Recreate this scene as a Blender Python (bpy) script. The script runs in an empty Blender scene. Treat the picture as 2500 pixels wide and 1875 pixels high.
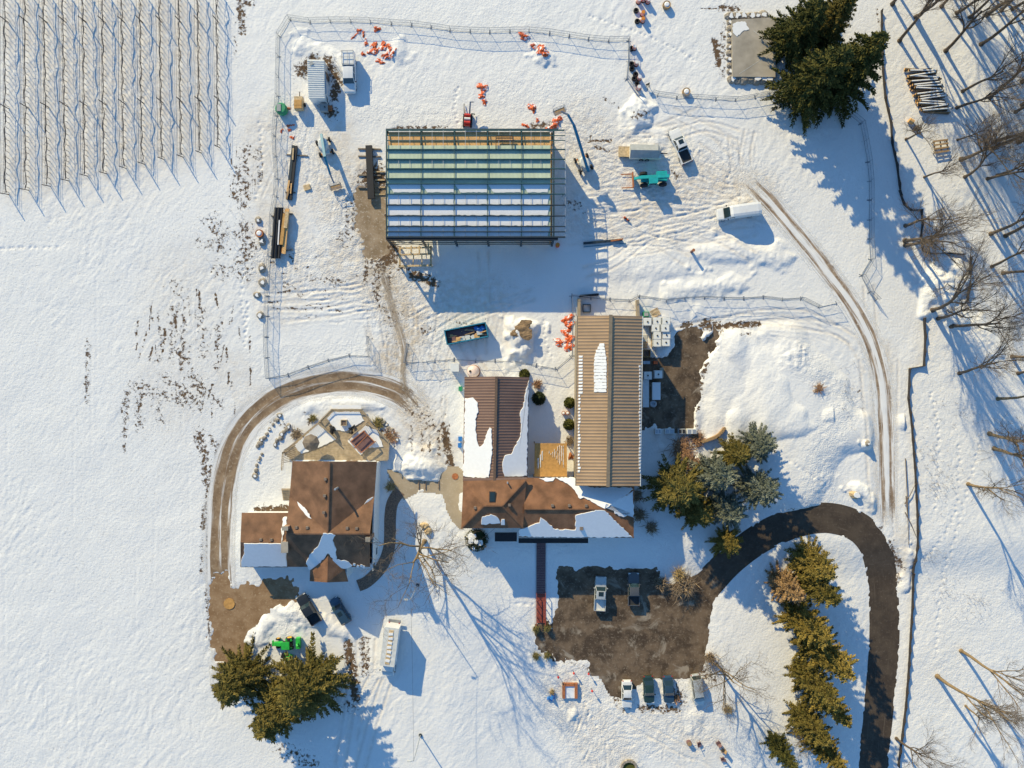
import bpy, math, random
import numpy as np
from mathutils import Vector, Matrix, Quaternion
R = math.radians
# ------------------------------------------------------------------ camera
F, CX, CY = 1733.0, 1250.0, 937.5            # focal length and centre in photo pixels
H = F/14.3                                    # drone height, 14.3 px per metre on the ground
sc = bpy.context.scene
col = bpy.data.collections.new('place'); sc.collection.children.link(col)
cd = bpy.data.cameras.new('camera'); cam = bpy.data.objects.new('camera', cd); sc.collection.objects.link(cam)
cam.location = (0, 0, H); cam.rotation_euler = (0, 0, 0)
cd.sensor_fit = 'HORIZONTAL'; cd.angle = 2*math.atan(CX/F); cd.clip_start = 1; cd.clip_end = 6000
sc.camera = cam
sc.render.resolution_x, sc.render.resolution_y = 1024, 768
# ------------------------------------------------------------------ sky, sun, exposure
EL = R(24.3); SD = Vector((.54, -.84, 0)).normalized()          # shadows fall this way
w = bpy.data.worlds.new('World'); sc.world = w; w.use_nodes = True
nt = w.node_tree; sky = nt.nodes.new('ShaderNodeTexSky'); sky.sky_type = 'NISHITA'; sky.sun_disc = False
sky.sun_elevation = EL; sky.sun_rotation = math.atan2(-SD.x, -SD.y); sky.altitude = 200
sky.air_density = 1.0; sky.dust_density = 0.0; sky.ozone_density = 4.0
tint = nt.nodes.new('ShaderNodeVectorMath'); tint.operation = 'MULTIPLY'; tint.inputs[1].default_value = (.88, 1.09, 1.15)       # white balance of the clear sky
nt.links.new(sky.outputs[0], tint.inputs[0]); nt.links.new(tint.outputs[0], nt.nodes['Background'].inputs[0]); nt.nodes['Background'].inputs[1].default_value = 0.15
sl = bpy.data.lights.new('sun', 'SUN'); so = bpy.data.objects.new('sun', sl); sc.collection.objects.link(so)
sl.energy = 5.0; sl.angle = R(.5); sl.color = (1, .84, .50)
so.rotation_euler = Vector((SD.x*math.cos(EL), SD.y*math.cos(EL), -math.sin(EL))).to_track_quat('-Z', 'Y').to_euler()
so.location = (-60, 90, 80)
vs = sc.view_settings; vs.view_transform = 'Standard'; vs.look = 'None'; vs.gamma = 1; vs.use_curve_mapping = False
vs.exposure = 0.27
# ------------------------------------------------------------------ helpers
def P(px, py, z=0.0):
    k = (H-z)/F
    return Vector(((px-CX)*k, -(py-CY)*k, z))
OX = (0, 620, 1240, 1860); OY = (0, 460, 920, 1395); TK = 3.45625
def q(c, r, *pts): return [(OX[c]+x/TK, OY[r]+y/TK) for x, y in pts]
def q1(c, r, x, y): return (OX[c]+x/TK, OY[r]+y/TK)
_seed = [1]
def rnd(a=0., b=1.): return random.uniform(a, b)
random.seed(7)
def link(o, parent=None):
    col.objects.link(o)
    if parent is not None: o.parent = parent
    return o
def tag(o, label=None, cat=None, group=None, kind=None):
    if label: o['label'] = label
    if cat: o['category'] = cat
    if group: o['group'] = group
    if kind: o['kind'] = kind
    return o
def thing(name, label, cat, loc, rz=0., group=None):
    o = bpy.data.objects.new(name, None); o.location = loc; o.rotation_euler = (0, 0, rz); o.empty_display_size = .3
    link(o); return tag(o, label, cat, group)
def copy_thing(root, loc, rz=0., sc3=None, label=None, group=None):
    c = root.copy(); link(c); c.location = loc; c.rotation_euler = (0, 0, rz)
    if sc3 is not None: c.scale = sc3
    if label: c['label'] = label
    if group: c['group'] = group
    for ch in root.children:
        d = ch.copy(); link(d, c)
        for g in ch.children:
            e = g.copy(); link(e, d)
    return c
class MB:
    def __init__(s): s.v = []; s.f = []
    def add(s, vs, fs):
        n = len(s.v); s.v += [tuple(v) for v in vs]; s.f += [tuple(i+n for i in f) for f in fs]; return s
    def box(s, c, d, rz=0., ry=0., rx=0.):
        M = Matrix.Rotation(rz, 3, 'Z') @ Matrix.Rotation(ry, 3, 'Y') @ Matrix.Rotation(rx, 3, 'X'); c = Vector(c)
        vs = [c + M @ Vector((d[0]/2*a, d[1]/2*b, d[2]/2*e)) for a in (-1, 1) for b in (-1, 1) for e in (-1, 1)]
        return s.add(vs, [(0,1,3,2),(4,6,7,5),(0,4,5,1),(2,3,7,6),(0,2,6,4),(1,5,7,3)])
    def bar(s, a, b, w, h=None):                 # rectangular bar from a to b
        a = Vector(a); b = Vector(b); h = h or w; d = (b-a).normalized()
        u = d.cross(Vector((0, 0, 1)));  u = Vector((1, 0, 0)) if u.length < 1e-4 else u.normalized()
        n = u.cross(d); vs = []
        for p in (a, b): vs += [p-u*w/2-n*h/2, p+u*w/2-n*h/2, p+u*w/2+n*h/2, p-u*w/2+n*h/2]
        return s.add(vs, [(0,1,2,3),(4,7,6,5),(0,4,5,1),(1,5,6,2),(2,6,7,3),(3,7,4,0)])
    def tube(s, pts, r, n=6, r2=None):
        pts = [Vector(p) for p in pts]; m = len(pts); vs = []; fs = []; u = None
        for i, p in enumerate(pts):
            d = (pts[min(i+1, m-1)]-pts[max(i-1, 0)])
            d = d.normalized() if d.length > 1e-9 else Vector((0, 0, 1))
            if u is None: u = d.orthogonal().normalized()
            u = (u-d*u.dot(d)); u = u.normalized() if u.length > 1e-6 else d.orthogonal().normalized()
            v = d.cross(u); rr = (r[i] if isinstance(r, (list, tuple)) else (r if r2 is None else r+(r2-r)*i/(m-1)))
            for k in range(n):
                a = 2*math.pi*k/n; vs.append(p+(u*math.cos(a)+v*math.sin(a))*rr)
        for i in range(m-1):
            for k in range(n):
                fs.append((i*n+k, i*n+(k+1) % n, (i+1)*n+(k+1) % n, (i+1)*n+k))
        fs.append(tuple(range(n-1, -1, -1))); fs.append(tuple((m-1)*n+k for k in range(n)))
        return s.add(vs, fs)
    def loft(s, rings, cap=True):
        n = len(rings[0]); vs = [p for r_ in rings for p in r_]; fs = []
        for i in range(len(rings)-1):
            for k in range(n): fs.append((i*n+k, i*n+(k+1) % n, (i+1)*n+(k+1) % n, (i+1)*n+k))
        if cap: fs.append(tuple(range(n-1, -1, -1))); fs.append(tuple((len(rings)-1)*n+k for k in range(n)))
        return s.add(vs, fs)
    def slab(s, pts, t):                          # 3D polygon with thickness t downwards
        n = len(pts); pts = [Vector(p) for p in pts]
        vs = pts+[p-Vector((0, 0, t)) for p in pts]
        fs = [tuple(range(n)), tuple(range(2*n-1, n-1, -1))]+[(i, i+n, (i+1) % n+n, (i+1) % n) for i in range(n)]
        return s.add(vs, fs)
    def build(s, name, m, parent=None, local=False, smooth=False, kind=None):
        me = bpy.data.meshes.new(name); off = Vector((0, 0, 0))
        if parent is not None and not local:
            off = Vector(parent.location)
            if parent.parent is not None: off = off+Vector(parent.parent.location)
        vv = s.v if off.length == 0 else [(v[0]-off.x, v[1]-off.y, v[2]-off.z) for v in s.v]
        me.from_pydata(vv, [], s.f); me.materials.append(m)
        if smooth: me.polygons.foreach_set('use_smooth', [True]*len(me.polygons))
        me.update()
        o = bpy.data.objects.new(name, me); link(o, parent)
        if kind: o['kind'] = kind
        return o
def solo(mb, name, m, label, cat, loc, group=None, smooth=False):     # a thing that is one mesh with its origin at loc
    t = MB(); t.v = [(v[0]-loc[0], v[1]-loc[1], v[2]-loc[2]) for v in mb.v]; t.f = mb.f
    o = t.build(name, m, smooth=smooth); o.location = loc; return tag(o, label, cat, group)
# ------------------------------------------------------------------ materials
def N(nt, t, **kw):
    n = nt.nodes.new(t)
    for k, v in kw.items():
        if k in n.inputs.keys(): n.inputs[k].default_value = v
        else: setattr(n, k, v)
    return n
def mat(name, c, rough=.7, metal=0., var=.15, scale=2., bump=0., bscale=12., coat=0., island=0., spec=.4):
    m = bpy.data.materials.new(name); m.use_nodes = True; nt = m.node_tree; L = nt.links.new; b = nt.nodes['Principled BSDF']
    b.inputs['Roughness'].default_value = rough; b.inputs['Metallic'].default_value = metal
    b.inputs['Coat Weight'].default_value = coat; b.inputs['Specular IOR Level'].default_value = spec
    tc = N(nt, 'ShaderNodeTexCoord'); nz = N(nt, 'ShaderNodeTexNoise', Scale=scale, Detail=6.); L(tc.outputs['Object'], nz.inputs['Vector'])
    rp = N(nt, 'ShaderNodeMapRange'); rp.inputs[1].default_value = .3; rp.inputs[2].default_value = .7
    rp.inputs[3].default_value = 1-var; rp.inputs[4].default_value = 1+var; L(nz.outputs[0], rp.inputs[0])
    mx = N(nt, 'ShaderNodeVectorMath', operation='SCALE'); mx.inputs[0].default_value = c[:3]; L(rp.outputs[0], mx.inputs['Scale'])
    out = mx.outputs[0]
    if island:
        g = N(nt, 'ShaderNodeNewGeometry'); r2 = N(nt, 'ShaderNodeMapRange'); r2.inputs[3].default_value = 1-island; r2.inputs[4].default_value = 1+island
        L(g.outputs['Random Per Island'], r2.inputs[0]); m2 = N(nt, 'ShaderNodeVectorMath', operation='SCALE'); L(out, m2.inputs[0]); L(r2.outputs[0], m2.inputs['Scale']); out = m2.outputs[0]
    L(out, b.inputs['Base Color'])
    if bump:
        bn = N(nt, 'ShaderNodeTexNoise', Scale=bscale, Detail=4.); L(tc.outputs['Object'], bn.inputs['Vector'])
        bp = N(nt, 'ShaderNodeBump', Strength=bump, Distance=.05); L(bn.outputs[0], bp.inputs['Height']); L(bp.outputs[0], b.inputs['Normal'])
    return m
M = {}
def mk(name, *a, **k): M[name] = mat(name, *a, **k)
mk('steel', (.30,.32,.34), .45, .7); mk('galv', (.42,.45,.48), .5, .5); mk('dark_steel', (.035,.05,.06), .5, .3)
mk('teal_steel', (.04,.10,.11), .5, .2); mk('black', (.02,.02,.022), .6); mk('rubber', (.022,.022,.024), .85)
mk('white_paint', (.74,.74,.72), .35, coat=.3, var=.05); mk('white_dull', (.62,.62,.58), .6); mk('glass', (.015,.03,.035), .08, spec=.8, var=.0)
mk('rim', (.5,.5,.5), .35, .8); mk('red', (.55,.04,.03), .45); mk('orange', (.72,.13,.03), .6, var=.45, scale=2.2); mk('orange_top', (.62,.22,.03), .6)
mk('yellow', (.75,.42,.03), .5); mk('blue', (.03,.18,.5), .5); mk('teal', (.02,.36,.36), .4); mk('deere', (.03,.42,.06), .4); mk('green_box', (.03,.28,.12), .5)
mk('wood', (.34,.22,.11), .75, var=.3, scale=4); mk('pale_wood', (.55,.40,.22), .75, var=.3, scale=3); mk('deck', (.40,.31,.20), .8, var=.25, scale=2)
mk('osb', (.66,.39,.16), .75, var=.25, scale=5); mk('grey_wood', (.20,.16,.12), .85, var=.3); mk('bark', (.115,.085,.06), .9, var=.35, scale=3, bump=.5)
mk('bark_tan', (.22,.155,.085), .9, var=.3, scale=3, bump=.5); mk('twig', (.15,.115,.085), .9, var=.3); mk('post', (.06,.045,.04), .9)
mk('snow', (.80,.80,.795), .65, var=.03, bump=.25, bscale=5); mk('concrete', (.36,.32,.26), .85, var=.25, scale=.5, bump=.2)
mk('stone', (.30,.26,.21), .9, var=.35, scale=2, bump=.6, bscale=6); mk('siding', (.66,.68,.68), .7, var=.06); mk('brick', (.33,.20,.13), .85, var=.3, scale=3)
mk('tarp_grey', (.33,.34,.33), .6, var=.12); mk('plastic', (.74,.74,.70), .5, var=.06); mk('red_wood', (.26,.06,.04), .7, var=.3)
mk('rust', (.36,.13,.05), .8, var=.3, scale=4); mk('brown_box', (.50,.27,.08), .7, var=.2); mk('pink', (.78,.60,.50), .5, var=.05); mk('mulch', (.20,.14,.10), .95, var=.4, scale=4, bump=.8)
mk('fabric', (.035,.03,.03), .9, var=.2); mk('dry', (.34,.20,.08), .95, var=.3, island=.4); mk('soil', (.26,.17,.09), .95, var=.35, scale=1.5, bump=.8, bscale=5)
mk('boom_blue', (.03,.20,.30), .4); mk('lift_white', (.60,.62,.60), .45); mk('plum', (.16,.09,.09), .7)
mk('wire', (.035,.035,.045), .7); mk('mesh_wire', (.30,.36,.42), .5, .5)

def snowy(name, fac):                                           # loose snow lying in the creases
    nt = M[name].node_tree; L = nt.links.new; b = nt.nodes['Principled BSDF']; src = b.inputs['Base Color'].links[0].from_socket
    tc = N(nt, 'ShaderNodeTexCoord'); n = N(nt, 'ShaderNodeTexNoise', Scale=1.7, Detail=5., Roughness=.7); L(tc.outputs['Object'], n.inputs['Vector'])
    r = N(nt, 'ShaderNodeMapRange', interpolation_type='SMOOTHSTEP'); L(n.outputs[0], r.inputs[0]); r.inputs[1].default_value = fac; r.inputs[2].default_value = fac+.05
    mx = N(nt, 'ShaderNodeMix', data_type='RGBA'); L(r.outputs[0], mx.inputs[0]); L(src, mx.inputs[6]); mx.inputs[7].default_value = (.8,.8,.79,1); L(mx.outputs[2], b.inputs['Base Color'])
mk('tarp_orange', (.72,.13,.03), .6, var=.45, scale=2.2); snowy('tarp_orange', .54)
# ------------------------------------------------------------------ terrain
def ss(a, b, x):
    t = np.clip((x-a)/(b-a), 0, 1); return t*t*(3-2*t)
def Gb(x, y):                                                   # bare ground: the yard below the winery steps down about a metre
    px = CX+np.asarray(x)*14.3; py = CY-np.asarray(y)*14.3
    return -0.9*ss(1310, 1420, py)*ss(1080, 1260, px)
def gb(p): return float(Gb(p[0], p[1]))
def hsh(i, j, s):
    n = (i*374761393 + j*668265263 + s*1274126177) & 0x7fffffff
    n = ((n ^ (n >> 13))*1103515245 + 12345) & 0x7fffffff
    return ((n ^ (n >> 16)) & 0xffff)/65535.0
def vn(x, y, s):
    xi = np.floor(x).astype(np.int64); yi = np.floor(y).astype(np.int64); fx = x-xi; fy = y-yi
    fx = fx*fx*fx*(fx*(fx*6-15)+10); fy = fy*fy*fy*(fy*(fy*6-15)+10)
    a = hsh(xi, yi, s); b = hsh(xi+1, yi, s); c = hsh(xi, yi+1, s); d = hsh(xi+1, yi+1, s)
    return (a+(b-a)*fx)*(1-fy)+(c+(d-c)*fx)*fy-.5
def rot(x, y, a): return x*math.cos(a)+y*math.sin(a), -x*math.sin(a)+y*math.cos(a)
def pd(X, Y, pts, closed=False):                                # distance to a polyline
    D = np.full(X.shape, 1e9); n = len(pts)
    for i in range(n if closed else n-1):
        ax, ay = pts[i]; bx, by = pts[(i+1) % n]; dx, dy = bx-ax, by-ay; l2 = dx*dx+dy*dy+1e-9
        t = np.clip(((X-ax)*dx+(Y-ay)*dy)/l2, 0, 1); D = np.minimum(D, np.hypot(X-ax-t*dx, Y-ay-t*dy))
    return D
def sdpoly(X, Y, pts):
    D = pd(X, Y, pts, True); ins = np.zeros(X.shape, bool); n = len(pts)
    for i in range(n):
        ax, ay = pts[i]; bx, by = pts[(i+1) % n]
        if ay == by: continue
        c = ((ay > Y) != (by > Y)) & (X < (bx-ax)*(Y-ay)/(by-ay)+ax); ins ^= c
    return np.where(ins, -D, D)
def W(pts): return [tuple(P(a, b)[:2]) for a, b in pts]
def smoothline(pts, n=6):
    out = []
    for i in range(len(pts)-1):
        p0 = pts[max(i-1, 0)]; p1 = pts[i]; p2 = pts[i+1]; p3 = pts[min(i+2, len(pts)-1)]
        for k in range(n):
            t = k/n
            out.append(tuple(.5*((2*p1[j])+(-p0[j]+p2[j])*t+(2*p0[j]-5*p1[j]+4*p2[j]-p3[j])*t*t+(-p0[j]+3*p1[j]-3*p2[j]+p3[j])*t**3) for j in (0, 1)))
    out.append(pts[-1]); return out
# the sheets that lie in the snow: (centre line px, width m) or polygons
DRIVE = smoothline(W([(1690,1480),(1740,1420),(1795,1362),(1860,1312),(1935,1278),(2010,1264),(2078,1278),(2125,1315),(2152,1375),(2163,1450),(2166,1550),(2160,1650),(2150,1750),(2141,1850),(2135,2000)]))
LOOP = smoothline(W([(560,1690),(552,1600),(548,1500),(538,1400),(537,1300),(544,1200),(562,1115),(597,1045),(648,992),(710,957),(780,937),(860,932),(930,944),(985,968),(1025,1008)]))
TRACK = smoothline(W([(1815,430),(1880,495),(1945,570),(2005,645),(2062,720),(2108,795),(2138,870),(2154,950),(2161,1050),(2164,1150),(2166,1240),(2170,1300)]))
LOT = W([(1372,1395),(1500,1398),(1600,1400),(1612,1432),(1655,1445),(1700,1415),(1735,1400),(1745,1440),(1730,1500),(1722,1560),(1716,1640),(1690,1650),(1610,1655),(1560,1668),(1520,1700),(1494,1690),(1478,1650),(1450,1640),(1437,1612),(1405,1610),(1385,1612),(1362,1610),(1345,1600),(1322,1582),(1312,1545),(1330,1528),(1352,1545),(1356,1510),(1372,1485)])
COURT = W([(1566,870),(1625,880),(1650,850),(1652,820),(1672,800),(1700,795),(1715,830),(1745,800),(1765,802),(1740,850),(1720,885),(1706,940),(1696,1000),(1690,1042),(1640,1045),(1600,1035),(1566,1040)])
YARD = W([(522,1400),(555,1395),(572,1428),(620,1428),(650,1425),(700,1418),(725,1440),(715,1462),(665,1475),(630,1500),(610,1530),(600,1570),(592,1620),(522,1620),(516,1500)])
PATH = W(q(1,2,(1150,800),(1215,805),(1290,872),(1390,875),(1555,880),(1575,820),(1640,780),(1720,785),(1765,830),(1770,940),(1720,965),(1700,1040),(1705,1120),(1750,1190),(1752,1262),(1690,1200),(1650,1120),(1630,1020),(1590,965),(1450,950),(1390,950),(1310,985),(1265,1010),(1205,960)))
MULCH = smoothline(W(q(1,2,(1232,965),(1170,1060),(1150,1180),(1148,1320),(1140,1440),(1100,1560),(1040,1650))+q(1,3,(950,90),(880,120))))
WALK = W([(1309,1318),(1333,1318),(1333,1530),(1309,1530)])
APRON = W(q(1,1,(880,0),(1110,0),(1105,300),(1150,420),(1120,560),(1010,600),(930,520),(880,300)))
# grid: fine inside the picture, growing outside
def axis(lo, hi, d):
    a = list(np.arange(lo, hi+1e-6, d)); s = d; x = hi
    up = []; 
    while x < 1800: s *= 1.35; x += s; up.append(x)
    s = d; x = lo; dn = []
    while x > -1800: s *= 1.35; x -= s; dn.append(x)
    return np.array(dn[::-1]+a+up)
GX = axis(-91, 91, .2); GY = axis(-69, 69, .2)
X, Y = np.meshgrid(GX, GY); NX, NY = len(GX), len(GY)
base = Gb(X, Y)
wx, wy = X+1.6*vn(X/5, Y/5, 1), Y+1.6*vn(X/5, Y/5, 2)
depth = .17+.10*vn(X/9, Y/9, 3)+.05*vn(X/3.1, Y/3.1, 4)
r1, r2 = rot(wx, wy, R(58))
calm = .45+1.0*ss(-.22, .28, vn(X/17, Y/13, 10)+.5*vn(X/6, Y/6, 11))
sast = calm*(.034*vn(r1/2.6, r2/.9, 5)+.030*vn(r1/1.0, r2/.42, 6)+.020*vn(X/.5, Y/.5, 7))
pits = -.13*np.clip(vn(r1/1.5, r2/.36, 8)-.17, 0, 1)-.10*np.clip(vn(r1/.7, r2/.3, 9)-.22, 0, 1)+.10*np.clip(vn(r1/3.2, r2/.6, 12)-.22, 0, 1)
PXG = CX+X*14.3; PYG = CY-Y*14.3
field = ss(600, 470, PXG)*ss(430, 520, PYG)
tramp = np.zeros_like(X); mud = np.zeros_like(X); dirty = np.zeros_like(X); addh = np.zeros_like(X)
def win(pts, pad):
    xs = [p[0] for p in pts]; ys = [p[1] for p in pts]
    i0, i1 = np.searchsorted(GX, [min(xs)-pad, max(xs)+pad]); j0, j1 = np.searchsorted(GY, [min(ys)-pad, max(ys)+pad])
    return slice(j0, j1), slice(i0, i1)
def paint(arr, pts, r, v, soft=.6, mx=True):
    if arr is mud: soft = .95; r = r*1.15; v = min(v*1.0, 1)                    # pts px, r px
    p = W(pts); r = r/14.3
    if len(p) == 1: p = p*2
    s = win(p, r*(1+soft)+.5); D = pd(X[s], Y[s], p); k = v*(1-ss(r*(1-soft), r*(1+soft), D))
    arr[s] = np.maximum(arr[s], k) if mx else arr[s]+k
def mound(pts, r, h, p=1.3):
    q_ = W(pts); r = r/14.3
    if len(q_) == 1: q_ = q_*2
    s = win(q_, r*1.6+.5); D = pd(X[s], Y[s], q_)*(1+.9*vn(X[s]/(r*.7+.4), Y[s]/(r*.7+.4), 61)+.5*vn(X[s]/(r*.28+.2), Y[s]/(r*.28+.2), 62)); addh[s] += h*np.clip(1-(D/r)**2, 0, 1)**p
def rut(pts, gauge=1.7, w_=.2, d=.07, m=.0, dirt=.35):
    L = smoothline(W(pts), 5)
    for sgn in ((-1, 1) if gauge else (0,)):
        off = []
        for i, p in enumerate(L):
            a = L[max(i-1, 0)]; b = L[min(i+1, len(L)-1)]; dx, dy = b[0]-a[0], b[1]-a[1]; l = math.hypot(dx, dy)+1e-9
            off.append((p[0]-dy/l*gauge/2*sgn, p[1]+dx/l*gauge/2*sgn))
        s = win(off, 1.2); D = pd(X[s], Y[s], off)
        addh[s] += -d*np.exp(-(D/w_)**2)+.5*d*np.exp(-((D-w_*1.9)/(w_*.8))**2)
        if m: mud[s] = np.maximum(mud[s], m*np.exp(-(D/(w_*1.6))**2))
        if dirt: dirty[s] = np.maximum(dirty[s], dirt*np.exp(-(D/(w_*2))**2))
# --- trampled and driven zones
for pts, r, v in [([(860,520),(900,640),(960,720),(1000,800)],90,1),([(1000,800),(960,900)],55,.9),([(640,640),(900,660)],60,.9),([(720,300),(780,420)],70,.8),
    ([(1400,300),(1500,420),(1640,440),(1750,420),(1850,480)],80,.9),([(1400,520),(1550,570),(1720,520)],55,.8),([(1020,1000),(1060,1080)],40,.8),([(1380,1700),(1450,1780),(1500,1840)],90,1),
    ([(1540,1780),(1700,1790)],70,1),([(1600,1700),(1700,1740)],40,.8),([(700,1530),(740,1470)],25,.8),([(900,1640),(860,1720)],40,.6),([(960,660),(1100,720),(1300,700)],45,.6),([(1560,1250),(1650,1400)],40,.5),
    ([(860,270),(1180,300)],30,.6),([(2060,980),(2000,1100),(1990,1240)],45,.9),([(1960,880),(2020,940)],40,1),([(2260,660),(2330,720)],45,1),([(2290,780),(2400,820)],30,.6),([(1000,940),(1100,910)],30,.8),([(680,1130),(640,1200)],30,.5),([(2330,900),(2350,1300),(2330,1700),(2450,1500)],120,.42),([(2300,200),(2400,600)],120,.35),([(700,100),(900,60),(1300,60)],50,.3),([(1250,240),(1420,240)],60,.5),([(980,200),(1100,230)],50,.3),([(640,880),(900,860)],40,.5),([(1340,1400),(1330,1600)],40,.3)]:
    paint(tramp, pts, r, v)
for pts, r, v in [([(660,330),(680,560),(700,720)],70,.4),([(840,640),(1000,730),(1180,740)],70,.55),([(820,330),(800,500)],50,.5),([(1420,330),(1520,470),(1700,470)],90,.42),([(1450,560),(1650,560)],50,.4),([(1330,330),(1400,480)],40,.4),([(1010,1040),(1080,1100)],40,.6),([(1400,1700),(1480,1850)],80,.3),([(620,1000),(560,900)],50,.3),([(460,700),(440,950)],110,.22),([(1600,1760),(1700,1830)],70,.25),([(1640,1080),(1600,1000)],40,.4),([(1850,470),(1760,450),(1660,470),(1540,520)],34,.6),([(900,520),(940,700),(1000,800),(960,890)],48,.9),([(1000,980),(1050,1070)],45,.8),([(1640,420),(1850,470)],50,.5),([(1420,540),(1700,520)],40,.35),([(2150,860),(2160,1240)],30,.5),([(870,400),(900,480)],40,.6),([(640,680),(870,700)],40,.3),([(2200,1300),(2200,1400)],20,.4),([(60,60),(440,60),(430,320),(60,400)],90,.42),([(240,180),(240,240)],220,.42)]:
    paint(dirty, pts, r, v)
# --- mud showing through
for pts, r, v in [
    ([(915,440),(918,500),(935,560),(938,620)],34,.85),([(930,640),(945,690)],20,.5),([(880,460),(870,560)],20,.42),([(860,500),(842,580)],26,.38),([(900,620),(892,690)],7,.6),
    ([(1010,672),(1060,690)],11,.8),([(925,660),(920,720)],14,.5),([(990,660),(965,650)],12,.5),([(760,680),(830,690)],10,.42),([(700,690),(740,720)],14,.38),([(920,735),(960,790)],10,.42),([(1030,810),(1060,805)],9,.5),([(1100,782),(1150,790)],7,.42),([(940,760),(1000,770)],8,.4),
    ([(590,560),(610,600),(590,640)],22,.52),([(520,540),(540,600)],26,.44),([(490,590),(520,600)],14,.48),([(530,660),(600,670)],22,.42),([(430,700),(450,760)],22,.36),([(575,480),(595,500)],14,.5),([(580,420),(600,480)],20,.46),
    ([(585,0),(592,80)],10,.62),([(600,8),(612,10)],10,.55),([(575,90),(578,140)],5,.44),([(600,360),(598,460)],16,.44),([(630,370),(635,440)],12,.4),
    ([(425,760),(420,880)],12,.44),([(395,800),(390,880)],8,.42),([(450,780),(445,900)],10,.44),([(490,760),(500,870)],14,.40),([(535,790),(530,900)],9,.42),([(440,860),(455,880)],10,.6),([(216,835),(214,980)],7,.5),([(400,925),(480,985)],18,.46),([(330,940),(470,990)],20,.42),([(470,920),(500,960)],20,.46),([(310,960),(306,1080)],8,.5),([(345,960),(340,1040)],12,.48),([(380,1000),(400,1030)],14,.42),([(300,1000),(305,1100)],6,.46),([(520,970),(540,990)],12,.46),
    ([(485,1060),(500,1110)],14,.62),([(520,1070),(535,1110)],10,.55),([(500,1110),(505,1180)],9,.66),([(515,1140),(508,1200)],6,.6),([(500,1240),(497,1290)],6,.62),([(495,1320),(492,1400)],4,.5),([(505,1200),(507,1400)],3,.6),([(505,1440),(512,1560)],4,.6),
    ([(1085,1040),(1092,1085),(1102,1140)],9,.8),([(1070,1050),(1072,1110)],5,.6),([(1030,1040),(1032,1100)],4,.5),([(1005,1040),(1005,1100)],4,.5),([(1050,1060),(1050,1110)],3,.5),([(1012,1010),(1060,1030)],20,.42),
    ([(1440,345),(1490,345)],4,.72),([(1445,330),(1430,350)],5,.5),([(1455,360),(1485,370)],5,.6),([(1475,242),(1510,260)],6,.42),([(1545,290),(1575,285)],12,.5),([(1380,490),(1420,510)],14,.42),([(1640,420),(1660,440)],8,.45),
    ([(1675,790),(1690,815)],10,.7),([(1720,790),(1752,800)],13,.75),([(1770,795),(1850,792)],7,.8),([(1805,818),(1830,815)],4,.6),([(1700,1000),(1712,920),(1722,890)],8,.66),([(1690,1050),(1705,1080)],14,.62),
    ([(2165,1330),(2185,1365),(2200,1380)],14,.62),([(2180,1390),(2195,1420)],12,.55),([(2192,1400),(2195,1640)],4,.5),([(2150,1290),(2150,1320)],6,.5),([(1925,1245),(2080,1260)],6,.55),
    ([(735,175),(765,150)],16,.72),([(800,150),(825,200),(815,240)],12,.75),([(790,260),(810,275)],14,.8),([(760,160),(790,155)],8,.6),([(960,312),(1090,312)],4,.6),([(1300,310),(1340,305)],8,.6),
    ([(1375,1610),(1440,1640)],10,.45),([(1500,1700),(1530,1730)],14,.5),([(1565,1735),(1660,1735)],10,.62),([(1645,1680),(1665,1720)],16,.55),([(1700,1640),(1740,1660)],14,.5),([(1725,1440),(1715,1560)],8,.6),([(2088,965),(2100,950)],6,.4),
    ([(1760,20),(1800,22)],7,.75),([(1745,100),(1755,160)],8,.75),([(1765,60),(1765,190)],8,.48),([(1710,22),(1748,22)],2,.7),([(2140,20),(2152,130)],3,.4),
    ([(870,1120),(880,1180)],6,.3),([(650,1010),(700,1040)],10,.5),([(750,1010),(760,1030)],10,.5),([(920,1030),(960,1080)],12,.5),([(630,1245),(700,1242)],9,.85),
    ([(850,1570),(868,1700)],11,.82),([(890,1565),(895,1640)],12,.6),([(690,1830),(760,1860)],20,.5),([(800,1700),(860,1720)],20,.45)]:
    paint(mud, pts, r, v, .5)
for i in range(46):                                              # earlier wheel scuffs on the open field
    cx = rnd(330, 620); cy = rnd(700, 1000); a = rnd(-.25, .25)+(.0 if cy < 900 else .5*(cx-560)/200); L_ = rnd(12, 45)
    paint(mud, [(cx, cy), (cx+L_*math.sin(a), cy+L_*math.cos(a))], rnd(1.6, 3.2), rnd(.5, .75), .6)
for i in range(26):
    cx = rnd(640, 900); cy = rnd(600, 760); L_ = rnd(8, 40); paint(mud, [(cx, cy), (cx+L_, cy+rnd(-6, 8))], rnd(1.5, 3), rnd(.45, .7), .6)
for i in range(14):
    cx = rnd(560, 640); cy = rnd(350, 460); paint(mud, [(cx, cy), (cx+rnd(-2, 2), cy+rnd(15, 50))], 1.6, .62, .6)
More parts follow.
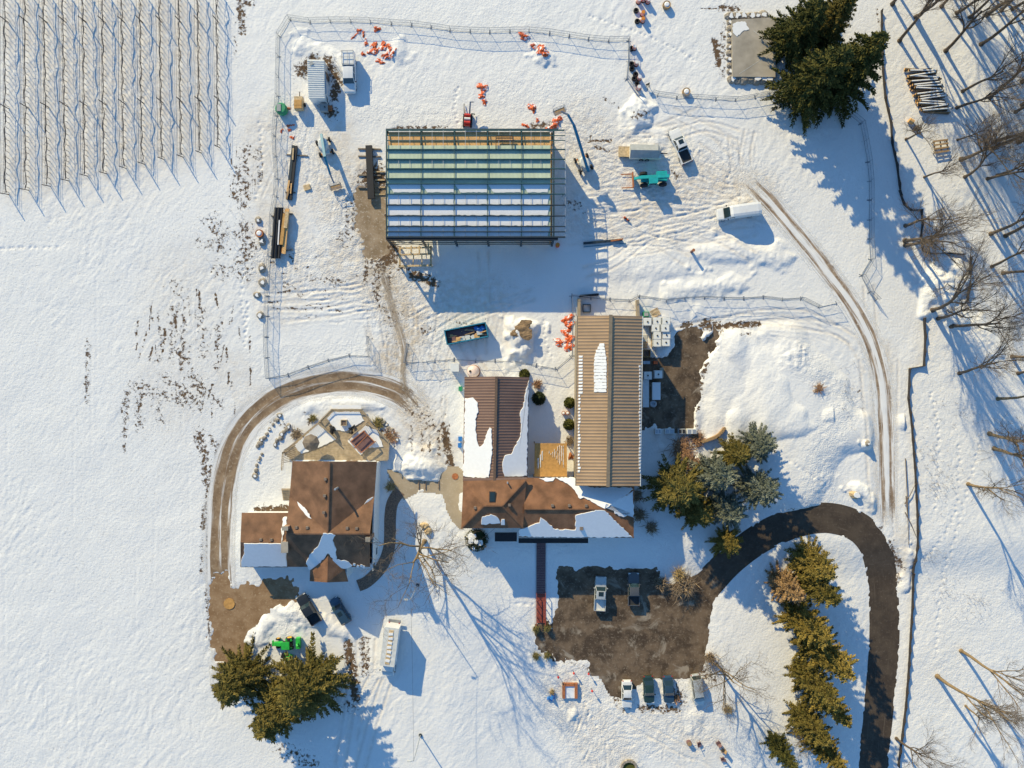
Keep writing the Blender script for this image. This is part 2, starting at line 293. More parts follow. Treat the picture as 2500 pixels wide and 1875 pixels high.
# --- relief: heaps, drifts, cleared banks
mound([(1273,812)], 42, 1.5); mound([(1262,850)], 40, .5)
mound([(1940,960),(1960,1060),(1930,1160)], 150, 1.0, 1.0); mound([(1800,900),(1830,1000)], 120, .7, 1)
mound([(1030,1140)], 50, .6, 1.1); mound([(1000,1138),(1065,1142)], 26, .5)
mound([(700,1490),(770,1510),(840,1545)], 26, .40, 1.5); mound([(650,1520),(630,1560)], 26, .35, 1.5); mound([(2090,1190),(2130,1225)], 22, .7); mound([(2110,1085)], 14, .8)
mound([(1640,712),(1720,700),(1800,694)], 30, .38, 1.6); mound([(1700,618),(1800,612),(1900,630)], 36, .40, 1.6)
mound([(2300,700)], 66, 1.1, 1); mound([(2330,780),(2400,830)], 50, .5); mound([(1560,285)], 40, .8); mound([(740,110),(800,135),(840,170)], 26, .35)
mound([(970,130)], 40, .35); mound([(1320,130)], 30, .45); mound([(1540,300),(1590,340)], 40, .3); mound([(1700,1760)], 30, .25); mound([(1400,1748)], 16, .35)
mound([(640,1450)], 10, .1); mound([(2220,1350),(2215,1440)], 18, .35); mound([(820,1000),(760,985),(900,985)], 30, .3)
mound([(1500,650),(1620,640)], 60, .3)
hp = ss(150/14.3, 40/14.3, pd(X, Y, W([(1990,900),(2030,980),(1990,1080)])))                # lumpy heap
addh += hp*ss(.0, .25, vn(X/6, Y/6, 25))*(.40*np.abs(vn(wx/1.3, wy/1.3, 21))+.40*np.abs(vn(wx/.6, wy/.6, 22)))
hp2 = ss(75/14.3, 30/14.3, pd(X, Y, W([(2300,690),(2320,720)])))
addh += hp2*(.5*np.abs(vn(X/1.4, Y/1.1, 23))+.25*np.abs(vn(X/.6, Y/.6, 24)))
for k in range(12):                                              # vine rows sit on low ridges
    x0, x1 = 22+k*46.2, 28+k*47.0
    mound([(x0, -40), (x1, 470-k*10)], 9, .05)
for i in range(16):
    x_ = rnd(10, 490); y_ = rnd(480, 1700); rut([(x_, y_), (x_+rnd(-3, 3), y_+rnd(60, 150)), (x_+rnd(-4, 4), y_+rnd(160, 300))], 0, .2, .018, 0, 0)
# --- wheel ruts
for p in [[(1840,450),(1760,430),(1700,380)],[(1850,470),(1740,520),(1640,545),(1500,580)],[(1740,545),(1600,570),(1500,640),(1430,665)],[(1860,500),(1820,400),(1830,320)],[(1790,340),(1800,430),(1830,470)],[(1700,360),(1780,420),(1850,480)],
          [(1730,310),(1800,390),(1780,450)],[(1650,330),(1720,310),(1800,330)],[(1690,440),(1760,460),(1840,470)],[(1450,520),(1560,500),(1700,505)],
          [(640,730),(760,725),(880,705)],[(660,770),(780,765),(890,745)],[(900,690),(930,770),(960,830),(955,920)],[(940,640),(1000,760),(980,900)],[(1100,740),(1000,790),(960,850)],[(1300,720),(1150,770),(1050,830)],
          [(960,920),(1000,960),(1040,1050)],[(1540,850),(1700,800),(1850,780),(2050,810),(2120,900)],[(1690,830),(1800,780),(1960,770),(2080,830)],[(2120,700),(2130,850)],[(2180,880),(2175,1280)],[(2110,880),(2120,1000),(2135,1250)],
          [(860,1560),(855,1700),(830,1875)],[(905,1560),(900,1640)],[(945,1660),(905,1780),(880,1875)],[(915,1650),(880,1720),(860,1800)],[(1500,1740),(1640,1820),(1700,1850)],[(1340,1560),(1400,1700),(1460,1800)]]:
    rut(p, 1.7, .2, .06)
for i in range(30):                                              # tight turning marks on the packed yard
    cx, cy = rnd(1660, 1850), rnd(330, 500); a = rnd(0, 6.28); r_ = rnd(30, 90); b = rnd(.4, 1.1)
    rut([(cx+r_*math.cos(a+t*b), cy+r_*math.sin(a+t*b)) for t in (0, .35, .7, 1)], 0, .17, .04, 0, .1)
for i in range(40):
    cx, cy = rnd(1420, 1760), rnd(500, 600); a = rnd(-.35, .1); L_ = rnd(30, 90); rut([(cx, cy), (cx+L_*.5, cy+L_*.5*a+2), (cx+L_, cy+L_*a)], 0, .17, .04, 0, .15)
for i in range(50):
    cx, cy = rnd(1350, 1720), rnd(1740, 1870); a = rnd(0, 3.14) if cx > 1500 else rnd(1.2, 2.0); L_ = rnd(15, 60); rut([(cx, cy), (cx+L_*.5*math.cos(a)+rnd(-4, 4), cy+L_*.5*math.sin(a)), (cx+L_*math.cos(a), cy+L_*math.sin(a))], 0, .17, .05, 0, .1)
for i in range(34):
    cx, cy = rnd(640, 900), rnd(690, 790); L_ = rnd(20, 80); rut([(cx, cy), (cx+L_*.5, cy+rnd(-3, 2)), (cx+L_, cy-rnd(2, 8))], 0, .17, .06, .25, .1)
for i in range(26):
    cx, cy = rnd(1840, 2110), rnd(760, 830); L_ = rnd(60, 160); rut([(cx-L_, cy-rnd(0, 8)), (cx-L_*.4, cy), (cx+10, cy+rnd(10, 40))], 0, .16, .03, 0, .1)
for i in range(26):
    cx, cy = rnd(900, 1240), rnd(690, 780); L_ = rnd(30, 110); rut([(cx, cy), (cx+L_*.5, cy+rnd(-8, 4)), (cx+L_, cy-rnd(0, 30))], 0, .17, .04, .0, .3)
for i in range(22):
    cx, cy = rnd(890, 1000), rnd(640, 860); L_ = rnd(30, 90); rut([(cx, cy), (cx+rnd(0, 12), cy+L_*.5), (cx+rnd(0, 24), cy+L_)], 0, .18, .05, .25, .4)
for i in range(24):
    cx, cy = rnd(1380, 1640), rnd(440, 600); L_ = rnd(40, 120); rut([(cx, cy), (cx+L_*.5, cy-rnd(0, 10)), (cx+L_, cy-rnd(0, 30))], 0, .17, .04, .1, .3)
for i in range(20):
    cx, cy = rnd(1000, 1090), rnd(960, 1080); L_ = rnd(20, 60); rut([(cx, cy), (cx+rnd(-6, 6), cy+L_*.5), (cx+rnd(-8, 8), cy+L_)], 0, .17, .05, .3, .4)
for i in range(34):                                              # criss-cross wheel pairs on the work yard
    cx, cy = rnd(1390, 1840), rnd(300, 620); a = rnd(-.5, .6); L_ = rnd(90, 200); cv = rnd(-30, 30); rut([(cx-L_*.5*math.cos(a), cy-L_*.5*math.sin(a)), (cx, cy+cv*.4), (cx+L_*.5*math.cos(a), cy+L_*.5*math.sin(a))], 1.7, .17, .045, .06, .35)
for i in range(16):
    cx, cy = rnd(880, 1230), rnd(680, 900); a = rnd(.2, 1.9); L_ = rnd(80, 160); cv = rnd(-25, 25); rut([(cx-L_*.5*math.cos(a), cy-L_*.5*math.sin(a)), (cx+cv*.4, cy), (cx+L_*.5*math.cos(a), cy+L_*.5*math.sin(a))], 1.7, .17, .045, .1, .4)
for i in range(14):
    cx, cy = rnd(640, 860), rnd(330, 640); a = rnd(1.1, 2.0); L_ = rnd(60, 140); rut([(cx-L_*.5*math.cos(a), cy-L_*.5*math.sin(a)), (cx+rnd(-8, 8), cy), (cx+L_*.5*math.cos(a), cy+L_*.5*math.sin(a))], 1.7, .17, .04, .1, .35)
# footprints across the clean snow
def prints(pts, step=9):
    L = smoothline(pts, 12); d = 0; k = 0
    for a, b in zip(L, L[1:]):
        d += math.hypot(b[0]-a[0], b[1]-a[1])
        if d >= step:
            d = 0; k += 1; p = W([(b[0]+(2 if k % 2 else -2), b[1])])*2; s = win(p, .8); D = pd(X[s], Y[s], p); addh[s] -= .16*np.exp(-(D/.2)**2)
for p in [[(1425,35),(1500,60),(1570,85),(1650,120),(1700,150)],[(1325,772),(1332,830),(1345,870)],[(2250,1380),(2330,1250),(2340,1080)],[(2280,1250),(2290,1060),(2270,960)],[(2290,1600),(2310,1400),(2360,1200),(2400,1050)],[(1068,1410),(1066,1470)],[(1250,1475),(1300,1480)],[(1905,1110),(1960,1150),(2010,1180)],[(150,605),(60,605),(0,608)],[(600,820),(590,720),(600,640)],[(596,860),(606,740)],[(620,500),(640,420),(635,300)],[(1120,205),(1110,260),(1118,300)],[(1500,1850),(1440,1750),(1400,1640)]]:
    prints(p)
tr = tramp*(.075*vn(X/.75, Y/.75, 31)+.07*vn(X/.4, Y/.4, 32)+.05*vn(X/2, Y/2, 33))
# --- sink the snow below the cleared sheets, with ragged edges and a small ploughed bank
edge = .75*vn(X/2.3, Y/2.3, 41)+.6*vn(X/.9, Y/.9, 42)+.35*vn(X/.4, Y/.4, 43)
SD_ = np.full(X.shape, 99.)
core = (np.abs(X) < 95) & (np.abs(Y) < 72)
def region(pts, r=0., poly=False, rag=1.):
    s = win(pts, abs(r)+4); D = sdpoly(X[s], Y[s], pts) if poly else pd(X[s], Y[s], pts)-r
    SD_[s] = np.minimum(SD_[s], D+rag*edge[s])
region(DRIVE, 2.1, rag=.35); region(LOT, 0, True, 1.0); region(COURT, 0, True, 1.3); region(YARD, 0, True, 1.7); region(PATH, 0, True, .3); region(MULCH, .75, rag=.3); region(WALK, 0, True, .1)
keep = SD_.copy(); region(APRON, 0, True, 2.2); shal = .25+.75*ss(0, 3.2, SD_)
LINK = smoothline(W([(1015,1000),(985,930),(985,850),(965,770),(940,690),(925,640)]))
flat = np.zeros_like(X); rutz = np.zeros_like(X)
for line, hw in ((LOOP,2.6),(TRACK,2.1),(LINK,2.2)):
    s_ = win(line, 6); D = pd(X[s_], Y[s_], line); flat[s_] = np.maximum(flat[s_], 1-ss(hw*.7, hw*1.35, D)); rutz[s_] = np.minimum(rutz[s_], -.05*np.exp(-((D-.85)/.28)**2))
k = ss(-.12, .22, SD_)
bank = .10*np.exp(-((SD_-1.1)/.6)**2)*(1+1.6*vn(X/1.2, Y/1.2, 51))
thin = .40+.60*ss(0, 2.6, keep)
snowh = shal*thin*(depth+bank)+pits*(.2+.8*calm)*(.4+.35*field)+sast*(1-.5*tramp)*(1-.15*field)*(.4+.6*shal)+tr+addh
hmp = ss(.12, .5, addh)*(1-ss(260/14.3, 150/14.3, pd(X, Y, W([(1880,920),(1930,1080)])))); snowh = snowh+hmp*(.16*np.abs(vn(X/.8, Y/.8, 63))+.14*vn(X/.42, Y/.42, 64))
snowh = snowh*(1-flat)+flat*(.10+rutz+.03*vn(X/1.3, Y/1.3, 65)+.02*vn(X/.5, Y/.5, 66))
Z = base-.08+np.maximum(k*(snowh+.08), 0)
Z = np.where(core, Z, base+.2+0*Z)
mud = np.where(SD_ > .2, mud, mud*.5)
def gz(x, y):
    i = min(max(np.searchsorted(GX, x)-1, 0), NX-2); j = min(max(np.searchsorted(GY, y)-1, 0), NY-2)
    fx = (x-GX[i])/(GX[i+1]-GX[i]); fy = (y-GY[j])/(GY[j+1]-GY[j])
    return float((Z[j, i]*(1-fx)+Z[j, i+1]*fx)*(1-fy)+(Z[j+1, i]*(1-fx)+Z[j+1, i+1]*fx)*fy)
def on(px, py, dz=-.02):                                        # the point on the ground seen at that pixel
    p = P(px, py)
    for _ in range(3): p = P(px, py, max(gz(p.x, p.y), float(gb(p))+.03))
    return Vector((p.x, p.y, p.z+dz))
def gridmesh(name, X, Y, Z, m, attrs=None):
    ny, nx = X.shape; me = bpy.data.meshes.new(name)
    co = np.stack([X, Y, Z], -1).reshape(-1, 3).astype(np.float32); idx = np.arange(nx*ny).reshape(ny, nx)
    f = np.stack([idx[:-1, :-1], idx[:-1, 1:], idx[1:, 1:], idx[1:, :-1]], -1).reshape(-1, 4).astype(np.int32)
    me.vertices.add(len(co)); me.vertices.foreach_set('co', co.ravel()); me.loops.add(f.size); me.loops.foreach_set('vertex_index', f.ravel())
    me.polygons.add(len(f)); me.polygons.foreach_set('loop_start', np.arange(0, f.size, 4, dtype=np.int32)); me.polygons.foreach_set('loop_total', np.full(len(f), 4, np.int32))
    me.update(calc_edges=True); me.polygons.foreach_set('use_smooth', np.ones(len(f), bool))
    for k_, a in (attrs or {}).items():
        at = me.attributes.new(k_, 'FLOAT', 'POINT'); at.data.foreach_set('value', a.astype(np.float32).ravel())
    me.materials.append(m); o = bpy.data.objects.new(name, me); link(o); return o
# snow material: the painted mud and dirt masks are broken up by noise
def snow_ground():
    m = bpy.data.materials.new('snow_ground'); m.use_nodes = True; nt = m.node_tree; L = nt.links.new; b = nt.nodes['Principled BSDF']
    g = N(nt, 'ShaderNodeNewGeometry'); pos = g.outputs['Position']
    def noise(s, d=4., rough=.55):
        n = N(nt, 'ShaderNodeTexNoise', Scale=s, Detail=d, Roughness=rough); L(pos, n.inputs['Vector']); return n.outputs[0]
    def attr(a): n = N(nt, 'ShaderNodeAttribute'); n.attribute_name = a; return n.outputs['Fac']
    def mth(op, a, b_=None, c=None):
        n = N(nt, 'ShaderNodeMath', operation=op)
        for i, v in enumerate((a, b_, c)):
            if v is None: continue
            if isinstance(v, (int, float)): n.inputs[i].default_value = v
            else: L(v, n.inputs[i])
        return n.outputs[0]
    def mrange(v, a, b_, c, d):
        n = N(nt, 'ShaderNodeMapRange', interpolation_type='SMOOTHSTEP'); L(v, n.inputs[0])
        for i, k_ in enumerate((a, b_, c, d)): n.inputs[i+1].default_value = k_
        return n.outputs[0]
    def mix(f, a, b_):
        n = N(nt, 'ShaderNodeMix', data_type='RGBA'); L(f, n.inputs[0])
        for i, v in ((6, a), (7, b_)):
            if isinstance(v, tuple): n.inputs[i].default_value = v+(1,)
            else: L(v, n.inputs[i])
        return n.outputs[2]
    n1 = noise(1.9, 8., .70); n2 = noise(.25, 3.)
    mudf = mrange(mth('ADD', mth('MULTIPLY', mth('SUBTRACT', n1, .5), 2.6), attr('mud')), .44, .66, 0, 1)
    dirtf = mth('MULTIPLY', attr('dirty'), mrange(noise(.9, 6., .6), .3, .65, .25, 1.0))
    sn = mix(n2, (.735, .728, .705), (.815, .805, .78)); sn = mix(dirtf, sn, (.56, .46, .34))
    fl = mth('MULTIPLY', mrange(noise(3.4, 5., .8), .57, .68, 0, .6), attr('stub')); sn = mix(fl, sn, (.20,.17,.15))
    mc = mix(noise(3., 5.), (.07, .04, .025), (.19, .125, .07)); c = mix(mudf, sn, mc)
    L(c, b.inputs['Base Color']); L(mrange(mudf, 0, 1, .6, .9), b.inputs['Roughness']); b.inputs['Specular IOR Level'].default_value = .2
    hgt = mth('ADD', mth('MULTIPLY', noise(2.6, 5., .6), .10), mth('MULTIPLY', attr('tramp'), mth('MULTIPLY', noise(3.6, 4., .6), .20)))
    hgt = mth('SUBTRACT', hgt, mth('MULTIPLY', mudf, .05))
    bp = N(nt, 'ShaderNodeBump', Strength=.8, Distance=1.); L(hgt, bp.inputs['Height']); L(bp.outputs[0], b.inputs['Normal'])
    return m
ground = tag(gridmesh('ground', X, Y, Z, snow_ground(), {'mud': mud, 'dirty': dirty, 'tramp': tramp, 'stub': np.clip(field+.55*tramp+.5*ss(2220, 2300, PXG), 0, 1)}), kind='structure')
# --- cleared surfaces
def sheet_mat(name, c1, c2, c3, streak=None, snowfac=.0, rough=.75, fade=None, slush=False):
    m = bpy.data.materials.new(name); m.use_nodes = True; nt = m.node_tree; L = nt.links.new; b = nt.nodes['Principled BSDF']
    g = N(nt, 'ShaderNodeNewGeometry'); uv = N(nt, 'ShaderNodeUVMap')
    def noise(s, d, src, r=.6):
        n = N(nt, 'ShaderNodeTexNoise', Scale=s, Detail=d, Roughness=r); L(src, n.inputs['Vector']); return n.outputs[0]
    def ramp(v, a, b_):
        n = N(nt, 'ShaderNodeMapRange', interpolation_type='SMOOTHSTEP'); L(v, n.inputs[0]); n.inputs[1].default_value = a; n.inputs[2].default_value = b_; return n.outputs[0]
    def mix(f, a, b_):
        n = N(nt, 'ShaderNodeMix', data_type='RGBA'); L(f, n.inputs[0])
        for i, v in ((6, a), (7, b_)):
            if isinstance(v, tuple): n.inputs[i].default_value = v+(1,)
            else: L(v, n.inputs[i])
        return n.outputs[2]
    pos = g.outputs['Position']
    c = mix(ramp(noise(.45, 6., pos), .35, .65), c1, c2); c = mix(ramp(noise(2.4, 6., pos, .7), .52, .72), c, c3)
    if slush:
        n = N(nt, 'ShaderNodeTexNoise', Scale=.16, Detail=7., Roughness=.6, Distortion=2.2); L(pos, n.inputs['Vector']); c = mix(ramp(n.outputs[0], .56, .70), c, (.30,.25,.19)); c = mix(ramp(noise(.9, 8., pos, .75), .66, .74), c, (.5,.46,.40))
    if streak:
        mp = N(nt, 'ShaderNodeMapping'); mp.inputs['Scale'].default_value = (.12, 2.6, 1); L(uv.outputs[0], mp.inputs[0])
        s = noise(1., 6., mp.outputs[0], .62)
        if snowfac:
            sep = N(nt, 'ShaderNodeSeparateXYZ'); L(uv.outputs[0], sep.inputs[0])
            a = N(nt, 'ShaderNodeMath', operation='ABSOLUTE'); L(sep.outputs[1], a.inputs[0])
            d = N(nt, 'ShaderNodeMath', operation='SUBTRACT'); L(a.outputs[0], d.inputs[0]); d.inputs[1].default_value = .8
            d2 = N(nt, 'ShaderNodeMath', operation='ABSOLUTE'); L(d.outputs[0], d2.inputs[0])
            e = N(nt, 'ShaderNodeMath', operation='MULTIPLY_ADD'); L(d2.outputs[0], e.inputs[0]); e.inputs[1].default_value = .42; L(s, e.inputs[2])
            f = N(nt, 'ShaderNodeMath', operation='SUBTRACT'); L(e.outputs[0], f.inputs[0]); f.inputs[1].default_value = 1-snowfac
            c = mix(ramp(f.outputs[0], -.03, .16), c, streak)
        else: c = mix(ramp(s, .56, .75), c, streak)
    L(c, b.inputs['Base Color']); b.inputs['Roughness'].default_value = rough; b.inputs['Specular IOR Level'].default_value = .3
    if fade:                                                     # the dirt thins out to nothing at its edges and ends
        hw, length = fade
        def mth(op, x, y, z=None):
            n = N(nt, 'ShaderNodeMath', operation=op)
            for i, v in enumerate((x, y, z)):
                if v is None: continue
                if isinstance(v, (int, float)): n.inputs[i].default_value = v
                else: L(v, n.inputs[i])
            return n.outputs[0]
        sep2 = N(nt, 'ShaderNodeSeparateXYZ'); L(uv.outputs[0], sep2.inputs[0]); av = mth('ABSOLUTE', sep2.outputs[1], 0.)
        ed = mth('SUBTRACT', hw, av); e0 = mth('MULTIPLY', mth('MINIMUM', sep2.outputs[0], mth('SUBTRACT', length, sep2.outputs[0])), .22)
        e = mth('MINIMUM', ed, e0); nn = mth('MULTIPLY', mth('SUBTRACT', mth('MULTIPLY_ADD', s, .6, mth('MULTIPLY', noise(1.4, 6., pos, .7), .4)), .5), 5.)
        L(ramp(mth('ADD', e, nn), .1, 1.3), b.inputs['Alpha'])
    bp = N(nt, 'ShaderNodeBump', Strength=.5, Distance=.03); L(noise(6., 5., pos), bp.inputs['Height']); L(bp.outputs[0], b.inputs['Normal'])
    return m
def strip(name, line, wid, m, dz, soft=False):
    mb = MB(); uvs = []; s = 0; K = 22 if soft else 6
    if soft: line = smoothline(line, 3)
    for i, p in enumerate(line):
        a = line[max(i-1, 0)]; b = line[min(i+1, len(line)-1)]; dx, dy = b[0]-a[0], b[1]-a[1]; l = math.hypot(dx, dy)
        if i: s += math.hypot(p[0]-line[i-1][0], p[1]-line[i-1][1])
        for k_ in range(K+1):
            o = (k_/K-.5)*wid; x, y = p[0]-dy/l*o, p[1]+dx/l*o; mb.v.append((x, y, gz(x, y)+dz if soft else float(Gb(x, y))+dz)); uvs.append((s, o))
    n = K+1
    for i in range(len(line)-1):
        for k_ in range(K): mb.f.append((i*n+k_, (i+1)*n+k_, (i+1)*n+k_+1, i*n+k_+1))
    o = mb.build(name, m, smooth=True); me = o.data; ul = me.uv_layers.new(name='UVMap')
    for lp in me.loops: ul.data[lp.index].uv = uvs[lp.vertex_index]
    return tag(o, kind='structure')
def sheet(name, poly, m, dz, grow=.9, d=.5):
    xs = [p[0] for p in poly]; ys = [p[1] for p in poly]
    gx = np.arange(min(xs)-grow-d, max(xs)+grow+d, d); gy = np.arange(min(ys)-grow-d, max(ys)+grow+d, d); A, B = np.meshgrid(gx, gy)
    ins = sdpoly(A+d/2, B+d/2, poly) < grow; mb = MB(); ids = {}
    def vid(j, i):
        if (j, i) not in ids: ids[(j, i)] = len(mb.v); mb.v.append((gx[i], gy[j], float(Gb(gx[i], gy[j]))+dz))
        return ids[(j, i)]
    for j in range(len(gy)-1):
        for i in range(len(gx)-1):
            if ins[j, i]: mb.f.append((vid(j, i), vid(j, i+1), vid(j+1, i+1), vid(j+1, i)))
    return tag(mb.build(name, m, smooth=True), kind='structure')
m_asph = sheet_mat('asphalt_wet', (.052,.038,.027), (.080,.060,.042), (.12,.095,.07), (.11,.085,.062), rough=.7)
m_lot = sheet_mat('asphalt_lot', (.060,.040,.024), (.165,.115,.072), (.27,.215,.155), rough=.65, slush=True)
def llen(l): return sum(math.hypot(b[0]-a[0], b[1]-a[1]) for a, b in zip(l, l[1:]))
m_dirt = sheet_mat('dirt_track', (.20,.13,.075), (.30,.21,.13), (.42,.33,.23), (.74,.72,.69), snowfac=.22, rough=.9, fade=(3.1, llen(LOOP)))
m_track = sheet_mat('snow_track', (.22,.15,.095), (.36,.27,.19), (.52,.45,.37), (.77,.765,.75), snowfac=.44, rough=.9, fade=(2.3, llen(TRACK)))
m_link = sheet_mat('dirt_link', (.30,.23,.16), (.44,.36,.27), (.56,.5,.42), (.74,.72,.69), rough=.9, fade=(1.0, llen(LINK)))
m_yard = sheet_mat('mud_yard', (.235,.14,.07), (.33,.215,.12), (.42,.31,.19), rough=.9)
m_apron = sheet_mat('mud_apron', (.24,.17,.10), (.36,.27,.18), (.55,.48,.4), rough=.9)
m_path = sheet_mat('path_concrete', (.36,.29,.20), (.42,.34,.24), (.48,.41,.31), rough=.85)
strip('driveway', DRIVE, 5.2, m_asph, .030); sheet('parking_lot', LOT, m_lot, .034); sheet('service_court', COURT, m_lot, .03)
sheet('mud_yard', YARD, m_yard, .036); sheet('concrete_path', PATH, m_path, .04, .5, .25); strip('mulch_path', MULCH, 2.0, M['mulch'], .044)
strip('dirt_road', LOOP, 7.0, m_dirt, .02, True); strip('vehicle_track', TRACK, 5.2, m_track, .024, True); strip('dirt_road', LINK, 8., m_link, .028, True); sheet('mud_apron', APRON, m_apron, .032)
# ------------------------------------------------------------------ buildings
def pl3(a, b, c): n = (b-a).cross(c-a).normalized(); return a, n
def onplane(px, py, pl):                                        # where the view ray of a pixel meets a roof plane
    d = Vector(((px-CX)/F, -(py-CY)/F, -1)); o = Vector((0, 0, H)); t = (pl[0]-o).dot(pl[1])/d.dot(pl[1]); return o+d*t
def ragged(pts, step=5, amp=1.6):
    out = []; n = len(pts)
    for i in range(n):
        a, b = pts[i], pts[(i+1) % n]; L_ = math.hypot(b[0]-a[0], b[1]-a[1]); k = max(1, int(L_/step))
        for j in range(k):
            t = j/k; out.append((a[0]+(b[0]-a[0])*t+(rnd(-amp, amp) if j else 0), a[1]+(b[1]-a[1])*t+(rnd(-amp, amp) if j else 0)))
    return out
def roof_snow(parent, pl, pts, th=.09, amp=1.6, step=5):
    p = ragged(pts, step, amp); n = len(p); ar = sum(p[i][0]*p[(i+1) % n][1]-p[(i+1) % n][0]*p[i][1] for i in range(n)); sg = 1 if ar > 0 else -1
    def ins(d):                                                  # outline moved inwards by d pixels
        o = []
        for i in range(n):
            a, b = p[i-1], p[(i+1) % n]; dx, dy = b[0]-a[0], b[1]-a[1]; l = math.hypot(dx, dy)+1e-6; o.append((p[i][0]-dy/l*d*sg, p[i][1]+dx/l*d*sg))
        return o
    e = .5 if th < .06 else 1.1
    rings = [[onplane(a, b, pl)+Vector((0, 0, z)) for a, b in q_] for q_, z in ((p, -.02), (p, .03+th*.45), (ins(e*.35), .05+th*.85), (ins(e), .06+th))]
    return MB().loft(rings).build('snow_patch', M['snow'], parent, smooth=False)
def corr(a, b, c, d, n, amp, th=.04):                           # sheet a-b-c-d, ribs run from the edge a-b to the edge d-c
    a, b, c, d = map(Vector, (a, b, c, d)); mb = MB(); up = Vector((0, 0, 1)); rows = []
    for i in range(n):
        for t, h in ((0, 0), (.55, 0), (.65, amp), (.9, amp)): rows.append(((i+t)/n, h))
    rows.append((1, 0)); m = len(rows)
    for t, h in rows:
        mb.v += [tuple(a.lerp(b, t)+up*h), tuple(d.lerp(c, t)+up*h)]
    for t, h in rows:
        mb.v += [tuple(a.lerp(b, t)+up*(h-th)), tuple(d.lerp(c, t)+up*(h-th))]
    for i in range(m-1):
        mb.f += [(2*i, 2*i+2, 2*i+3, 2*i+1), (2*m+2*i, 2*m+2*i+1, 2*m+2*i+3, 2*m+2*i+2), (2*i, 2*m+2*i, 2*m+2*i+2, 2*i+2), (2*i+1, 2*i+3, 2*m+2*i+3, 2*m+2*i+1)]
    mb.f += [(0, 1, 2*m+1, 2*m), (2*m-2, 4*m-2, 4*m-1, 2*m-1)]
    return mb
def roof_mat(name, c, rowsc=5., var=.34):
    m = mat(name, c, .85, 0, var, .6); nt = m.node_tree; L = nt.links.new; b = nt.nodes['Principled BSDF']
    tc = N(nt, 'ShaderNodeTexCoord'); br = N(nt, 'ShaderNodeTexBrick', Scale=rowsc); L(tc.outputs['Object'], br.inputs['Vector'])
    br.inputs['Color1'].default_value = (1, 1, 1, 1); br.inputs['Color2'].default_value = (.72, .72, .72, 1); br.inputs['Mortar'].default_value = (.4, .4, .4, 1); br.inputs['Mortar Size'].default_value = .03
    src = b.inputs['Base Color'].links[0].from_socket; mx = N(nt, 'ShaderNodeMix', data_type='RGBA', blend_type='MULTIPLY'); mx.inputs[0].default_value = .75
    L(src, mx.inputs[6]); L(br.outputs[0], mx.inputs[7]); L(mx.outputs[2], b.inputs['Base Color'])
    bp = N(nt, 'ShaderNodeBump', Strength=.6, Distance=.03); L(br.outputs['Fac'], bp.inputs['Height']); bp.invert = True; L(bp.outputs[0], b.inputs['Normal'])
    return m
M['shingle'] = roof_mat('brown_shingle', (.28,.148,.082)); M['shingle2'] = roof_mat('red_brown_shingle', (.33,.160,.080))
mk('metal_brown', (.20,.122,.09), .5, .15, var=.12, scale=.4); mk('metal_tan', (.37,.25,.15), .5, .1, var=.1, scale=.4); mk('metal_tan2', (.24,.19,.13), .5, .1)
mk('mint', (.50,.58,.45), .5, .1, var=.1, scale=.5); mk('tan_wall', (.33,.27,.19), .8); mk('trim', (.14,.09,.06), .6); mk('vent', (.22,.17,.13), .6)
def wall(mb, pts, z0, z1):                                      # closed outline in world xy
    n = len(pts)
    for i in range(n):
        a, b = pts[i], pts[(i+1) % n]; mb.bar((a[0], a[1], (z0+z1)/2), (b[0], b[1], (z0+z1)/2), .2, z1-z0)
def rp(*pts): return [P(*p) for p in pts]
def ridgecap(parent, a, b, m, w_=.3): return MB().bar(Vector(a)+Vector((0,0,.06)), Vector(b)+Vector((0,0,.06)), w_, .06).build('ridge_cap', m, parent)
def opening(parent, c, w_, h, axis_, name='window'):            # window or door on a wall, axis_ is the wall normal
    d = (w_, .1, h) if axis_ == 'y' else (.1, w_, h); f = MB().box(c, d).build(name+('_frame' if name == 'window' else ''), M['white_dull'] if name == 'window' else M['trim'], parent)
    if name == 'window': d2 = (w_-.16, .14, h-.16) if axis_ == 'y' else (.14, w_-.16, h-.16); MB().box(c, d2).build('pane', M['glass'], f)
    return f
# ---- steel frame building under construction
def zr(py): return 6.2+.8*(1-abs(py-442)/(124. if py < 442 else 141.))
sb = thing('steel_building', 'unfinished steel frame building with mint green roof decking and bare purlins', 'building', P(1150,450))
FX = [944,1028,1109,1190,1273,1352]
for x in FX:
    mb = MB()
    for y0, y1 in ((318,442),(442,583)): mb.bar(P(x,y0,zr(y0)-.70), P(x,y1,zr(y1)-.70), .20, .5)
    mb.build('rafter', M['dark_steel'], sb); sm = MB()
    for y0, y1 in ((319,442),(442,578)): sm.bar(P(x,y0,zr(y0)-.02), P(x,y1,zr(y1)-.02), .09, .12)
    sm.build('purlin_lap', M['teal_steel'], sb)
    for y in (319,582):
        p = P(x, y, zr(y)); MB().bar((p.x,p.y,.0), (p.x,p.y,zr(y)-.6), .32, .32).build('column', M['dark_steel'], sb)
PY = [318,331,343,365,389,412,436,449,474,501,527.5,553,566,579]
for i, y in enumerate(PY):
    x1 = 1380 if y not in (318,) else 1378
    MB().bar(P(943,y,zr(y)-.08), P(x1,y,zr(y)-.08), .12 if i not in (0,13) else .22, .36 if i > 2 else .12).build('purlin', M['teal_steel' if i < 9 else 'dark_steel'], sb)
MB().bar(P(943,583.5,5.75), P(1362,583.5,5.75), .3, .9).build('eave_beam', M['black'], sb)
MB().bar(P(943,317,5.8), P(1362,317,5.8), .2, .6).build('eave_beam', M['dark_steel'], sb)
mb = MB()
for a, b in ((318,442),(442,579)): mb.bar(P(1380,a,zr(a)-.1), P(1380,b,zr(b)-.1), .08)
mb.build('edge_angle', M['galv'], sb)
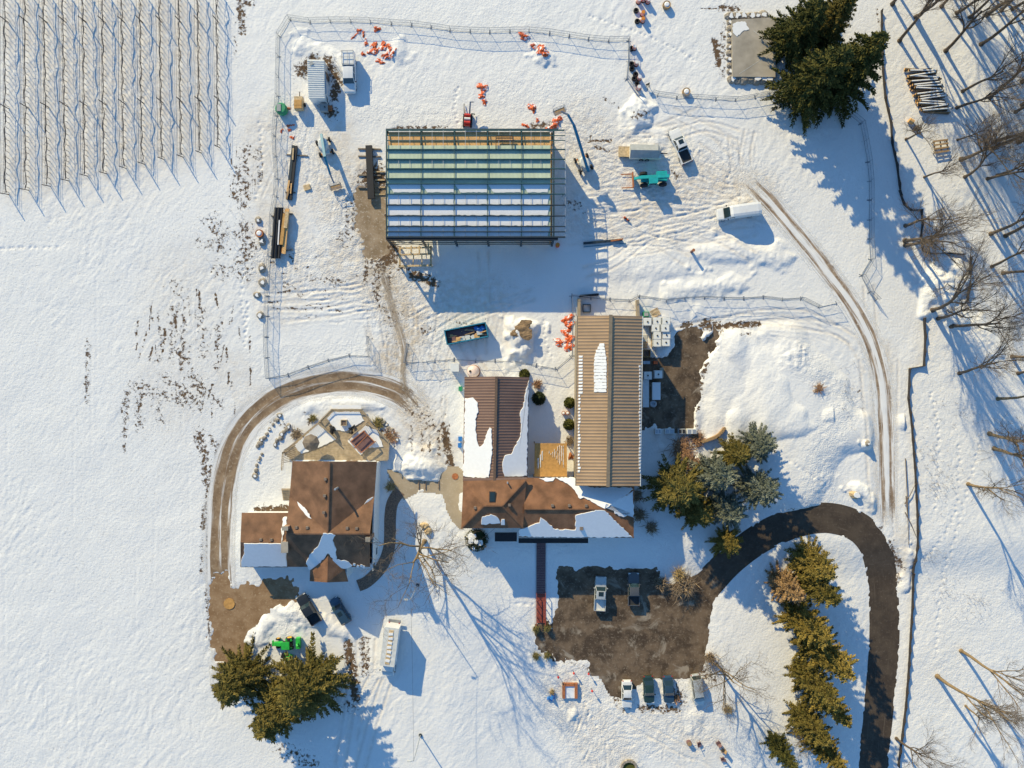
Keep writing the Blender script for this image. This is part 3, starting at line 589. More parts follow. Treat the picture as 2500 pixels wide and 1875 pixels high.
rows = [(355,365),(365,389),(389,412),(412,436),(436,449),(449,474),(474,501),(501,527.5),(527.5,553),(553,579)]
BX = [946,1028,1109,1190,1273,1344]
for (y0, y1) in rows:
    for x0, x1 in zip(BX, BX[1:]):
        dz = .30; A = P(x0,y0,zr(y0)-dz); B = P(x1,y0,zr(y0)-dz); C = P(x1,y1,zr(y1)-dz); D = P(x0,y1,zr(y1)-dz)
        k = 26 if x1-x0 > 75 else 22
        o = corr(A, B, C, D, k, .035).build('deck_panel', M['mint'], sb)
        if y0 >= 449:
            e = 1.0; pl = pl3(A, B, D); ya = y0+.8; yb = y1-(3.5 if y0 in (449,) else 1.5)
            roof_snow(o, pl, [(x0+e,ya),(x1-e,ya),(x1-e-(6 if x1 > 1340 else 0),yb),(x0+e+(14 if y0 == 449 else 0),yb)], .03, 1.0, 6)
for x0, x1 in zip(BX, BX[1:]):
    MB().slab([P(x0+1.5,322,5.75),P(x1-1.5,322,5.75),P(x1-1.5,340,5.75),P(x0+1.5,340,5.75)], .05).build('floor_sheet', M['osb'], sb)
    MB().slab([P(x0+1.5,340.4,5.75),P(x1-1.5,340.4,5.75),P(x1-1.5,357,5.75),P(x0+1.5,357,5.75)], .05).build('floor_sheet', M['osb'], sb)
    for y0, y1 in ((318,365),(389,412),(474,501),(527.5,553),(553,579)):
        for t in (1/3, 2/3):
            xx = x0+(x1-x0)*t; MB().bar(P(xx,y0,zr(y0)-.04), P(xx,y1,zr(y1)-.04), .05).build('sag_rod', M['galv'], sb)
mb = MB()
for a, b in (((1211,332),(1252,332)),((1211,337),(1252,337)),((1211,332),(1211,363)),((1252,332),(1252,363))): mb.bar(P(*a,zr(a[1])+.12), P(*b,zr(b[1])+.12), .12, .2)
mb.build('hatch_frame', M['black'], sb)
for x in (FX[0], FX[1]):                                        # wind bracing on the west end
    for a, b in ((0,5.6),(5.6,0)):
        p0 = P(944,582,6.2); p1 = P(1028,582,6.2)
        if x == FX[0]: MB().bar((p0.x,p0.y,a+.1), (p1.x,p1.y,b+.1), .09).build('brace', M['steel'], sb)
p = P(1347,320,6.0); p2 = P(1347,580,6.0)
MB().bar((p.x,p.y,2.9), (p2.x,p2.y,2.9), .2, 5.2).build('end_wall', M['osb'], sb)
for z in (1.5, 3.0, 4.5):
    for y in (319, 582):
        if y == 582 or z == 4.5:
            a = P(944,y,6.2); b = P(1352,y,6.2); MB().bar((a.x,a.y,z), (b.x,b.y,z), .12, .18).build('girt', M['dark_steel'], sb)
# timber formwork below the eave
fw = thing('formwork_frame', 'pale timber formwork frame on the snow below the steel building eave', 'formwork', on(1012,628))
for a, b, z, w_ in [((976,604),(976,650),1.2,.3),((1052,600),(1052,648),1.2,.3),((974,650),(1054,648),1.2,.3),((978,606),(1050,604),1.4,.25),((1004,600),(1004,622),1.5,.25),((1024,600),(1024,622),1.5,.25),((1046,594),(1046,622),1.6,.25),((980,622),(1050,620),1.3,.25),((1010,622),(1008,648),1.1,.16),((1030,622),(1030,648),1.1,.16)]:
    MB().bar(P(*a,z), P(*b,z), w_, .3).build('beam', M['pale_wood'], fw)
for a in ((976,604),(976,650),(1052,648),(1052,602)):
    p = P(*a,1.2); MB().bar((p.x,p.y,.1), (p.x,p.y,1.05), .25).build('post', M['pale_wood'], fw)
# ---- tan winery barn
tb = thing('winery_barn', 'long barn with tan ribbed metal roof and centre ridge cap', 'barn', P(1487,975))
E_, K_ = 7.2, 8.7
TL, TR, BR, BL = P(1411,771,E_), P(1568,772,E_), P(1562,1187,E_), P(1407,1186,E_); R0, R1 = P(1491,770,K_), P(1484,1187,K_)
wl = corr(TL, BL, R1, R0, 52, .05).build('roof_slope', M['metal_tan'], tb); wr = corr(TR, BR, R1, R0, 52, .05).build('roof_slope', M['metal_tan'], tb)
MB().bar(R0+Vector((0,.1,.11)), R1+Vector((0,-.1,.11)), .55, .12).build('ridge_cap', M['metal_tan2'], tb)
ins = [(TL.x+.25,TL.y-.4),(TR.x-.25,TR.y-.4),(BR.x-.25,BR.y+.4),(BL.x+.25,BL.y+.4)]; mb = MB(); wall(mb, ins, -.3, E_-.1)
for (xa, xb, yy, rx) in ((ins[0][0],ins[1][0],ins[0][1],R0.x),(ins[3][0],ins[2][0],ins[3][1],R1.x)): mb.slab([Vector((xa,yy+.1,E_-.1)),Vector((xb,yy+.1,E_-.1)),Vector((rx,yy+.1,K_-.15))], .0); 
mb.build('wall', M['tan_wall'], tb)
MB().bar(TL+Vector((-.08,0,-.08)), BL+Vector((-.08,0,-.08)), .16, .14).build('gutter', M['metal_tan2'], tb); MB().bar(TR+Vector((.08,0,-.08)), BR+Vector((.08,0,-.08)), .16, .14).build('gutter', M['white_dull'], tb)
pll = pl3(TL, BL, R1); plr = pl3(TR, R1, BR)
for i in range(15):
    y = 838+i*8.0; t = i/14; roof_snow(wl, pll, [(1463-12*min(1,t*4)+rnd(-2,2),y),(1475+5*min(1,t*3)+rnd(-2,2),y),(1476+5*min(1,t*3),y+7.2),(1462-12*min(1,t*4),y+7.2)], .05, .7, 4)
for i in range(36):
    y = 868+i*8.0; wd = 10 if i < 12 else rnd(2, 6); roof_snow(wl, pll, [(1413-(y-868)*.009,y),(1413+wd,y),(1412+wd,y+5),(1413-(y-868)*.009,y+5)], .04, .5, 4)
    if 2 < i: wd = rnd(1.5, 4); roof_snow(wr, plr, [(1563-wd,y),(1564,y),(1564,y+5),(1563-wd,y+5)], .04, .4, 4)
for yy in (18, 8, -4): opening(tb, (ins[0][0]-.1, yy-6, 3), 1.4, 1.4, 'x')
opening(tb, (ins[1][0]+.1, -2, 1.6), 3.2, 3.2, 'x', 'door'); opening(tb, ((ins[0][0]+ins[1][0])/2, ins[0][1]+.14, 1.8), 3.6, 3.5, 'y', 'door')
# dock walls and pit north of the barn
dk = thing('loading_dock', 'low brown dock walls enclosing a snowy pit at the barn end', 'dock', on(1485,745))
for a, b, z in (((1414,728),(1414,772),1.3),((1557,732),(1559,772),1.3)):
    p0 = P(*a,z); p1 = P(*b,z); MB().bar((p0.x,p0.y,z/2), (p1.x,p1.y,z/2), .45, z).build('side_wall', M['tan_wall'], dk)
p0 = P(1416,722,1.2); p1 = P(1462,718,1.2); MB().bar((p0.x,p0.y,.6), (p1.x,p1.y,.6), .3, 1.2).build('end_wall', M['black'], dk)
c = on(1432,753); hb = MB()
for a, b in ((-1,0),(1,0),(0,-1),(0,1)): hb.box((c.x+a*.62,c.y+b*.62,c.z+.25), (.1 if a else 1.3,.1 if b else 1.3,.5))
solo(hb, 'hatch_box', M['dark_steel'], 'square open steel curb in the snowy dock pit', 'curb', c)
# ---- brown metal roofed barn with the hip roofed tasting room
bb = thing('brown_barn', 'barn with brown metal gable roof half covered in snow', 'barn', P(1210,1040))
E_, K_ = 4.6, 6.3
TL, TR, BR, BL = P(1134,920,E_), P(1292,921,E_), P(1288,1172,E_), P(1130,1172,E_); R0, R1 = P(1212,919,K_), P(1207,1174,K_)
wl = corr(TL, BL, R1, R0, 36, .04).build('roof_slope', M['metal_brown'], bb); wr = corr(TR, BR, R1, R0, 36, .04).build('roof_slope', M['metal_brown'], bb); ridgecap(bb, R0+Vector((0,0,.05)), R1+Vector((0,0,.05)), M['trim'], .4)
ins = [(TL.x+.4,TL.y-.4),(TR.x-.4,TR.y-.4),(BR.x-.4,BR.y),(BL.x+.4,BL.y)]; mb = MB(); wall(mb, ins, -.3, E_-.05); mb.build('wall', M['siding'], bb)
mb = MB().slab([Vector((ins[0][0],ins[0][1],E_-.1)),Vector((ins[1][0],ins[0][1],E_-.1)),Vector((R0.x,ins[0][1],K_-.1))], .01); mb.build('gable', M['siding'], bb)
roof_snow(wl, pl3(TL, BL, R1), q(1,2,(1782,180),(1850,175),(1890,220),(1895,300),(1870,360),(1875,470),(1890,560),(1905,592),(1940,560),(1965,480),(1990,425),(2008,440),(2012,650),(1985,850),(1930,855),(1830,845),(1766,835)), .12)
roof_snow(wr, pl3(TR, R1, BR), q(2,2,(176,30),(150,110),(130,240),(100,310),(110,420),(105,500),(60,580),(30,650),(0,655))+q(1,2,(2120,660),(2095,740),(2100,800),(2115,840))+q(2,2,(0,842),(160,835),(166,600)), .12)
for yy in (-4, -9, 0): opening(bb, (ins[0][0]-.1, yy, 1.8), 1.2, 1.2, 'x')
opening(bb, ((ins[0][0]+ins[1][0])/2, ins[0][1]+.12, 1.5), 2.6, 2.8, 'y', 'door')
hb_ = thing('hip_roof_house', 'square building with brown shingle hip roof and a skylight', 'building', P(1203,1228))
E_, K_ = 6.4, 8.0
TL, TR, BR, BL = P(1131,1174,E_), P(1285,1170,E_), P(1277,1289,E_), P(1126,1290,E_); R0, R1 = P(1181,1235,K_), P(1226,1235,K_)
rf = [MB().slab(s_, .14).build('roof_slope', M['shingle2'], hb_) for s_ in ([TL,TR,R1,R0],[TR,BR,R1],[BR,BL,R0,R1],[BL,TL,R0])]
for a, b in ((R0,R1),(R0,TL),(R0,BL),(R1,TR),(R1,BR)): ridgecap(hb_, a, b, M['shingle2'], .22)
ins = [(TL.x+.4,TL.y),(TR.x-.4,TR.y),(BR.x-.4,BR.y+.4),(BL.x+.4,BL.y+.4)]; mb = MB(); wall(mb, ins, -1., E_-.12); mb.build('wall', M['siding'], hb_)
MB().slab([P(1130,1174,E_+.02),P(1286,1170,E_+.02),P(1287,1166,E_-.05),P(1131,1168,E_-.05)], .25).build('fascia', M['metal_brown'], hb_)
pl = pl3(BR, BL, R0)
roof_snow(rf[2], pl, q(1,2,(1918,1245),(1925,1180),(1960,1170),(2000,1158),(2060,1190),(2080,1235),(2035,1240),(1990,1235),(1960,1250)), .07); roof_snow(rf[2], pl, q(1,2,(2085,1250),(2090,1200),(2115,1200),(2118,1250)), .06)
pt = pl3(TL, TR, R1); c = onplane(*q1(1,2,2012,1012), pt); sk = MB().box(c+Vector((0,0,.1)), (1.0,1.7,.2), rx=R(-14)).build('skylight', M['black'], hb_); MB().box(c+Vector((0,0,.16)), (.75,1.4,.16), rx=R(-14)).build('pane', M['glass'], sk)
def vent(parent, px, py, pl, s=.42):
    c = onplane(px, py, pl); return MB().box(c+Vector((0,0,.12)), (s,s,.34)).build('roof_vent', M['vent'], parent)
vent(hb_, *q1(1,2,1867,1103), pl3(BL, TL, R0)); vent(hb_, *q1(2,2,12,1080), pl3(TR, BR, R1))
c = onplane(*q1(1,2,2140,890), pt); MB().tube([c, c+Vector((0,0,.9))], .12, 8).build('flue_pipe', M['galv'], hb_)
for xx in (-7, -4, -1): opening(hb_, (xx, ins[3][1]-.12, 4.2), 1.1, 1.3, 'y')
opening(hb_, (0, ins[3][1]-.12, .3), 1.2, 2.2, 'y', 'door')
lb = thing('lower_wing', 'long wing with brown shingle hip roof partly under snow', 'building', P(1410,1240))
E_, K_ = 5.0, 6.8
TL, TR, BR, BL = P(1280,1166,E_), P(1549,1174,E_), P(1547,1313,E_), P(1266,1312,E_); R0, R1 = P(1280,1243,K_), P(1476,1243,K_)
rf = [MB().slab(s_, .14).build('roof_slope', M['shingle2'], lb) for s_ in ([TL,TR,R1,R0],[TR,BR,R1],[BR,BL,R0,R1])]
for a, b in ((R0,R1),(R1,TR),(R1,BR)): ridgecap(lb, a, b, M['shingle2'], .2)
ins = [(TL.x+.3,TL.y-.4),(TR.x-.4,TR.y-.4),(BR.x-.4,BR.y+.4),(BL.x+.3,BL.y+.4)]; mb = MB(); wall(mb, ins, -1., E_-.12); mb.build('wall', M['siding'], lb)
pn, pe, ps = pl3(TL,TR,R1), pl3(TR,BR,R1), pl3(BR,BL,R0)
roof_snow(rf[0], pn, q(2,2,(265,855),(400,850),(380,880),(330,885)), .06); roof_snow(rf[0], pn, q(2,2,(400,850),(560,850),(585,900),(700,930),(1040,930),(1055,950),(930,1040),(815,1112),(740,1072),(690,1040),(640,1018),(610,1030),(575,980),(550,945),(500,900),(440,875)), .12)
roof_snow(rf[1], pe, q(2,2,(1058,960),(1060,1190),(1030,1150),(975,1185),(900,1155),(870,1105),(826,1070),(818,1100)), .1)
roof_snow(rf[2], ps, q(2,2,(818,1128),(740,1122),(640,1150),(572,1165),(568,1290),(500,1285),(400,1285),(340,1235),(275,1185),(265,1230),(95,1290),(92,1345),(330,1352),(700,1356),(1050,1352)), .11)
for v_ in ((375,1085),(517,1085),(660,1087)): vent(lb, *q1(2,2,*v_), pn)
vent(lb, *q1(2,2,620,1278), ps, .55)
for xx in (6, 10, 14, 18): opening(lb, (xx, ins[3][1]-.12, 2.6), 1.2, 1.4, 'y')
MB().slab([P(1208,1322,2.2),P(1262,1322,2.2),P(1262,1300,2.2),P(1208,1300,2.2)], .12).build('porch_roof', M['black'], lb)
pp_ = P(1268,1322,2.4); MB().slab([P(1266,1326,2.4),P(1436,1326,2.4),P(1436,1314,2.4),P(1266,1314,2.4)], .1).build('porch_roof', M['black'], lb)
# flat plywood canopy between the barns
cp = thing('plywood_canopy', 'flat orange plywood canopy between the two barns', 'canopy', P(1345,1122))
z = 3.0; A = [P(*p_,z) for p_ in q(2,2,(226,560),(497,562),(499,842),(222,842))]; top = MB().slab(A, .12).build('roof_panel', M['brown_box'], cp)
for p_ in A: MB().bar((p_.x*.99+A[0].x*.01,p_.y,-.2), (p_.x,p_.y,z-.12), .14).build('post', M['wood'], cp)
pl = pl3(A[0], A[1], A[2])
for i in range(9):
    xx = 345+i*15; y0 = 640-(xx-320)*.55+rnd(-20,20); y1 = 640+(i*11)+rnd(-30,20)
    roof_snow(top, pl, q(2,2,(xx,y0+20),(xx+5,y0+14),(xx+5,y1+10),(xx+2,y1+18)), .02, .5, 4)
for xx, y0, y1 in ((250,690,770),(270,660,760),(285,630,700)): roof_snow(top, pl, q(2,2,(xx,y0),(xx+9,y0-8),(xx+8,y1),(xx+3,y1+6)), .02, .5, 4)
# ---- farm house
hs = thing('farm_house', 'white house with cross gabled brown shingle roof and rear deck', 'house', P(810,1260))
E_, K_ = 5.2, 8.2
a0, a1 = P(714,1126,E_), P(920,1127,E_); r0, r1 = P(805,1127,K_), P(800,1301,K_); v0, v1 = P(707,1211,E_), P(914,1211,E_)
w0, w1 = P(698,1303,K_), P(903,1303,K_); s0, s1 = P(701,1384,E_), P(903,1384,E_)
rm = [MB().slab(s_, .16).build('roof_slope', M['shingle'], hs) for s_ in ([a0,r0,r1,v0],[r0,a1,v1,r1],[v0,r1,w0],[v1,w1,r1],[w0,w1,s1,s0])]
for a, b in ((r0,r1),(w0,w1)): ridgecap(hs, a, b, M['shingle'], .22)
ins = [(a0.x+.4,a0.y-.5),(a1.x-.4,a1.y-.5),(v1.x-.4,s1.y+.4),(v0.x+.4,s0.y+.4)]; mb = MB(); wall(mb, ins, -.2, E_-.12)
mb.slab([Vector((ins[0][0],ins[0][1],E_-.1)),Vector((ins[1][0],ins[1][1],E_-.1)),Vector((r0.x,ins[1][1],K_-.2))], .01)
for wv, xx in ((w0,ins[3][0]),(w1,ins[2][0])): mb.slab([Vector((xx,v1.y,E_-.1)),Vector((xx,s1.y+.4,E_-.1)),Vector((xx,w1.y,K_-.2))], .01)
mb.build('wall', M['siding'], hs)
ww = ins[2][0]
for yy, z in ((-19,2.0),(-24,2.0),(-28,2.0),(-24,4.6),(-30,4.4)): opening(hs, (ww+.12, yy, z), 1.2, 1.3, 'x')
opening(hs, (ww+.12, -17, 1.3), 1.1, 2.2, 'x', 'door'); opening(hs, (-33, ins[0][1]+.12, 2.2), 2.4, 2.2, 'y'); opening(hs, (-27, ins[0][1]+.12, 2.2), 1.8, 2.1, 'y', 'door')
plS = pl3(w0, w1, s1)
d0, d1 = P(801,1348,6.4), P(799,1422,6.2); rl = MB().slab([d0,d1,P(756,1419,4.4),P(757,1392,5.0)], .14).build('porch_roof', M['shingle2'], hs); MB().slab([d1,d0,P(841,1390,5.0),P(850,1420,4.4)], .14).build('porch_roof', M['shingle2'], hs)
mb = MB(); wall(mb, [tuple(P(762,1385,4.4)[:2]),tuple(P(845,1385,4.4)[:2]),tuple(P(845,1414,4.4)[:2]),tuple(P(762,1414,4.4)[:2])], -.2, 4.3); mb.build('porch_wall', M['siding'], hs)
opening(hs, (P(800,1414,4.4).x, P(800,1414,4.4).y-.12, 1.2), 1.2, 2.2, 'y', 'door')
roof_snow(rm[4], plS, q(1,2,(585,1318),(640,1318),(690,1335),(665,1380),(690,1440),(700,1540),(780,1550),(830,1590),(825,1600),(770,1620),(700,1600),(640,1500),(625,1488),(590,1540),(520,1600),(470,1630),(440,1575),(470,1500),(540,1430),(570,1350)), .1)
for p_ in ((840,1570),(870,1585),(900,1580),(920,1590)): roof_snow(rm[4], plS, q(1,2,(p_[0],p_[1]),(p_[0]+18,p_[1]+6),(p_[0]+14,p_[1]+26),(p_[0]-6,p_[1]+20)), .05)
roof_snow(rm[0], pl3(a0,r0,v0), q(1,2,(365,1052),(400,1080),(450,1130),(487,1198),(460,1188),(410,1130),(375,1085)), .05); roof_snow(rm[1], pl3(r0,a1,v1), q(1,2,(930,1075),(960,1035),(1008,1012),(1005,1020),(970,1055)), .05)
for p_ in ((605,862),(598,1002),(592,1143)): vent(hs, *q1(1,2,*p_), pl3(a0,r0,v0))
for p_ in ((360,1270),(452,1272)): vent(hs, *q1(1,2,*p_), pl3(v0,r1,w0))
for p_ in ((788,1276),(868,1278)): vent(hs, *q1(1,2,*p_), pl3(v1,w1,r1))
c = onplane(*q1(1,2,708,935), pl3(r0,a1,v1)); MB().tube([c-Vector((0,0,.2)), c+Vector((0,0,1.9))], .17, 10).build('flue_pipe', M['galv'], hs)
c = onplane(*q1(1,2,925,1410), plS); MB().tube([c, c+Vector((0,0,.8))], .08, 8).build('flue_pipe', M['black'], hs)
# west wing with the two chimneys
g0, g1 = P(587,1324,5.2), P(700,1326,5.2); n0, n1 = P(590,1252,3.3), P(704,1252,3.3); t0, t1 = P(587,1385,3.3), P(702,1385,3.3)
wn = MB().slab([n0,n1,g1,g0], .14).build('wing_roof', M['shingle'], hs); ws = MB().slab([g0,g1,t1,t0], .14).build('wing_roof', M['shingle'], hs)
mb = MB(); wall(mb, [(n0.x+.3,n0.y-.4),(n1.x,n1.y-.4),(t1.x,t1.y+.4),(t0.x+.3,t0.y+.4)], -.2, 3.2); mb.slab([Vector((n0.x+.3,n0.y-.4,3.2)),Vector((t0.x+.3,t0.y+.4,3.2)),Vector((g0.x+.3,g0.y,5.1))], .01); mb.build('wing_wall', M['siding'], hs)
roof_snow(ws, pl3(g0,g1,t1), [(596,1326),(640,1326),(699,1327),(701,1383),(640,1383),(590,1384),(589,1370),(597,1350)], .13, 1.0, 6)
roof_snow(wn, pl3(n0,n1,g1), q(1,2,(245,1190),(280,1180),(270,1270),(235,1390),(232,1300)), .08)
for p_ in ((60,1372),(150,1374)): vent(hs, *q1(1,2,*p_), pl3(n0,n1,g1), .4)
for px, py, s_, zt in ((695,1336,(.95,1.6),7.6),(696,1290,(.8,.5),9.0),(898,1317,(.6,.6),8.6)):
    p_ = P(px,py,zt); ch = MB().box((p_.x,p_.y,zt-1.9), (s_[0],s_[1],3.8)).build('chimney', M['brick'], hs); MB().box((p_.x,p_.y,zt+.05), (s_[0]+.16,s_[1]+.16,.14)).build('chimney_cap', M['concrete'], ch)
# ---- rear deck
dkx = thing('rear_deck', 'weathered timber deck with railings and steps behind the house', 'deck', on(790,1100)); Zd = .95
def dp(x, y, z=Zd): return P(*q1(1,2,x,y), z)
outer = [(240,640),(555,372),(650,275),(905,275),(985,370),(1138,555),(1125,715),(330,712)]
poly = [tuple(dp(x,y)[:2]) for x, y in outer]
xs = [p_[0] for p_ in poly]; ys = [p_[1] for p_ in poly]; y = min(ys)
while y < max(ys):                                              # planks clipped to the outline, row by row
    cross = []
    for i in range(len(poly)):
        (ax, ay), (bx, by) = poly[i], poly[(i+1) % len(poly)]
        if (ay > y) != (by > y): cross.append(ax+(y-ay)*(bx-ax)/(by-ay))
    cross.sort()
    for a, b in zip(cross[::2], cross[1::2]): MB().box(((a+b)/2, y, Zd-.02+rnd(-.006,.006)), (b-a, .27, .05)).build('plank', M['deck'], dkx)
    y += .29
def rail(pts, z0=Zd, h=.95, nb=True):
    for a, b in zip(pts, pts[1:]):
        A = Vector(dp(*a, z0+h)); B = Vector(dp(*b, z0+h)); mb = MB().bar(A, B, .16, .06); mb.bar(A-Vector((0,0,h-.15)), B-Vector((0,0,h-.15)), .06)
        k = max(2, int((B-A).length/.3))
        for i in range(k+1): c = A.lerp(B, i/k); mb.bar(c-Vector((0,0,h-.1)), c-Vector((0,0,.03)), .05)
        mb.build('railing', M['deck'], dkx)
        MB().bar(A-Vector((0,0,h+.1)), A+Vector((0,0,.1)), .14).build('post', M['deck'], dkx)
rail([(240,640),(400,505),(545,385),(690,525)]); rail([(790,525),(945,390),(1040,445),(1138,555),(1128,700)]); rail([(555,372),(655,275),(905,275),(985,370)], Zd-.1, .7); rail([(240,640),(232,790)])
for i in range(5):
    c = dp(745, 470+i*24, Zd-.02); MB().box((c.x,c.y,.25+i*.17), (2.0,.45,.1)).build('step', M['deck'], dkx)
for i in range(6): c = dp(270,950+i*18,1.); MB().box((c.x,c.y,1.0-i*.16), (1.5,.34,.08)).build('step', M['deck'], dkx)
for i in range(9): a = dp(255+i*13,600+i*14,2.4); b = dp(300+i*8,545+i*14,2.4); MB().bar(dp(250,620+i*13,1.9), dp(350,560+i*18,1.9), .1).build('pergola_slat', M['grey_wood'], dkx)
for pts in ([(340,580),(540,400),(690,530),(560,590),(400,650)],[(790,540),(940,410),(1040,455),(1090,590),(960,600),(900,660)],[(615,350),(670,295),(890,295),(930,370),(780,460),(690,450)],[(330,712),(1030,722),(1030,708),(330,702)],[(650,235),(900,240),(905,270),(660,268)]):
    mb = MB().slab([P(*p_, Zd+.12) for p_ in ragged(q(1,2,*pts), 5, 1.0)], .13); mb.build('snow_patch', M['snow'], dkx)
c = dp(508,548); um = thing('patio_umbrella', 'brown closed canopy patio umbrella on the house deck', 'umbrella', (c.x,c.y,Zd)); mb = MB(); k = 8
ring = lambda r_, z_: [(c.x+r_*math.cos(2*math.pi*i/k), c.y+r_*math.sin(2*math.pi*i/k), z_) for i in range(k)]
mb.loft([ring(1.45,Zd+1.9), ring(1.35,Zd+2.0), ring(.7,Zd+2.35), ring(.05,Zd+2.6)]).build('canopy', M['grey_wood'], um); MB().tube([(c.x,c.y,Zd),(c.x,c.y,Zd+2.5)], .04).build('pole', M['wood'], um); MB().tube([(c.x,c.y,Zd),(c.x,c.y,Zd+.12)], .3, 10).build('base', M['black'], um)
c = dp(905,548); hf = thing('swing_frame', 'rust brown square day bed frame with snow on the deck', 'frame', (c.x,c.y,Zd+.12)); 
pts = [dp(*p_, Zd+1.0) for p_ in ((925,458),(1018,550),(905,640),(815,545))]
for a, b in zip(pts, pts[1:]+pts[:1]): MB().bar(a, b, .14, .14).build('rail', M['rust'], hf); MB().bar((a.x,a.y,Zd+.1), (a.x,a.y,Zd+1.), .12).build('post', M['rust'], hf)
MB().slab([Vector((p_.x*.97+c.x*.03,p_.y*.97+c.y*.03,Zd+.55)) for p_ in pts], .1).build('cushion', M['plum'], hf); MB().bar(dp(850,600,Zd+1.05), dp(960,490,Zd+1.05), .14, .1).build('rail', M['rust'], hf)
c = dp(765,386); fb = thing('fire_box', 'small square timber planter box on the snowy upper deck', 'planter', (c.x,c.y,Zd+.12)); mb = MB()
for a, b in ((-1,0),(1,0),(0,-1),(0,1)): mb.box((c.x+a*.45,c.y+b*.45,Zd+.4), (.12 if a else 1.02,.12 if b else .78,.6))
mb.build('frame', M['deck'], fb); MB().box((c.x,c.y,Zd+.35), (.75,.75,.4)).build('soil', M['mulch'], fb)
# ------------------------------------------------------------------ temporary fence panels, one thing per panel
PL_ = 3.4; FH = 1.75
def fence_master():
    mb = MB()
    for x in (0, PL_): mb.bar((x,0,.0), (x,0,FH), .05)
    for z in (.12, FH-.02): mb.bar((0,0,z), (PL_,0,z), .045)
    fr = mb; ms = MB()
    for i in range(1, 23): ms.bar((PL_*i/23,0,.14), (PL_*i/23,0,FH-.04), .006)
    for i in range(1, 13): ms.bar((.02,0,.12+(FH-.14)*i/13), (PL_-.02,0,.12+(FH-.14)*i/13), .006)
    rl = MB().bar((0,0,FH*.52), (PL_,0,FH*.52), .035); ft = MB().box((0,0,.02), (.12,.8,.05))
    return fr, ms, rl, ft
_f = None
fence_n = [0]
def fence_run(pts, label, group, maxlen=4.4):
    global _f
    P_ = [on(*p_) for p_ in pts]; seq = [P_[0]]
    for a, b in zip(P_, P_[1:]):
        k = max(1, round((b-a).length/PL_)) if (b-a).length > maxlen else 1
        for i in range(1, k+1): seq.append(a.lerp(b, i/k))
    for a, b in zip(seq, seq[1:]):
        d = b-a; L_ = max(math.hypot(d.x, d.y), .4); rz = math.atan2(d.y, d.x); z = min(gz(a.x,a.y), gz(b.x,b.y))-.02
        if _f is None:
            fr, ms, rl, ft = fence_master(); _f = thing('fence_panel', label, 'fence', (a.x,a.y,z), rz, group)
            fr.build('frame', M['steel'], _f, True); ms.build('wire_mesh', M['mesh_wire'], _f, True); rl.build('rail', M['steel'], _f, True)
            f1 = ft.build('foot', M['steel'], _f, True); f2 = f1.copy(); link(f2, _f); f2.location = (PL_-.06, 0, 0); f1.location = (.06, 0, 0)
            _f.scale = (L_/PL_, 1, 1)
        else: copy_thing(_f, (a.x,a.y,z), rz, (L_/PL_,1,1), label, group)
fence_run(q(1,0,(305,165),(475,190),(645,185),(820,185),(985,190),(1160,205),(1330,215),(1495,235),(1655,260),(1825,270),(1990,275),(2160,270))+q(2,0,(180,268),(352,285),(517,310),(680,335),(850,350),(1018,345)), 'wire mesh fence panel along the far side behind the orange tarps', 'back run of site fence')
fence_run(q(2,0,(1018,345),(1015,520),(1000,670),(1105,815)), 'wire mesh fence panel beside the row of orange drums', 'drum side of site fence')
fence_run(q(2,0,(1215,792),(1262,805),(1425,828),(1590,830),(1755,842),(1920,850),(2085,822),(2212,795))+q(3,0,(95,795),(330,860),(540,935),(710,945),(830,1045),(862,1195),(890,1370),(905,1530))+q(3,1,(905,100),(905,265),(905,430),(915,600),(835,735)), 'wire mesh fence panel running past the stone edged slab and big spruces', 'spruce side of site fence')
fence_run(q(3,1,(835,735),(905,880),(965,940)), 'wire mesh fence panel leaning by the snowy vehicle track', 'track side of site fence')
fence_run(q(1,0,(305,165),(215,310),(210,480),(207,650),(205,815),(192,980),(178,1150),(186,1320),(200,1510))+q(1,1,(190,70),(160,235),(152,405),(140,575),(128,740),(115,910),(115,1080),(107,1255),(115,1430),(125,1605)), 'wire mesh fence panel between the open field and the site', 'field side of site fence')
fence_run(q(1,1,(125,1605),(290,1575),(460,1510),(630,1455),(805,1412),(980,1418)), 'wire mesh fence panel along the curved dirt road', 'road side of site fence')
fence_run(q(1,1,(962,1250),(980,1418)), 'single gate fence panel on the field side of the site entrance', 'site gate panels'); fence_run(q(1,1,(1300,1310),(1272,1472)), 'single gate fence panel on the dumpster side of the site entrance', 'site gate panels')
fence_run(q(1,1,(1285,1472),(1460,1466),(1525,1456),(1690,1446),(1870,1455),(2035,1458),(2205,1466))+q(2,1,(65,1465),(240,1495),(405,1525),(532,1418)), 'wire mesh fence panel north of the brown barn', 'barn run of site fence')
fence_run(q(2,1,(540,1415),(543,1250),(545,1080),(535,905)), 'wire mesh fence panel along the tan barn side wall by orange tarps', 'tan barn fence panels')
fence_run(q(2,1,(535,905),(700,925),(860,940),(1025,948),(1100,910)), 'wire mesh fence panel across the dock pit of the tan barn', 'dock pit fence panels')
fence_run(q(2,1,(1105,915),(1335,945),(1495,926),(1660,920),(1825,927),(1990,930),(2155,920))+q(3,1,(175,940),(330,930),(480,1005),(630,970)), 'wire mesh fence panel above the white tote tanks and bare court', 'court run of site fence')
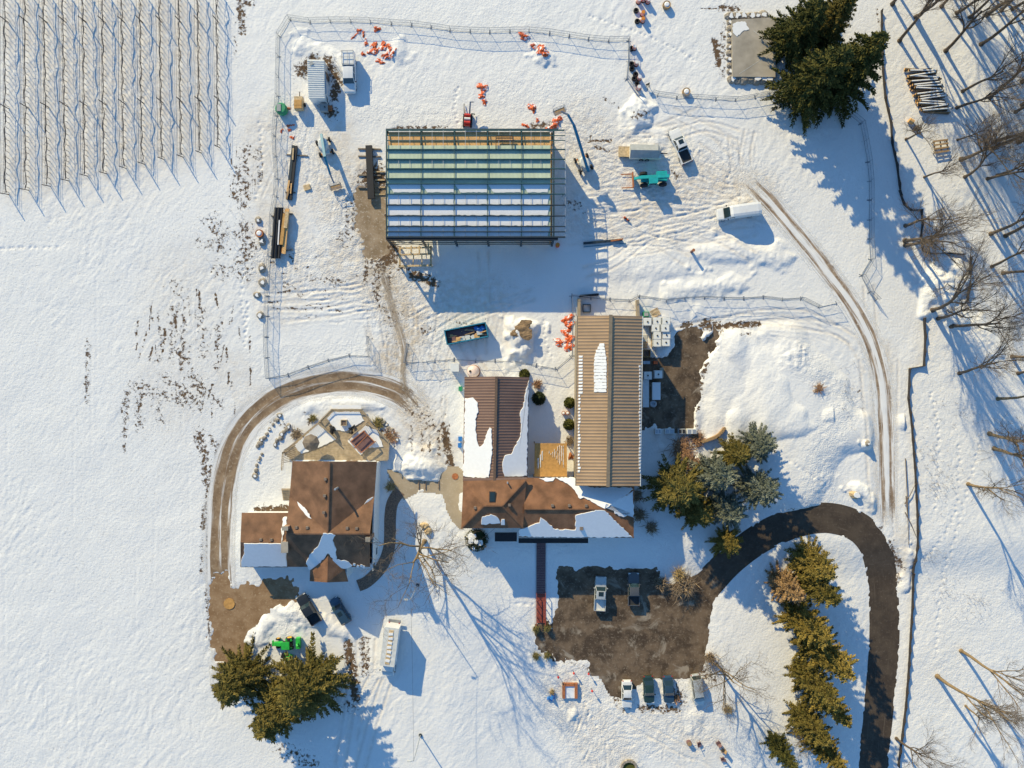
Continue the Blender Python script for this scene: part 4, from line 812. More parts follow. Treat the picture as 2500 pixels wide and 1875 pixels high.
# ------------------------------------------------------------------ silt fence: stakes and scalloped fabric
def silt(pts, label):
    line = W(pts); pos = []
    for a, b in zip(line, line[1:]):
        L_ = math.hypot(b[0]-a[0], b[1]-a[1]); k = max(1, round(L_/2.4))
        for i in range(k): pos.append((a[0]+(b[0]-a[0])*i/k, a[1]+(b[1]-a[1])*i/k))
    pos.append(line[-1]); g = [gz(*p_) for p_ in pos]; t = thing('silt_fence', label, 'silt fence', (pos[0][0], pos[0][1], g[0]))
    for p_, z in zip(pos, g): MB().bar((p_[0],p_[1],z-.15), (p_[0],p_[1],z+.8), .06).build('stake', M['wood'], t)
    for (a, za), (b, zb) in zip(zip(pos, g), zip(pos[1:], g[1:])):
        mb = MB(); K = 6; d = Vector((b[0]-a[0], b[1]-a[1], 0)); nrm = Vector((-d.y, d.x, 0)).normalized()*.05
        for i in range(K+1):
            s_ = i/K; x, y = a[0]+(b[0]-a[0])*s_, a[1]+(b[1]-a[1])*s_; z = za+(zb-za)*s_; top = z+.74-.26*math.sin(math.pi*s_)
            bl = .18*math.sin(math.pi*s_)
            for sg in (-1, 1): mb.v += [(x+nrm.x*sg*1.6+nrm.x*bl*4, y+nrm.y*sg*1.6+nrm.y*bl*4, z-.15), (x+nrm.x*sg, y+nrm.y*sg, top)]
        for i in range(K):
            o = 4*i; mb.f += [(o,o+4,o+5,o+1),(o+2,o+3,o+7,o+6),(o+1,o+5,o+7,o+3)]
        mb.build('fabric', M['fabric'], t)
silt(q(3,0,(1000,95),(1000,330),(1010,600),(1030,830),(1080,1050),(1088,1210),(1130,1400),(1150,1560),(1165,1659)), 'dark silt fence beside the log pile at the wood edge')
silt(q(3,1,(1150,20),(1190,140),(1250,190),(1335,185),(1345,300),(1330,420),(1350,530),(1410,555),(1560,550),(1700,560)), 'dark zigzag silt fence around the bare tree trunks')
silt(q(3,1,(1750,580),(1740,720),(1715,960)), 'short dark silt fence at the rough snow heap'); silt(q(3,1,(1352,1095),(1368,1250),(1355,1500),(1235,1520),(1232,1659))+q(3,2,(1225,180),(1255,420),(1280,760),(1300,1160),(1305,1430),(1280,1659)), 'long dark silt fence along the snowy vehicle track')
silt(q(3,3,(1290,20),(1285,300),(1270,560),(1250,900),(1230,1150),(1200,1390),(1165,1659)), 'dark silt fence along the asphalt driveway edge')
# ------------------------------------------------------------------ vineyard
bot = [(75,1640),(245,1605),(425,1570),(580,1525),(740,1485),(900,1465),(1065,1420),(1220,1385),(1385,1345),(1545,1325),(1700,1290),(1855,1245)]
topx = [70,235,392,553,722,885,1048,1200,1362,1525,1683,1842]; vine_spots = []
for k in range(12):
    B = q1(0,0,*bot[k]); T = (topx[k]/TK, -30.); g = 'trellis rows of the vineyard'
    nth = ['twelfth','eleventh','tenth','ninth','eighth','seventh','sixth','fifth','fourth','third','second','first'][k]
    lab = nth+' vineyard row of posts and wires, counted from the scuffed open snowfield'
    t = thing('vine_trellis', lab, 'trellis', on(*B), 0, g); ps = []
    mid = [(T[0]+(B[0]-T[0])*((yy+30)/(B[1]+30)), yy) for yy in (0, 200+ [60,62,60,58,56,55,38,37,50,30,35,30][k]-52)]
    y1 = (905+12-k*6)/TK; y0 = 190/TK
    for yy in (-24, y0, y1, B[1]):
        s_ = (yy+30)/(B[1]+30); p_ = on(T[0]+(B[0]-T[0])*s_, yy); tilt = Vector((rnd(-.05,.05), rnd(-.05,.05)-(.35 if yy == B[1] else 0), 2.25)); ps.append((p_, p_+tilt))
        MB().tube([p_-Vector((0,0,.2)), p_+tilt], .075, 6).build('post', M['post'], t)
    for hh, off in ((1.0,0),(1.5,.1),(1.95,-.1)):
        pts = []
        for i in range(len(ps)-1):
            for j in range(8): s_ = j/8; a = ps[i][0].lerp(ps[i][1], hh/2.25); b = ps[i+1][0].lerp(ps[i+1][1], hh/2.25); c = a.lerp(b, s_); pts.append(Vector((c.x+off+rnd(-.05,.05), c.y, c.z-.12*math.sin(math.pi*s_))))
        pts.append(ps[-1][0].lerp(ps[-1][1], hh/2.25)); MB().tube(pts, .024, 3).build('wire', M['wire'], t)
    net = MB(); pts = []                                         # rolled bird netting tied along the fruit wire
    for i in range(41): s_ = i/40; a = ps[0][0].lerp(ps[-1][0], s_); pts.append(Vector((a.x+.16+.12*math.sin(i*1.3+k*2)+rnd(-.06,.06), a.y, a.z+1.15+.12*math.sin(i*.9+k))))
    MB().tube(pts, [rnd(.04,.09) for _ in pts], 4).build('rolled_net', M['wire'], t)
    a, b = Vector(ps[-1][1]), on(B[0]+1, B[1]+9); MB().tube([a, b], .012, 3).build('anchor_wire', M['wire'], t)
    yy = B[1]-5
    while yy > -20:
        s_ = (yy+30)/(B[1]+30); vine_spots.append((T[0]+(B[0]-T[0])*s_+rnd(-1,1), yy, k)); yy -= rnd(12.5, 15.5)
def vine_mesh(seed):
    random.seed(seed); mb = MB(); x = rnd(-.05,.05); p0 = Vector((0,0,-.1)); pts = [p0, Vector((x,rnd(-.08,.08),.4)), Vector((rnd(-.1,.1),rnd(-.1,.1),.85))]
    mb.tube(pts, [.05,.04,.03], 4); e = pts[-1]
    for sg in (-1, 1):
        a = [e]
        for j in range(3): a.append(a[-1]+Vector((rnd(-.07,.07), sg*rnd(.1,.24), rnd(0,.12))))
        mb.tube(a, [.028,.022,.018,.012], 3)
        for j in (1, 2, 3):
            for _ in range(1):
                b = [a[j]]
                for m_ in range(3): b.append(b[-1]+Vector((rnd(-.14,.14), rnd(-.12,.12), rnd(.12,.35))))
                mb.tube(b, [.012,.010,.008,.006], 3)
    return mb
vm = [vine_mesh(100+i) for i in range(6)]; vobj = {}
random.seed(3); vine_spots.sort(key=lambda s_: (s_[2] < 2, -s_[1])); rest = MB()
for i, (px, py, k) in enumerate(vine_spots):
    p_ = on(px, py); v_ = i % 6
    if i < 300:
        if v_ not in vobj: o = vm[v_].build('grape_vine', M['post']); vobj[v_] = o
        else: o = vobj[v_].copy(); link(o)
        o.location = p_; o.rotation_euler = (0,0,rnd(-.2,.2)); s_ = rnd(.85,1.25); o.scale = (1,1,s_); tag(o, 'bare pruned grape vine tied under the trellis wires', 'vine', 'bare vines of the vineyard')
    else: rest.add([Vector(v)+p_ for v in vm[v_].v], vm[v_].f)
if rest.v: tag(rest.build('grape_vines', M['post']), 'more bare grape vines at the edge of the vineyard', 'vines', kind='stuff')
# ------------------------------------------------------------------ conifers
def leaf_mat(name, c1, c2, sub=.0):
    m = bpy.data.materials.new(name); m.use_nodes = True; nt = m.node_tree; L = nt.links.new; b = nt.nodes['Principled BSDF']; b.inputs['Roughness'].default_value = .8; b.inputs['Specular IOR Level'].default_value = .2
    g = N(nt, 'ShaderNodeNewGeometry'); nz = N(nt, 'ShaderNodeTexNoise', Scale=.55, Detail=3.); tc = N(nt, 'ShaderNodeTexCoord'); L(tc.outputs['Object'], nz.inputs['Vector'])
    a = N(nt, 'ShaderNodeMath', operation='MULTIPLY_ADD'); L(nz.outputs[0], a.inputs[0]); a.inputs[1].default_value = 1.6; a.inputs[2].default_value = -.65
    b2 = N(nt, 'ShaderNodeMath', operation='MULTIPLY_ADD'); L(g.outputs['Random Per Island'], b2.inputs[0]); b2.inputs[1].default_value = .7; L(a.outputs[0], b2.inputs[2]); b2.use_clamp = True
    mx = N(nt, 'ShaderNodeMix', data_type='RGBA'); L(b2.outputs[0], mx.inputs[0]); mx.inputs[6].default_value = c1+(1,); mx.inputs[7].default_value = c2+(1,); L(mx.outputs[2], b.inputs['Base Color'])
    return m
M['needle'] = leaf_mat('needle_dark', (.030,.042,.012), (.145,.130,.032)); M['needle_olive'] = leaf_mat('needle_olive', (.06,.062,.014), (.27,.205,.055))
M['needle_yel'] = leaf_mat('needle_yellow', (.07,.066,.014), (.37,.265,.065)); M['needle_blue'] = leaf_mat('needle_blue', (.075,.095,.070), (.25,.26,.19)); M['needle_brown'] = leaf_mat('needle_brown', (.22,.13,.06), (.50,.33,.16))
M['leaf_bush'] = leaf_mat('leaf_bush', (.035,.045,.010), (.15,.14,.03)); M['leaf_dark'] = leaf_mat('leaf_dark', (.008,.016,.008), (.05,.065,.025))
def conifer(h, r, seed, dens=1., up=.0, lump=.35, cone=.8, base=.10, size=1., sp_=.21):
    rg = np.random.RandomState(seed); tr_ = MB(); tr_.tube([(0,0,-.4),(.02*h*.1,0,h*.5),(0,0,h*.97)], [.018*h+.06,.011*h+.04,.02], 7); V = []; Fc = []; n = 0
    lobes = [(rg.uniform(0,6.28), rg.uniform(.1,.8), rg.uniform(.7,1.15)) for _ in range(9)]
    z = base*h
    while z < h*.985:
        t = (z-base*h)/(h*(1-base)); L0 = r*(1-t)**cone+.12*r*.4
        nb = max(4, int((5+5*(1-t))*dens))
        a0 = rg.uniform(0, 6.28)
        for i in range(nb):
            a = a0+6.2832*i/nb+rg.uniform(-.25,.25); f = 1.
            for la, lz, lf in lobes:
                dd = abs((a-la+math.pi) % 6.2832-math.pi); f *= 1+(lf-1)*math.exp(-(dd/.5)**2-((t-lz)/.22)**2)
            L_ = L0*f*rg.uniform(1-lump,1.12); el = up+.35*t-.15+rg.uniform(-.15,.15)
            d = np.array([math.cos(a), math.sin(a)]); perp = np.array([-d[1], d[0]])
            m = max(3, int(L_/sp_)); zz = z+rg.uniform(-.25,.25)
            if L_ > 1.2: tr_.tube([(0,0,zz), (d[0]*L_*.8, d[1]*L_*.8, zz+L_*.8*math.tan(el)-.10*(L_*.8)**2/max(r,.1))], [.035,.012], 3)
            for j in range(m):
                s_ = (.18+.82*(j+rg.uniform(0,1))/m)*L_; c = np.array([d[0]*s_, d[1]*s_, zz+s_*math.tan(el)-.10*s_*s_/max(r,.1)])
                wid = (.22+.30*min(1,(L_-s_)/max(L_*.6,.3)))*size
                for sg in (-1, 1):
                    for _ in range(3):
                        sp = rg.uniform(.5,1.15); fw = rg.uniform(.15,.6)*size; dr = rg.uniform(-.28,.10)*size
                        tip = c+np.array([d[0]*fw+perp[0]*sg*wid*sp*1.5, d[1]*fw+perp[1]*sg*wid*sp*1.5, dr]); wv = np.array([d[0],d[1],0])*.105*size+np.array([0,0,rg.uniform(-.07,.07)])
                        up_ = np.array([0,0,rg.uniform(.02,.12)*size])
                        V += [c-wv, c+wv+up_, tip+wv*.9, tip-wv*.6]; Fc.append((n,n+1,n+2,n+3)); n += 4
        z += (.42+.25*(1-t))/max(.6,dens**.5)*max(.8, h/14)
    cr = MB(); cr.v = [tuple(v) for v in V]; cr.f = Fc; return tr_, cr
cache = {}
def plant_conifer(key, px, py, h, r, mt, label, seed, group=None, rz=0., name='spruce_tree', **kw):
    loc = on(px, py, -.05)
    if key not in cache:
        a, b = conifer(10., 3.6 if 'r' not in kw else kw.pop('r'), seed, **kw); cache[key] = (a, b, {})
    a, b, objs = cache[key]; t = thing(name, label, 'tree', loc, rz, group); sx = r/3.6; t.scale = (sx, sx, h/10.)
    if 'tr' not in objs: objs['tr'] = a.build('trunk', M['bark'], t, True)
    else: o = objs['tr'].copy(); link(o, t)
    if mt not in objs:
        o = b.build('crown', M[mt], t, True); objs[mt] = o
    else: o = objs[mt].copy(); link(o, t)
    return t
BIG = dict(dens=1.25, lump=.55, cone=.75, size=.46, sp_=.135)
plant_conifer('a', 1945,245, 18, 6.6, 'needle', 'tall dark spruce at the corner of the concrete slab', 11, name='spruce_tree', **BIG)
plant_conifer('b', 2025,215, 18, 6.8, 'needle', 'tall dark spruce beside the silt fence and log pile', 12, **BIG)
plant_conifer('c', 1915,118, 15, 5.6, 'needle', 'dark spruce behind the concrete slab, furthest from the fence', 13, **BIG)
plant_conifer('a', 1988,95, 14, 5.2, 'needle_olive', 'olive green spruce between the taller dark ones', 11, rz=2., **BIG)
plant_conifer('b', 768,1640, 13.5, 7.0, 'needle_olive', 'broad olive conifer beside the white box truck and tractor', 12, rz=1., **BIG)
plant_conifer('c', 606,1636, 11, 5.6, 'needle_olive', 'olive conifer leaning over the dirt road end', 13, rz=.5, **BIG)
plant_conifer('a', 700,1700, 13, 6.2, 'needle_olive', 'olive conifer between the two others south of the tractor', 11, rz=4., **BIG)
MID = dict(dens=1.1, lump=.68, cone=.6, base=.04, size=.50, up=.2, sp_=.155)
for i, (px, py, h, r, mt, lab) in enumerate([
    (1640,1180,9,5.0,'needle_olive','big green conifer beside the end of the tan barn'),(1728,1150,9,4.0,'needle_blue','blue grey spruce in the middle of the clump'),(1838,1078,7,3.2,'needle_blue','pale blue grey spruce facing the snow heap'),
    (1785,1105,6,3.0,'needle_olive','small olive conifer behind the blue spruces'),(1835,1185,8,3.6,'needle_blue','blue grey spruce overhanging the long tree shadow'),(1760,1235,8,3.4,'needle_blue','blue grey spruce next to the asphalt bend'),(1765,1315,6,2.8,'needle_yel','yellow green conifer at the edge of the asphalt drive'),
    (1690,1245,7,3.2,'needle_olive','green conifer above the blue shaded lawn'),
    (2000,1395,6,3.5,'needle_yel','yellow green conifer at the head of the hedge row'),(1935,1448,6,2.7,'needle_brown','beige browned conifer in the hedge row'),(2000,1445,7.5,3.2,'needle_olive','olive conifer next to the browned one'),(1972,1530,7,3.4,'needle_yel','ragged yellow green conifer of the hedge facing the lot'),
    (2010,1590,8,3.6,'needle_yel','wide yellow green conifer halfway down the hedge row'),(1985,1660,8,3.0,'needle_olive','olive conifer with a gap to its neighbour'),(2012,1700,7.5,3.0,'needle_yel','yellow green conifer near the end of the hedge'),(1985,1765,6,2.8,'needle_olive','thin olive conifer with bare inner twigs'),(2015,1815,6.5,2.8,'needle_yel','last yellow green conifer of the hedge row'),(1925,1835,5,2.3,'needle','dark green small conifer at the twiggy end')]):
    if i >= 8: px, py, h = px-40, py-32, h*(1.75 if i < 11 else 2.0); r *= 1.25
    else: h *= 1.2; r *= 1.15
    plant_conifer('m%d' % (i % 4), px, py, h, r, mt, lab, 30+i % 4, rz=i*1.3, name='conifer', group='clump by the barn' if i < 8 else 'hedge row along the driveway', **MID)
# ------------------------------------------------------------------ bare broadleaf trees
def bare(h, seed, first=.4, spread=.55, nl=7, lean=0., limbs=3):
    random.seed(seed); trunk = MB(); cr = MB(); r0 = .016*h+.05
    def grow(p, d, L_, r, lvl, mb):
        pts = [p]; k = 4 if lvl < 2 else 3; dd = d.copy()
        for i in range(k):
            dd = (dd+Vector((rnd(-1,1),rnd(-1,1),rnd(-.5,.7)))*(.12 if lvl == 0 else .2)).normalized(); pts.append(pts[-1]+dd*L_/k)
        mb.tube(pts, [r*(1-.55*i/k) for i in range(k+1)], 7 if lvl == 0 else 5 if lvl == 1 else 3)
        if lvl >= 4: return
        nb = [nl, 6, 6, 5][lvl]
        for i in range(nb):
            s_ = (first if lvl == 0 else .2)+(1-(first if lvl == 0 else .2))*(i+rnd(.2,1))/nb; s_ = min(s_, .99); j = min(int(s_*k), k-1); b = pts[j].lerp(pts[j+1], s_*k-j)
            ax = dd.orthogonal().normalized(); ax.rotate(Quaternion(dd, rnd(0,6.28)+i*2.4)); nd = (dd*math.cos(spread*rnd(.8,1.4))+ax*math.sin(spread*rnd(.8,1.4))+Vector((0,0,.12))).normalized()
            rl = max(r*(1-.55*s_)*rnd(.5,.74), .022 if lvl < 2 else .0135)
            grow(b, nd, L_*(rnd(.5,.75) if lvl == 0 else rnd(.42,.62)), rl, lvl+1, trunk if lvl+1 <= 1 else cr)
    grow(Vector((0,0,-.3)), Vector((lean,0,1)).normalized(), h*.72, r0, 0, trunk)
    trunk.tube([(0,0,-.3),(0,0,.5)], [r0*1.7,r0*1.05], 8); return trunk, cr
bt = {}
def plant_bare(key, px, py, h, label, group=None, rz=None, mt='bark'):
    t = thing('bare_tree', label, 'tree', on(px, py, -.05), rnd(0,6.28) if rz is None else rz, group); hh, (a, b, ob) = bt[key]; s_ = h/hh; t.scale = (s_,)*3
    for nm, mb, m_ in (('trunk',a,mt),('crown',b,'twig')):
        if (nm, m_) not in ob: ob[(nm, m_)] = mb.build(nm, M[m_], t, True, smooth=True)
        else: o = ob[(nm, m_)].copy(); link(o, t)
for k in range(5): bt['w%d' % k] = (15., bare(15., 200+k, first=.5, spread=.45, nl=6)+({},))
bt['lawn'] = (14., bare(14., 301, first=.22, spread=.85, nl=9)+({},)); bt['lot'] = (11., bare(11., 309, first=.25, spread=.8, nl=8)+({},))
random.seed(5)
near = q(3,0,(1160,345),(1550,430),(1850,375),(1645,910),(1925,820),(1215,1175),(1650,1180),(1370,1495),(1990,1480))+q(3,1,(1210,315),(1205,440),(1210,480),(1930,385),(1940,660),(2035,715),(1440,1028),(1490,1095),(1610,1160),(1665,1560))
labs = ['bare tree with the low fork next to the big spruces','bare tree above the log pile among long shadows','forked bare tree deep in the wood','big bare tree across from the log pile','slim bare tree in the middle of the wood','low bare tree leaning over the log pile end','small bare tree beside the slatted pallet','twiggy bare tree below the slatted pallet','bare tree with a split log at its foot','thick dark tree inside the silt fence bend','bare tree at the silt fence corner, upper of the pair','bare tree at the silt fence corner, lower of the pair','bare tree on the open snow behind the silt fence','twin bare stems above the long shadow, one','thin bare stem next to the twin stems','bare tree growing past the rough snow heap','dense twiggy bare tree in the blue shade','bare tree with pale limbs in the blue shade','bare tree with tan limbs at the shade edge']
for i, (p_, lab) in enumerate(zip(near, labs)):
    sm = i in (5,6,7); plant_bare('w%d' % (i % 5), p_[0], p_[1], rnd(8,10) if sm else rnd(13,17), lab, 'bare trees of the wood')
for i, (p_, mt) in enumerate([(q1(3,0,1100,35),'bark'),(q1(3,0,1300,145),'bark'),(q1(3,0,1645,110),'bark'),(q1(3,0,1755,145),'bark'),(q1(3,0,1515,55),'bark'),(q1(3,0,2020,90),'bark'),(q1(3,0,2115,75),'bark'),(q1(3,0,1895,130),'bark'),(q1(3,0,2140,945),'bark'),(q1(3,0,2195,690),'bark'),(q1(3,0,2195,1155),'bark'),(q1(3,1,2055,400),'bark'),(q1(3,1,2160,1560),'bark'),(q1(3,1,2110,1420),'bark')]):
    plant_bare('w%d' % ((i*2+1) % 5), p_[0], p_[1], rnd(13,17), 'slender dark bare tree in the thick of the wood', 'slender trees of the wood')
for i, (p_, lab, h) in enumerate([(q1(3,2,1990,185),'tan bare trunk at the edge of the blue shade',14),(q1(3,2,1920,480),'thick tan trunk with cut base on clean snow, upper of two',16),(q1(3,2,1960,605),'thick tan trunk with cut base on clean snow, lower of two',16),(q1(3,2,1740,905),'lone tan bare tree casting one long straight shadow',14),(q1(3,3,1680,670),'tan bare tree with a spray of low twigs',15),(q1(3,3,1480,885),'tall tan bare tree with a broken side limb',17),(q1(3,3,1720,1135),'broken tan stem beside the tall tan tree',9),(q1(3,3,1135,1410),'dark bare tree crossing the silt fence by the driveway',12)]):
    plant_bare('w%d' % ((i*3+2) % 5), p_[0], p_[1], h, lab, 'tan trees on the open snow', mt='bark_tan' if i < 7 else 'bark')
rq = random.Random(77)
for i in range(20):
    plant_bare('w%d' % (i % 5), rq.uniform(2180,2520) if i < 10 else rq.uniform(2330,2540), rq.uniform(-190,-10) if i < 10 else rq.uniform(20,460), rq.uniform(13,17), 'slender dark bare tree in the thick of the wood', 'slender trees of the wood')
plant_bare('w1', 2440,-30, 16, 'slender dark bare tree in the thick of the wood', 'slender trees of the wood'); plant_bare('w3', 2540,180, 16, 'slender dark bare tree in the thick of the wood', 'slender trees of the wood')
plant_bare('lawn', 1036,1322, 16.5, 'big bare spreading tree on the lawn between house and hip roof', rz=2.2, mt='bark_tan'); plant_bare('lawn', 1748,1622, 12.5, 'bare spreading tree overhanging the parked cars', rz=5.2, mt='bark_tan')
plant_bare('lot', 1945,1800, 5, 'small twiggy tree at the end of the hedge row', rz=3.)
# ------------------------------------------------------------------ shrubs, grasses, weeds
def leafball(r, hgt, seed, n=900, s_=.16):
    rg = np.random.RandomState(seed); mb = MB(); k = 0
    for i in range(n):
        v = rg.normal(size=3); v[2] = abs(v[2])*.9+.02; v /= np.linalg.norm(v); rr = r*(.80+.24*rg.rand()); c = np.array([v[0]*rr, v[1]*rr, v[2]*hgt*(.85+.2*rg.rand())])
        a = rg.normal(size=3)*s_; b = rg.normal(size=3)*s_*.8; mb.v += [tuple(c-a*.5), tuple(c+b*.5), tuple(c+a*.5), tuple(c-b*.5)]; mb.f.append((k,k+1,k+2,k+3)); k += 4
    return mb
def bush(px, py, r, hgt, mt, label, seed, snow=False):
    t = thing('round_shrub', label, 'shrub', on(px, py)); leafball(r, hgt, seed).build('foliage', M[mt], t, True)
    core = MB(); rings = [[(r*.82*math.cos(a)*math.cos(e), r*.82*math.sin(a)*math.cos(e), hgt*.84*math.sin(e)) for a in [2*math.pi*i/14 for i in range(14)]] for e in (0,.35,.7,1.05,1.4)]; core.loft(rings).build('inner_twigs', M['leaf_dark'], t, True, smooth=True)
    if snow:
        for k in range(7):
            a = rnd(0,6.28); rr = rnd(0,.6)*r; sz = rnd(.3,.7); z = hgt*math.sqrt(max(0,1-(rr/r)**2))*.98; cc = Vector((rr*math.cos(a), rr*math.sin(a), z)); m_ = 8
            MB().slab([cc+Vector((sz*rnd(.6,1.1)*math.cos(b), sz*rnd(.6,1.1)*math.sin(b), .06-.15*rr/r)) for b in [2*math.pi*i/m_ for i in range(m_)]], .1).build('snow_cap', M['snow'], t, True)
bush(*q1(2,2,258,182), 1.15, 2.0, 'leaf_dark', 'round dark green shrub beside the brown barn wall', 1); bush(*q1(2,2,518,218), .95, 1.5, 'leaf_bush', 'round olive shrub by the tan barn, further from the canopy', 2)
bush(*q1(2,2,512,402), .95, 1.5, 'leaf_bush', 'round olive shrub by the tan barn, nearer the plywood canopy', 3); bush(*q1(1,2,1880,1372), 2.0, 1.9, 'leaf_dark', 'large round shrub capped with snow at the hip roofed building', 4, True)
bush(*q1(2,1,140,1570), .9, .9, 'leaf_bush', 'low olive shrub at the end of the brown barn', 5)
def tuft(n, r, h, seed, spread=1.):
    rg = np.random.RandomState(seed); mb = MB(); k = 0
    for i in range(n):
        a = rg.uniform(0,6.28); b = rg.uniform(.2,1)*spread; hh = h*rg.uniform(.5,1.1); x, y = rg.normal(size=2)*r*.25; tx, ty = x+math.cos(a)*b*r, y+math.sin(a)*b*r; w_ = .03+.02*rg.rand(); ca, sa = -math.sin(a)*w_, math.cos(a)*w_
        mx_, my_ = (x+tx)/2, (y+ty)/2
        mb.v += [(x-ca,y-sa,-.05),(x+ca,y+sa,-.05),(mx_+ca,my_+sa,hh*.8),(mx_-ca,my_-sa,hh*.8),(tx,ty,hh*.75)]; mb.f += [(k,k+1,k+2,k+3),(k+3,k+2,k+4)]; k += 5
    return mb
def grass(px, py, n, r, h, seed, mt, label, group=None, name='grass_clump', cat='grass'):
    p_ = on(px, py); o = tuft(n, r, h, seed).build(name, M[mt], None); o.location = p_; return tag(o, label, cat, group)
mk('straw', (.42,.30,.13), .9, var=.2, island=.4); mk('olive_grass', (.22,.18,.06), .9, var=.2, island=.4); mk('brush', (.26,.19,.12), .9, var=.2, island=.35); mk('rust_leaf', (.34,.19,.10), .9, var=.3, island=.4)
for i, (p_, lab) in enumerate(zip(q(2,3,(238,480),(330,470),(235,705),(330,700)), ['spiky grass clump at the red walkway end, lawn side','spiky grass clump at the red walkway end, lot side','spiky grass clump below the walkway, lawn side','spiky grass clump below the walkway, lot side'])):
    grass(*p_, 160, .75, 1.3, 50+i, 'olive_grass', lab, 'grasses at the walkway end')
for i, (p_, n, r, h, mt, lab) in enumerate([(q1(2,3,1470,110),420,2.6,1.9,'brush','wide tan twiggy shrub between the parked trucks and driveway'),(q1(2,3,1290,90),220,1.4,1.4,'brush','tan twiggy shrub at the corner of the shaded lot'),(q1(2,3,1440,20),180,1.4,1.5,'straw','sparse twiggy shrub on the snowy island'),(q1(2,2,1080,1000),260,1.3,2.0,'brush','bare brown brush at the tan barn corner'),(q1(2,2,1100,1160),240,1.4,1.8,'brush','bare brown brush at the end of the long wing'),(q1(2,2,1200,1270),220,1.3,1.4,'brush','pale twiggy brush below the green conifer'),
      (q1(2,2,1470,600),260,2.8,.8,'rust_leaf','rust brown leafy brush on the bank below the court'),(q1(2,2,1560,740),230,2.2,.8,'rust_leaf','rust brown leafy brush next to the conifer clump'),(q1(2,2,1600,520),220,1.6,.8,'rust_leaf','rust brown brush below the curved log edging'),(q1(1,2,1155,925),240,1.0,.9,'straw','straw coloured ornamental grass at the house path'),(q1(2,3,1405,1060),160,1.1,.8,'rust_leaf','rusty low shrub between the parked cars'),(q1(2,3,1850,1160),120,1.,.8,'straw','straw tuft at the foot of the parking lot tree'),(q1(2,3,1700,720),180,1.3,1.6,'brush','grey brush at the lot edge above the bare tree'),
      (q1(1,2,360,480),160,1.3,.6,'brush','dry brush in the stone edged bed left of the deck'),(q1(1,2,1050,395),170,1.2,.6,'olive_grass','green brown plants beside the upper deck rail'),(q1(1,2,1160,500),160,1.5,.5,'rust_leaf','rusty plants in the bed right of the deck'),(q1(1,2,500,350),120,.9,.5,'olive_grass','low plants at the corner of the upper deck'),(q1(2,2,250,60),120,1.,.8,'rust_leaf','dry hydrangea between the barns'),(q1(2,2,520,540),140,1.,.8,'brush','dry brush beside the plywood canopy'),(q1(3,2,480,100),120,1.2,.5,'rust_leaf','dry brown weeds on the lumpy snow heap')]):
    grass(*p_, n, r, h, 70+i, mt, lab, name='dry_shrub', cat='shrub')
weeds = MB(); rg = np.random.RandomState(9)
for cx, cy, sx, sy, n in [(2300,1160,40,60,40),(2270,1120,25,40,30),(2280,1190,30,30,40),(2330,1010,50,30,20),(2280,1360,30,15,30),(2380,1480,40,40,40),(2310,1440,40,30,24),(2420,640,60,60,40),(2080,950,30,60,50),(560,560,60,60,50),(745,172,16,16,70),(810,180,14,40,70),(800,1050,120,20,0),(2380,1020,40,40,16),(2260,1110,20,20,14)]:
    for i in range(n):
        p_ = on(cx+rg.normal()*sx*.6, cy+rg.normal()*sy*.6); hh = rg.uniform(.25,.7); l = rg.normal(size=2)*.15
        weeds.bar(p_, p_+Vector((l[0],l[1],hh)), .025)
tag(weeds.build('dry_weeds', M['twig']), 'scattered dry weed stalks poking through the snow', 'weeds', kind='stuff')
# ------------------------------------------------------------------ vehicles (local: x forward, z up)
mk('car_white', (.72,.72,.70), .25, coat=.6, var=.03); mk('car_silver', (.52,.54,.52), .28, .3, coat=.6, var=.03); mk('car_grey', (.10,.105,.11), .3, .2, coat=.6, var=.05); mk('car_black', (.022,.025,.026), .25, coat=.7, var=.05)
mk('car_blue', (.035,.075,.115), .28, .2, coat=.7, var=.05); mk('car_green', (.02,.045,.038), .25, coat=.7, var=.05); mk('lamp_glass', (.75,.75,.72), .15, var=0); mk('tail_red', (.35,.02,.02), .25, var=0); mk('bed_liner', (.03,.033,.036), .8, var=.2)
def hull(st):                                                    # stations: x, half width, z low, z high
    rings = []
    for x, w_, z0, z1 in st:
        zm = z0+(z1-z0)*.55; rings.append([(x,-w_*.90,z0),(x,-w_,zm*.7+z0*.3),(x,-w_,zm),(x,-w_*.88,z1-.03),(x,-w_*.55,z1),(x,w_*.55,z1),(x,w_*.88,z1-.03),(x,w_,zm),(x,w_,zm*.7+z0*.3),(x,w_*.90,z0)])
    return MB().loft(rings)
def wheel(t, x, y, r, w_, rimm='rim', z=None):
    z = r if z is None else z; k = 18
    def ring(rr, yy): return [(x+rr*math.cos(2*math.pi*i/k), yy, z+rr*math.sin(2*math.pi*i/k)) for i in range(k)]
    o = MB().loft([ring(r*.86,y-w_/2),ring(r,y-w_*.36),ring(r,y+w_*.36),ring(r*.86,y+w_/2)]).build('wheel', M['rubber'], t, True)
    sg = 1 if y > 0 else -1; MB().loft([ring(r*.60,y+sg*w_*.5),ring(r*.56,y+sg*w_*.54),ring(r*.15,y+sg*w_*.5)]).build('rim', M[rimm], o, True)
def quad_glass(t, name, pts, parent_m='glass', th=.012): return MB().slab([Vector(p_) for p_ in pts], th).build(name, M[parent_m], t, True)
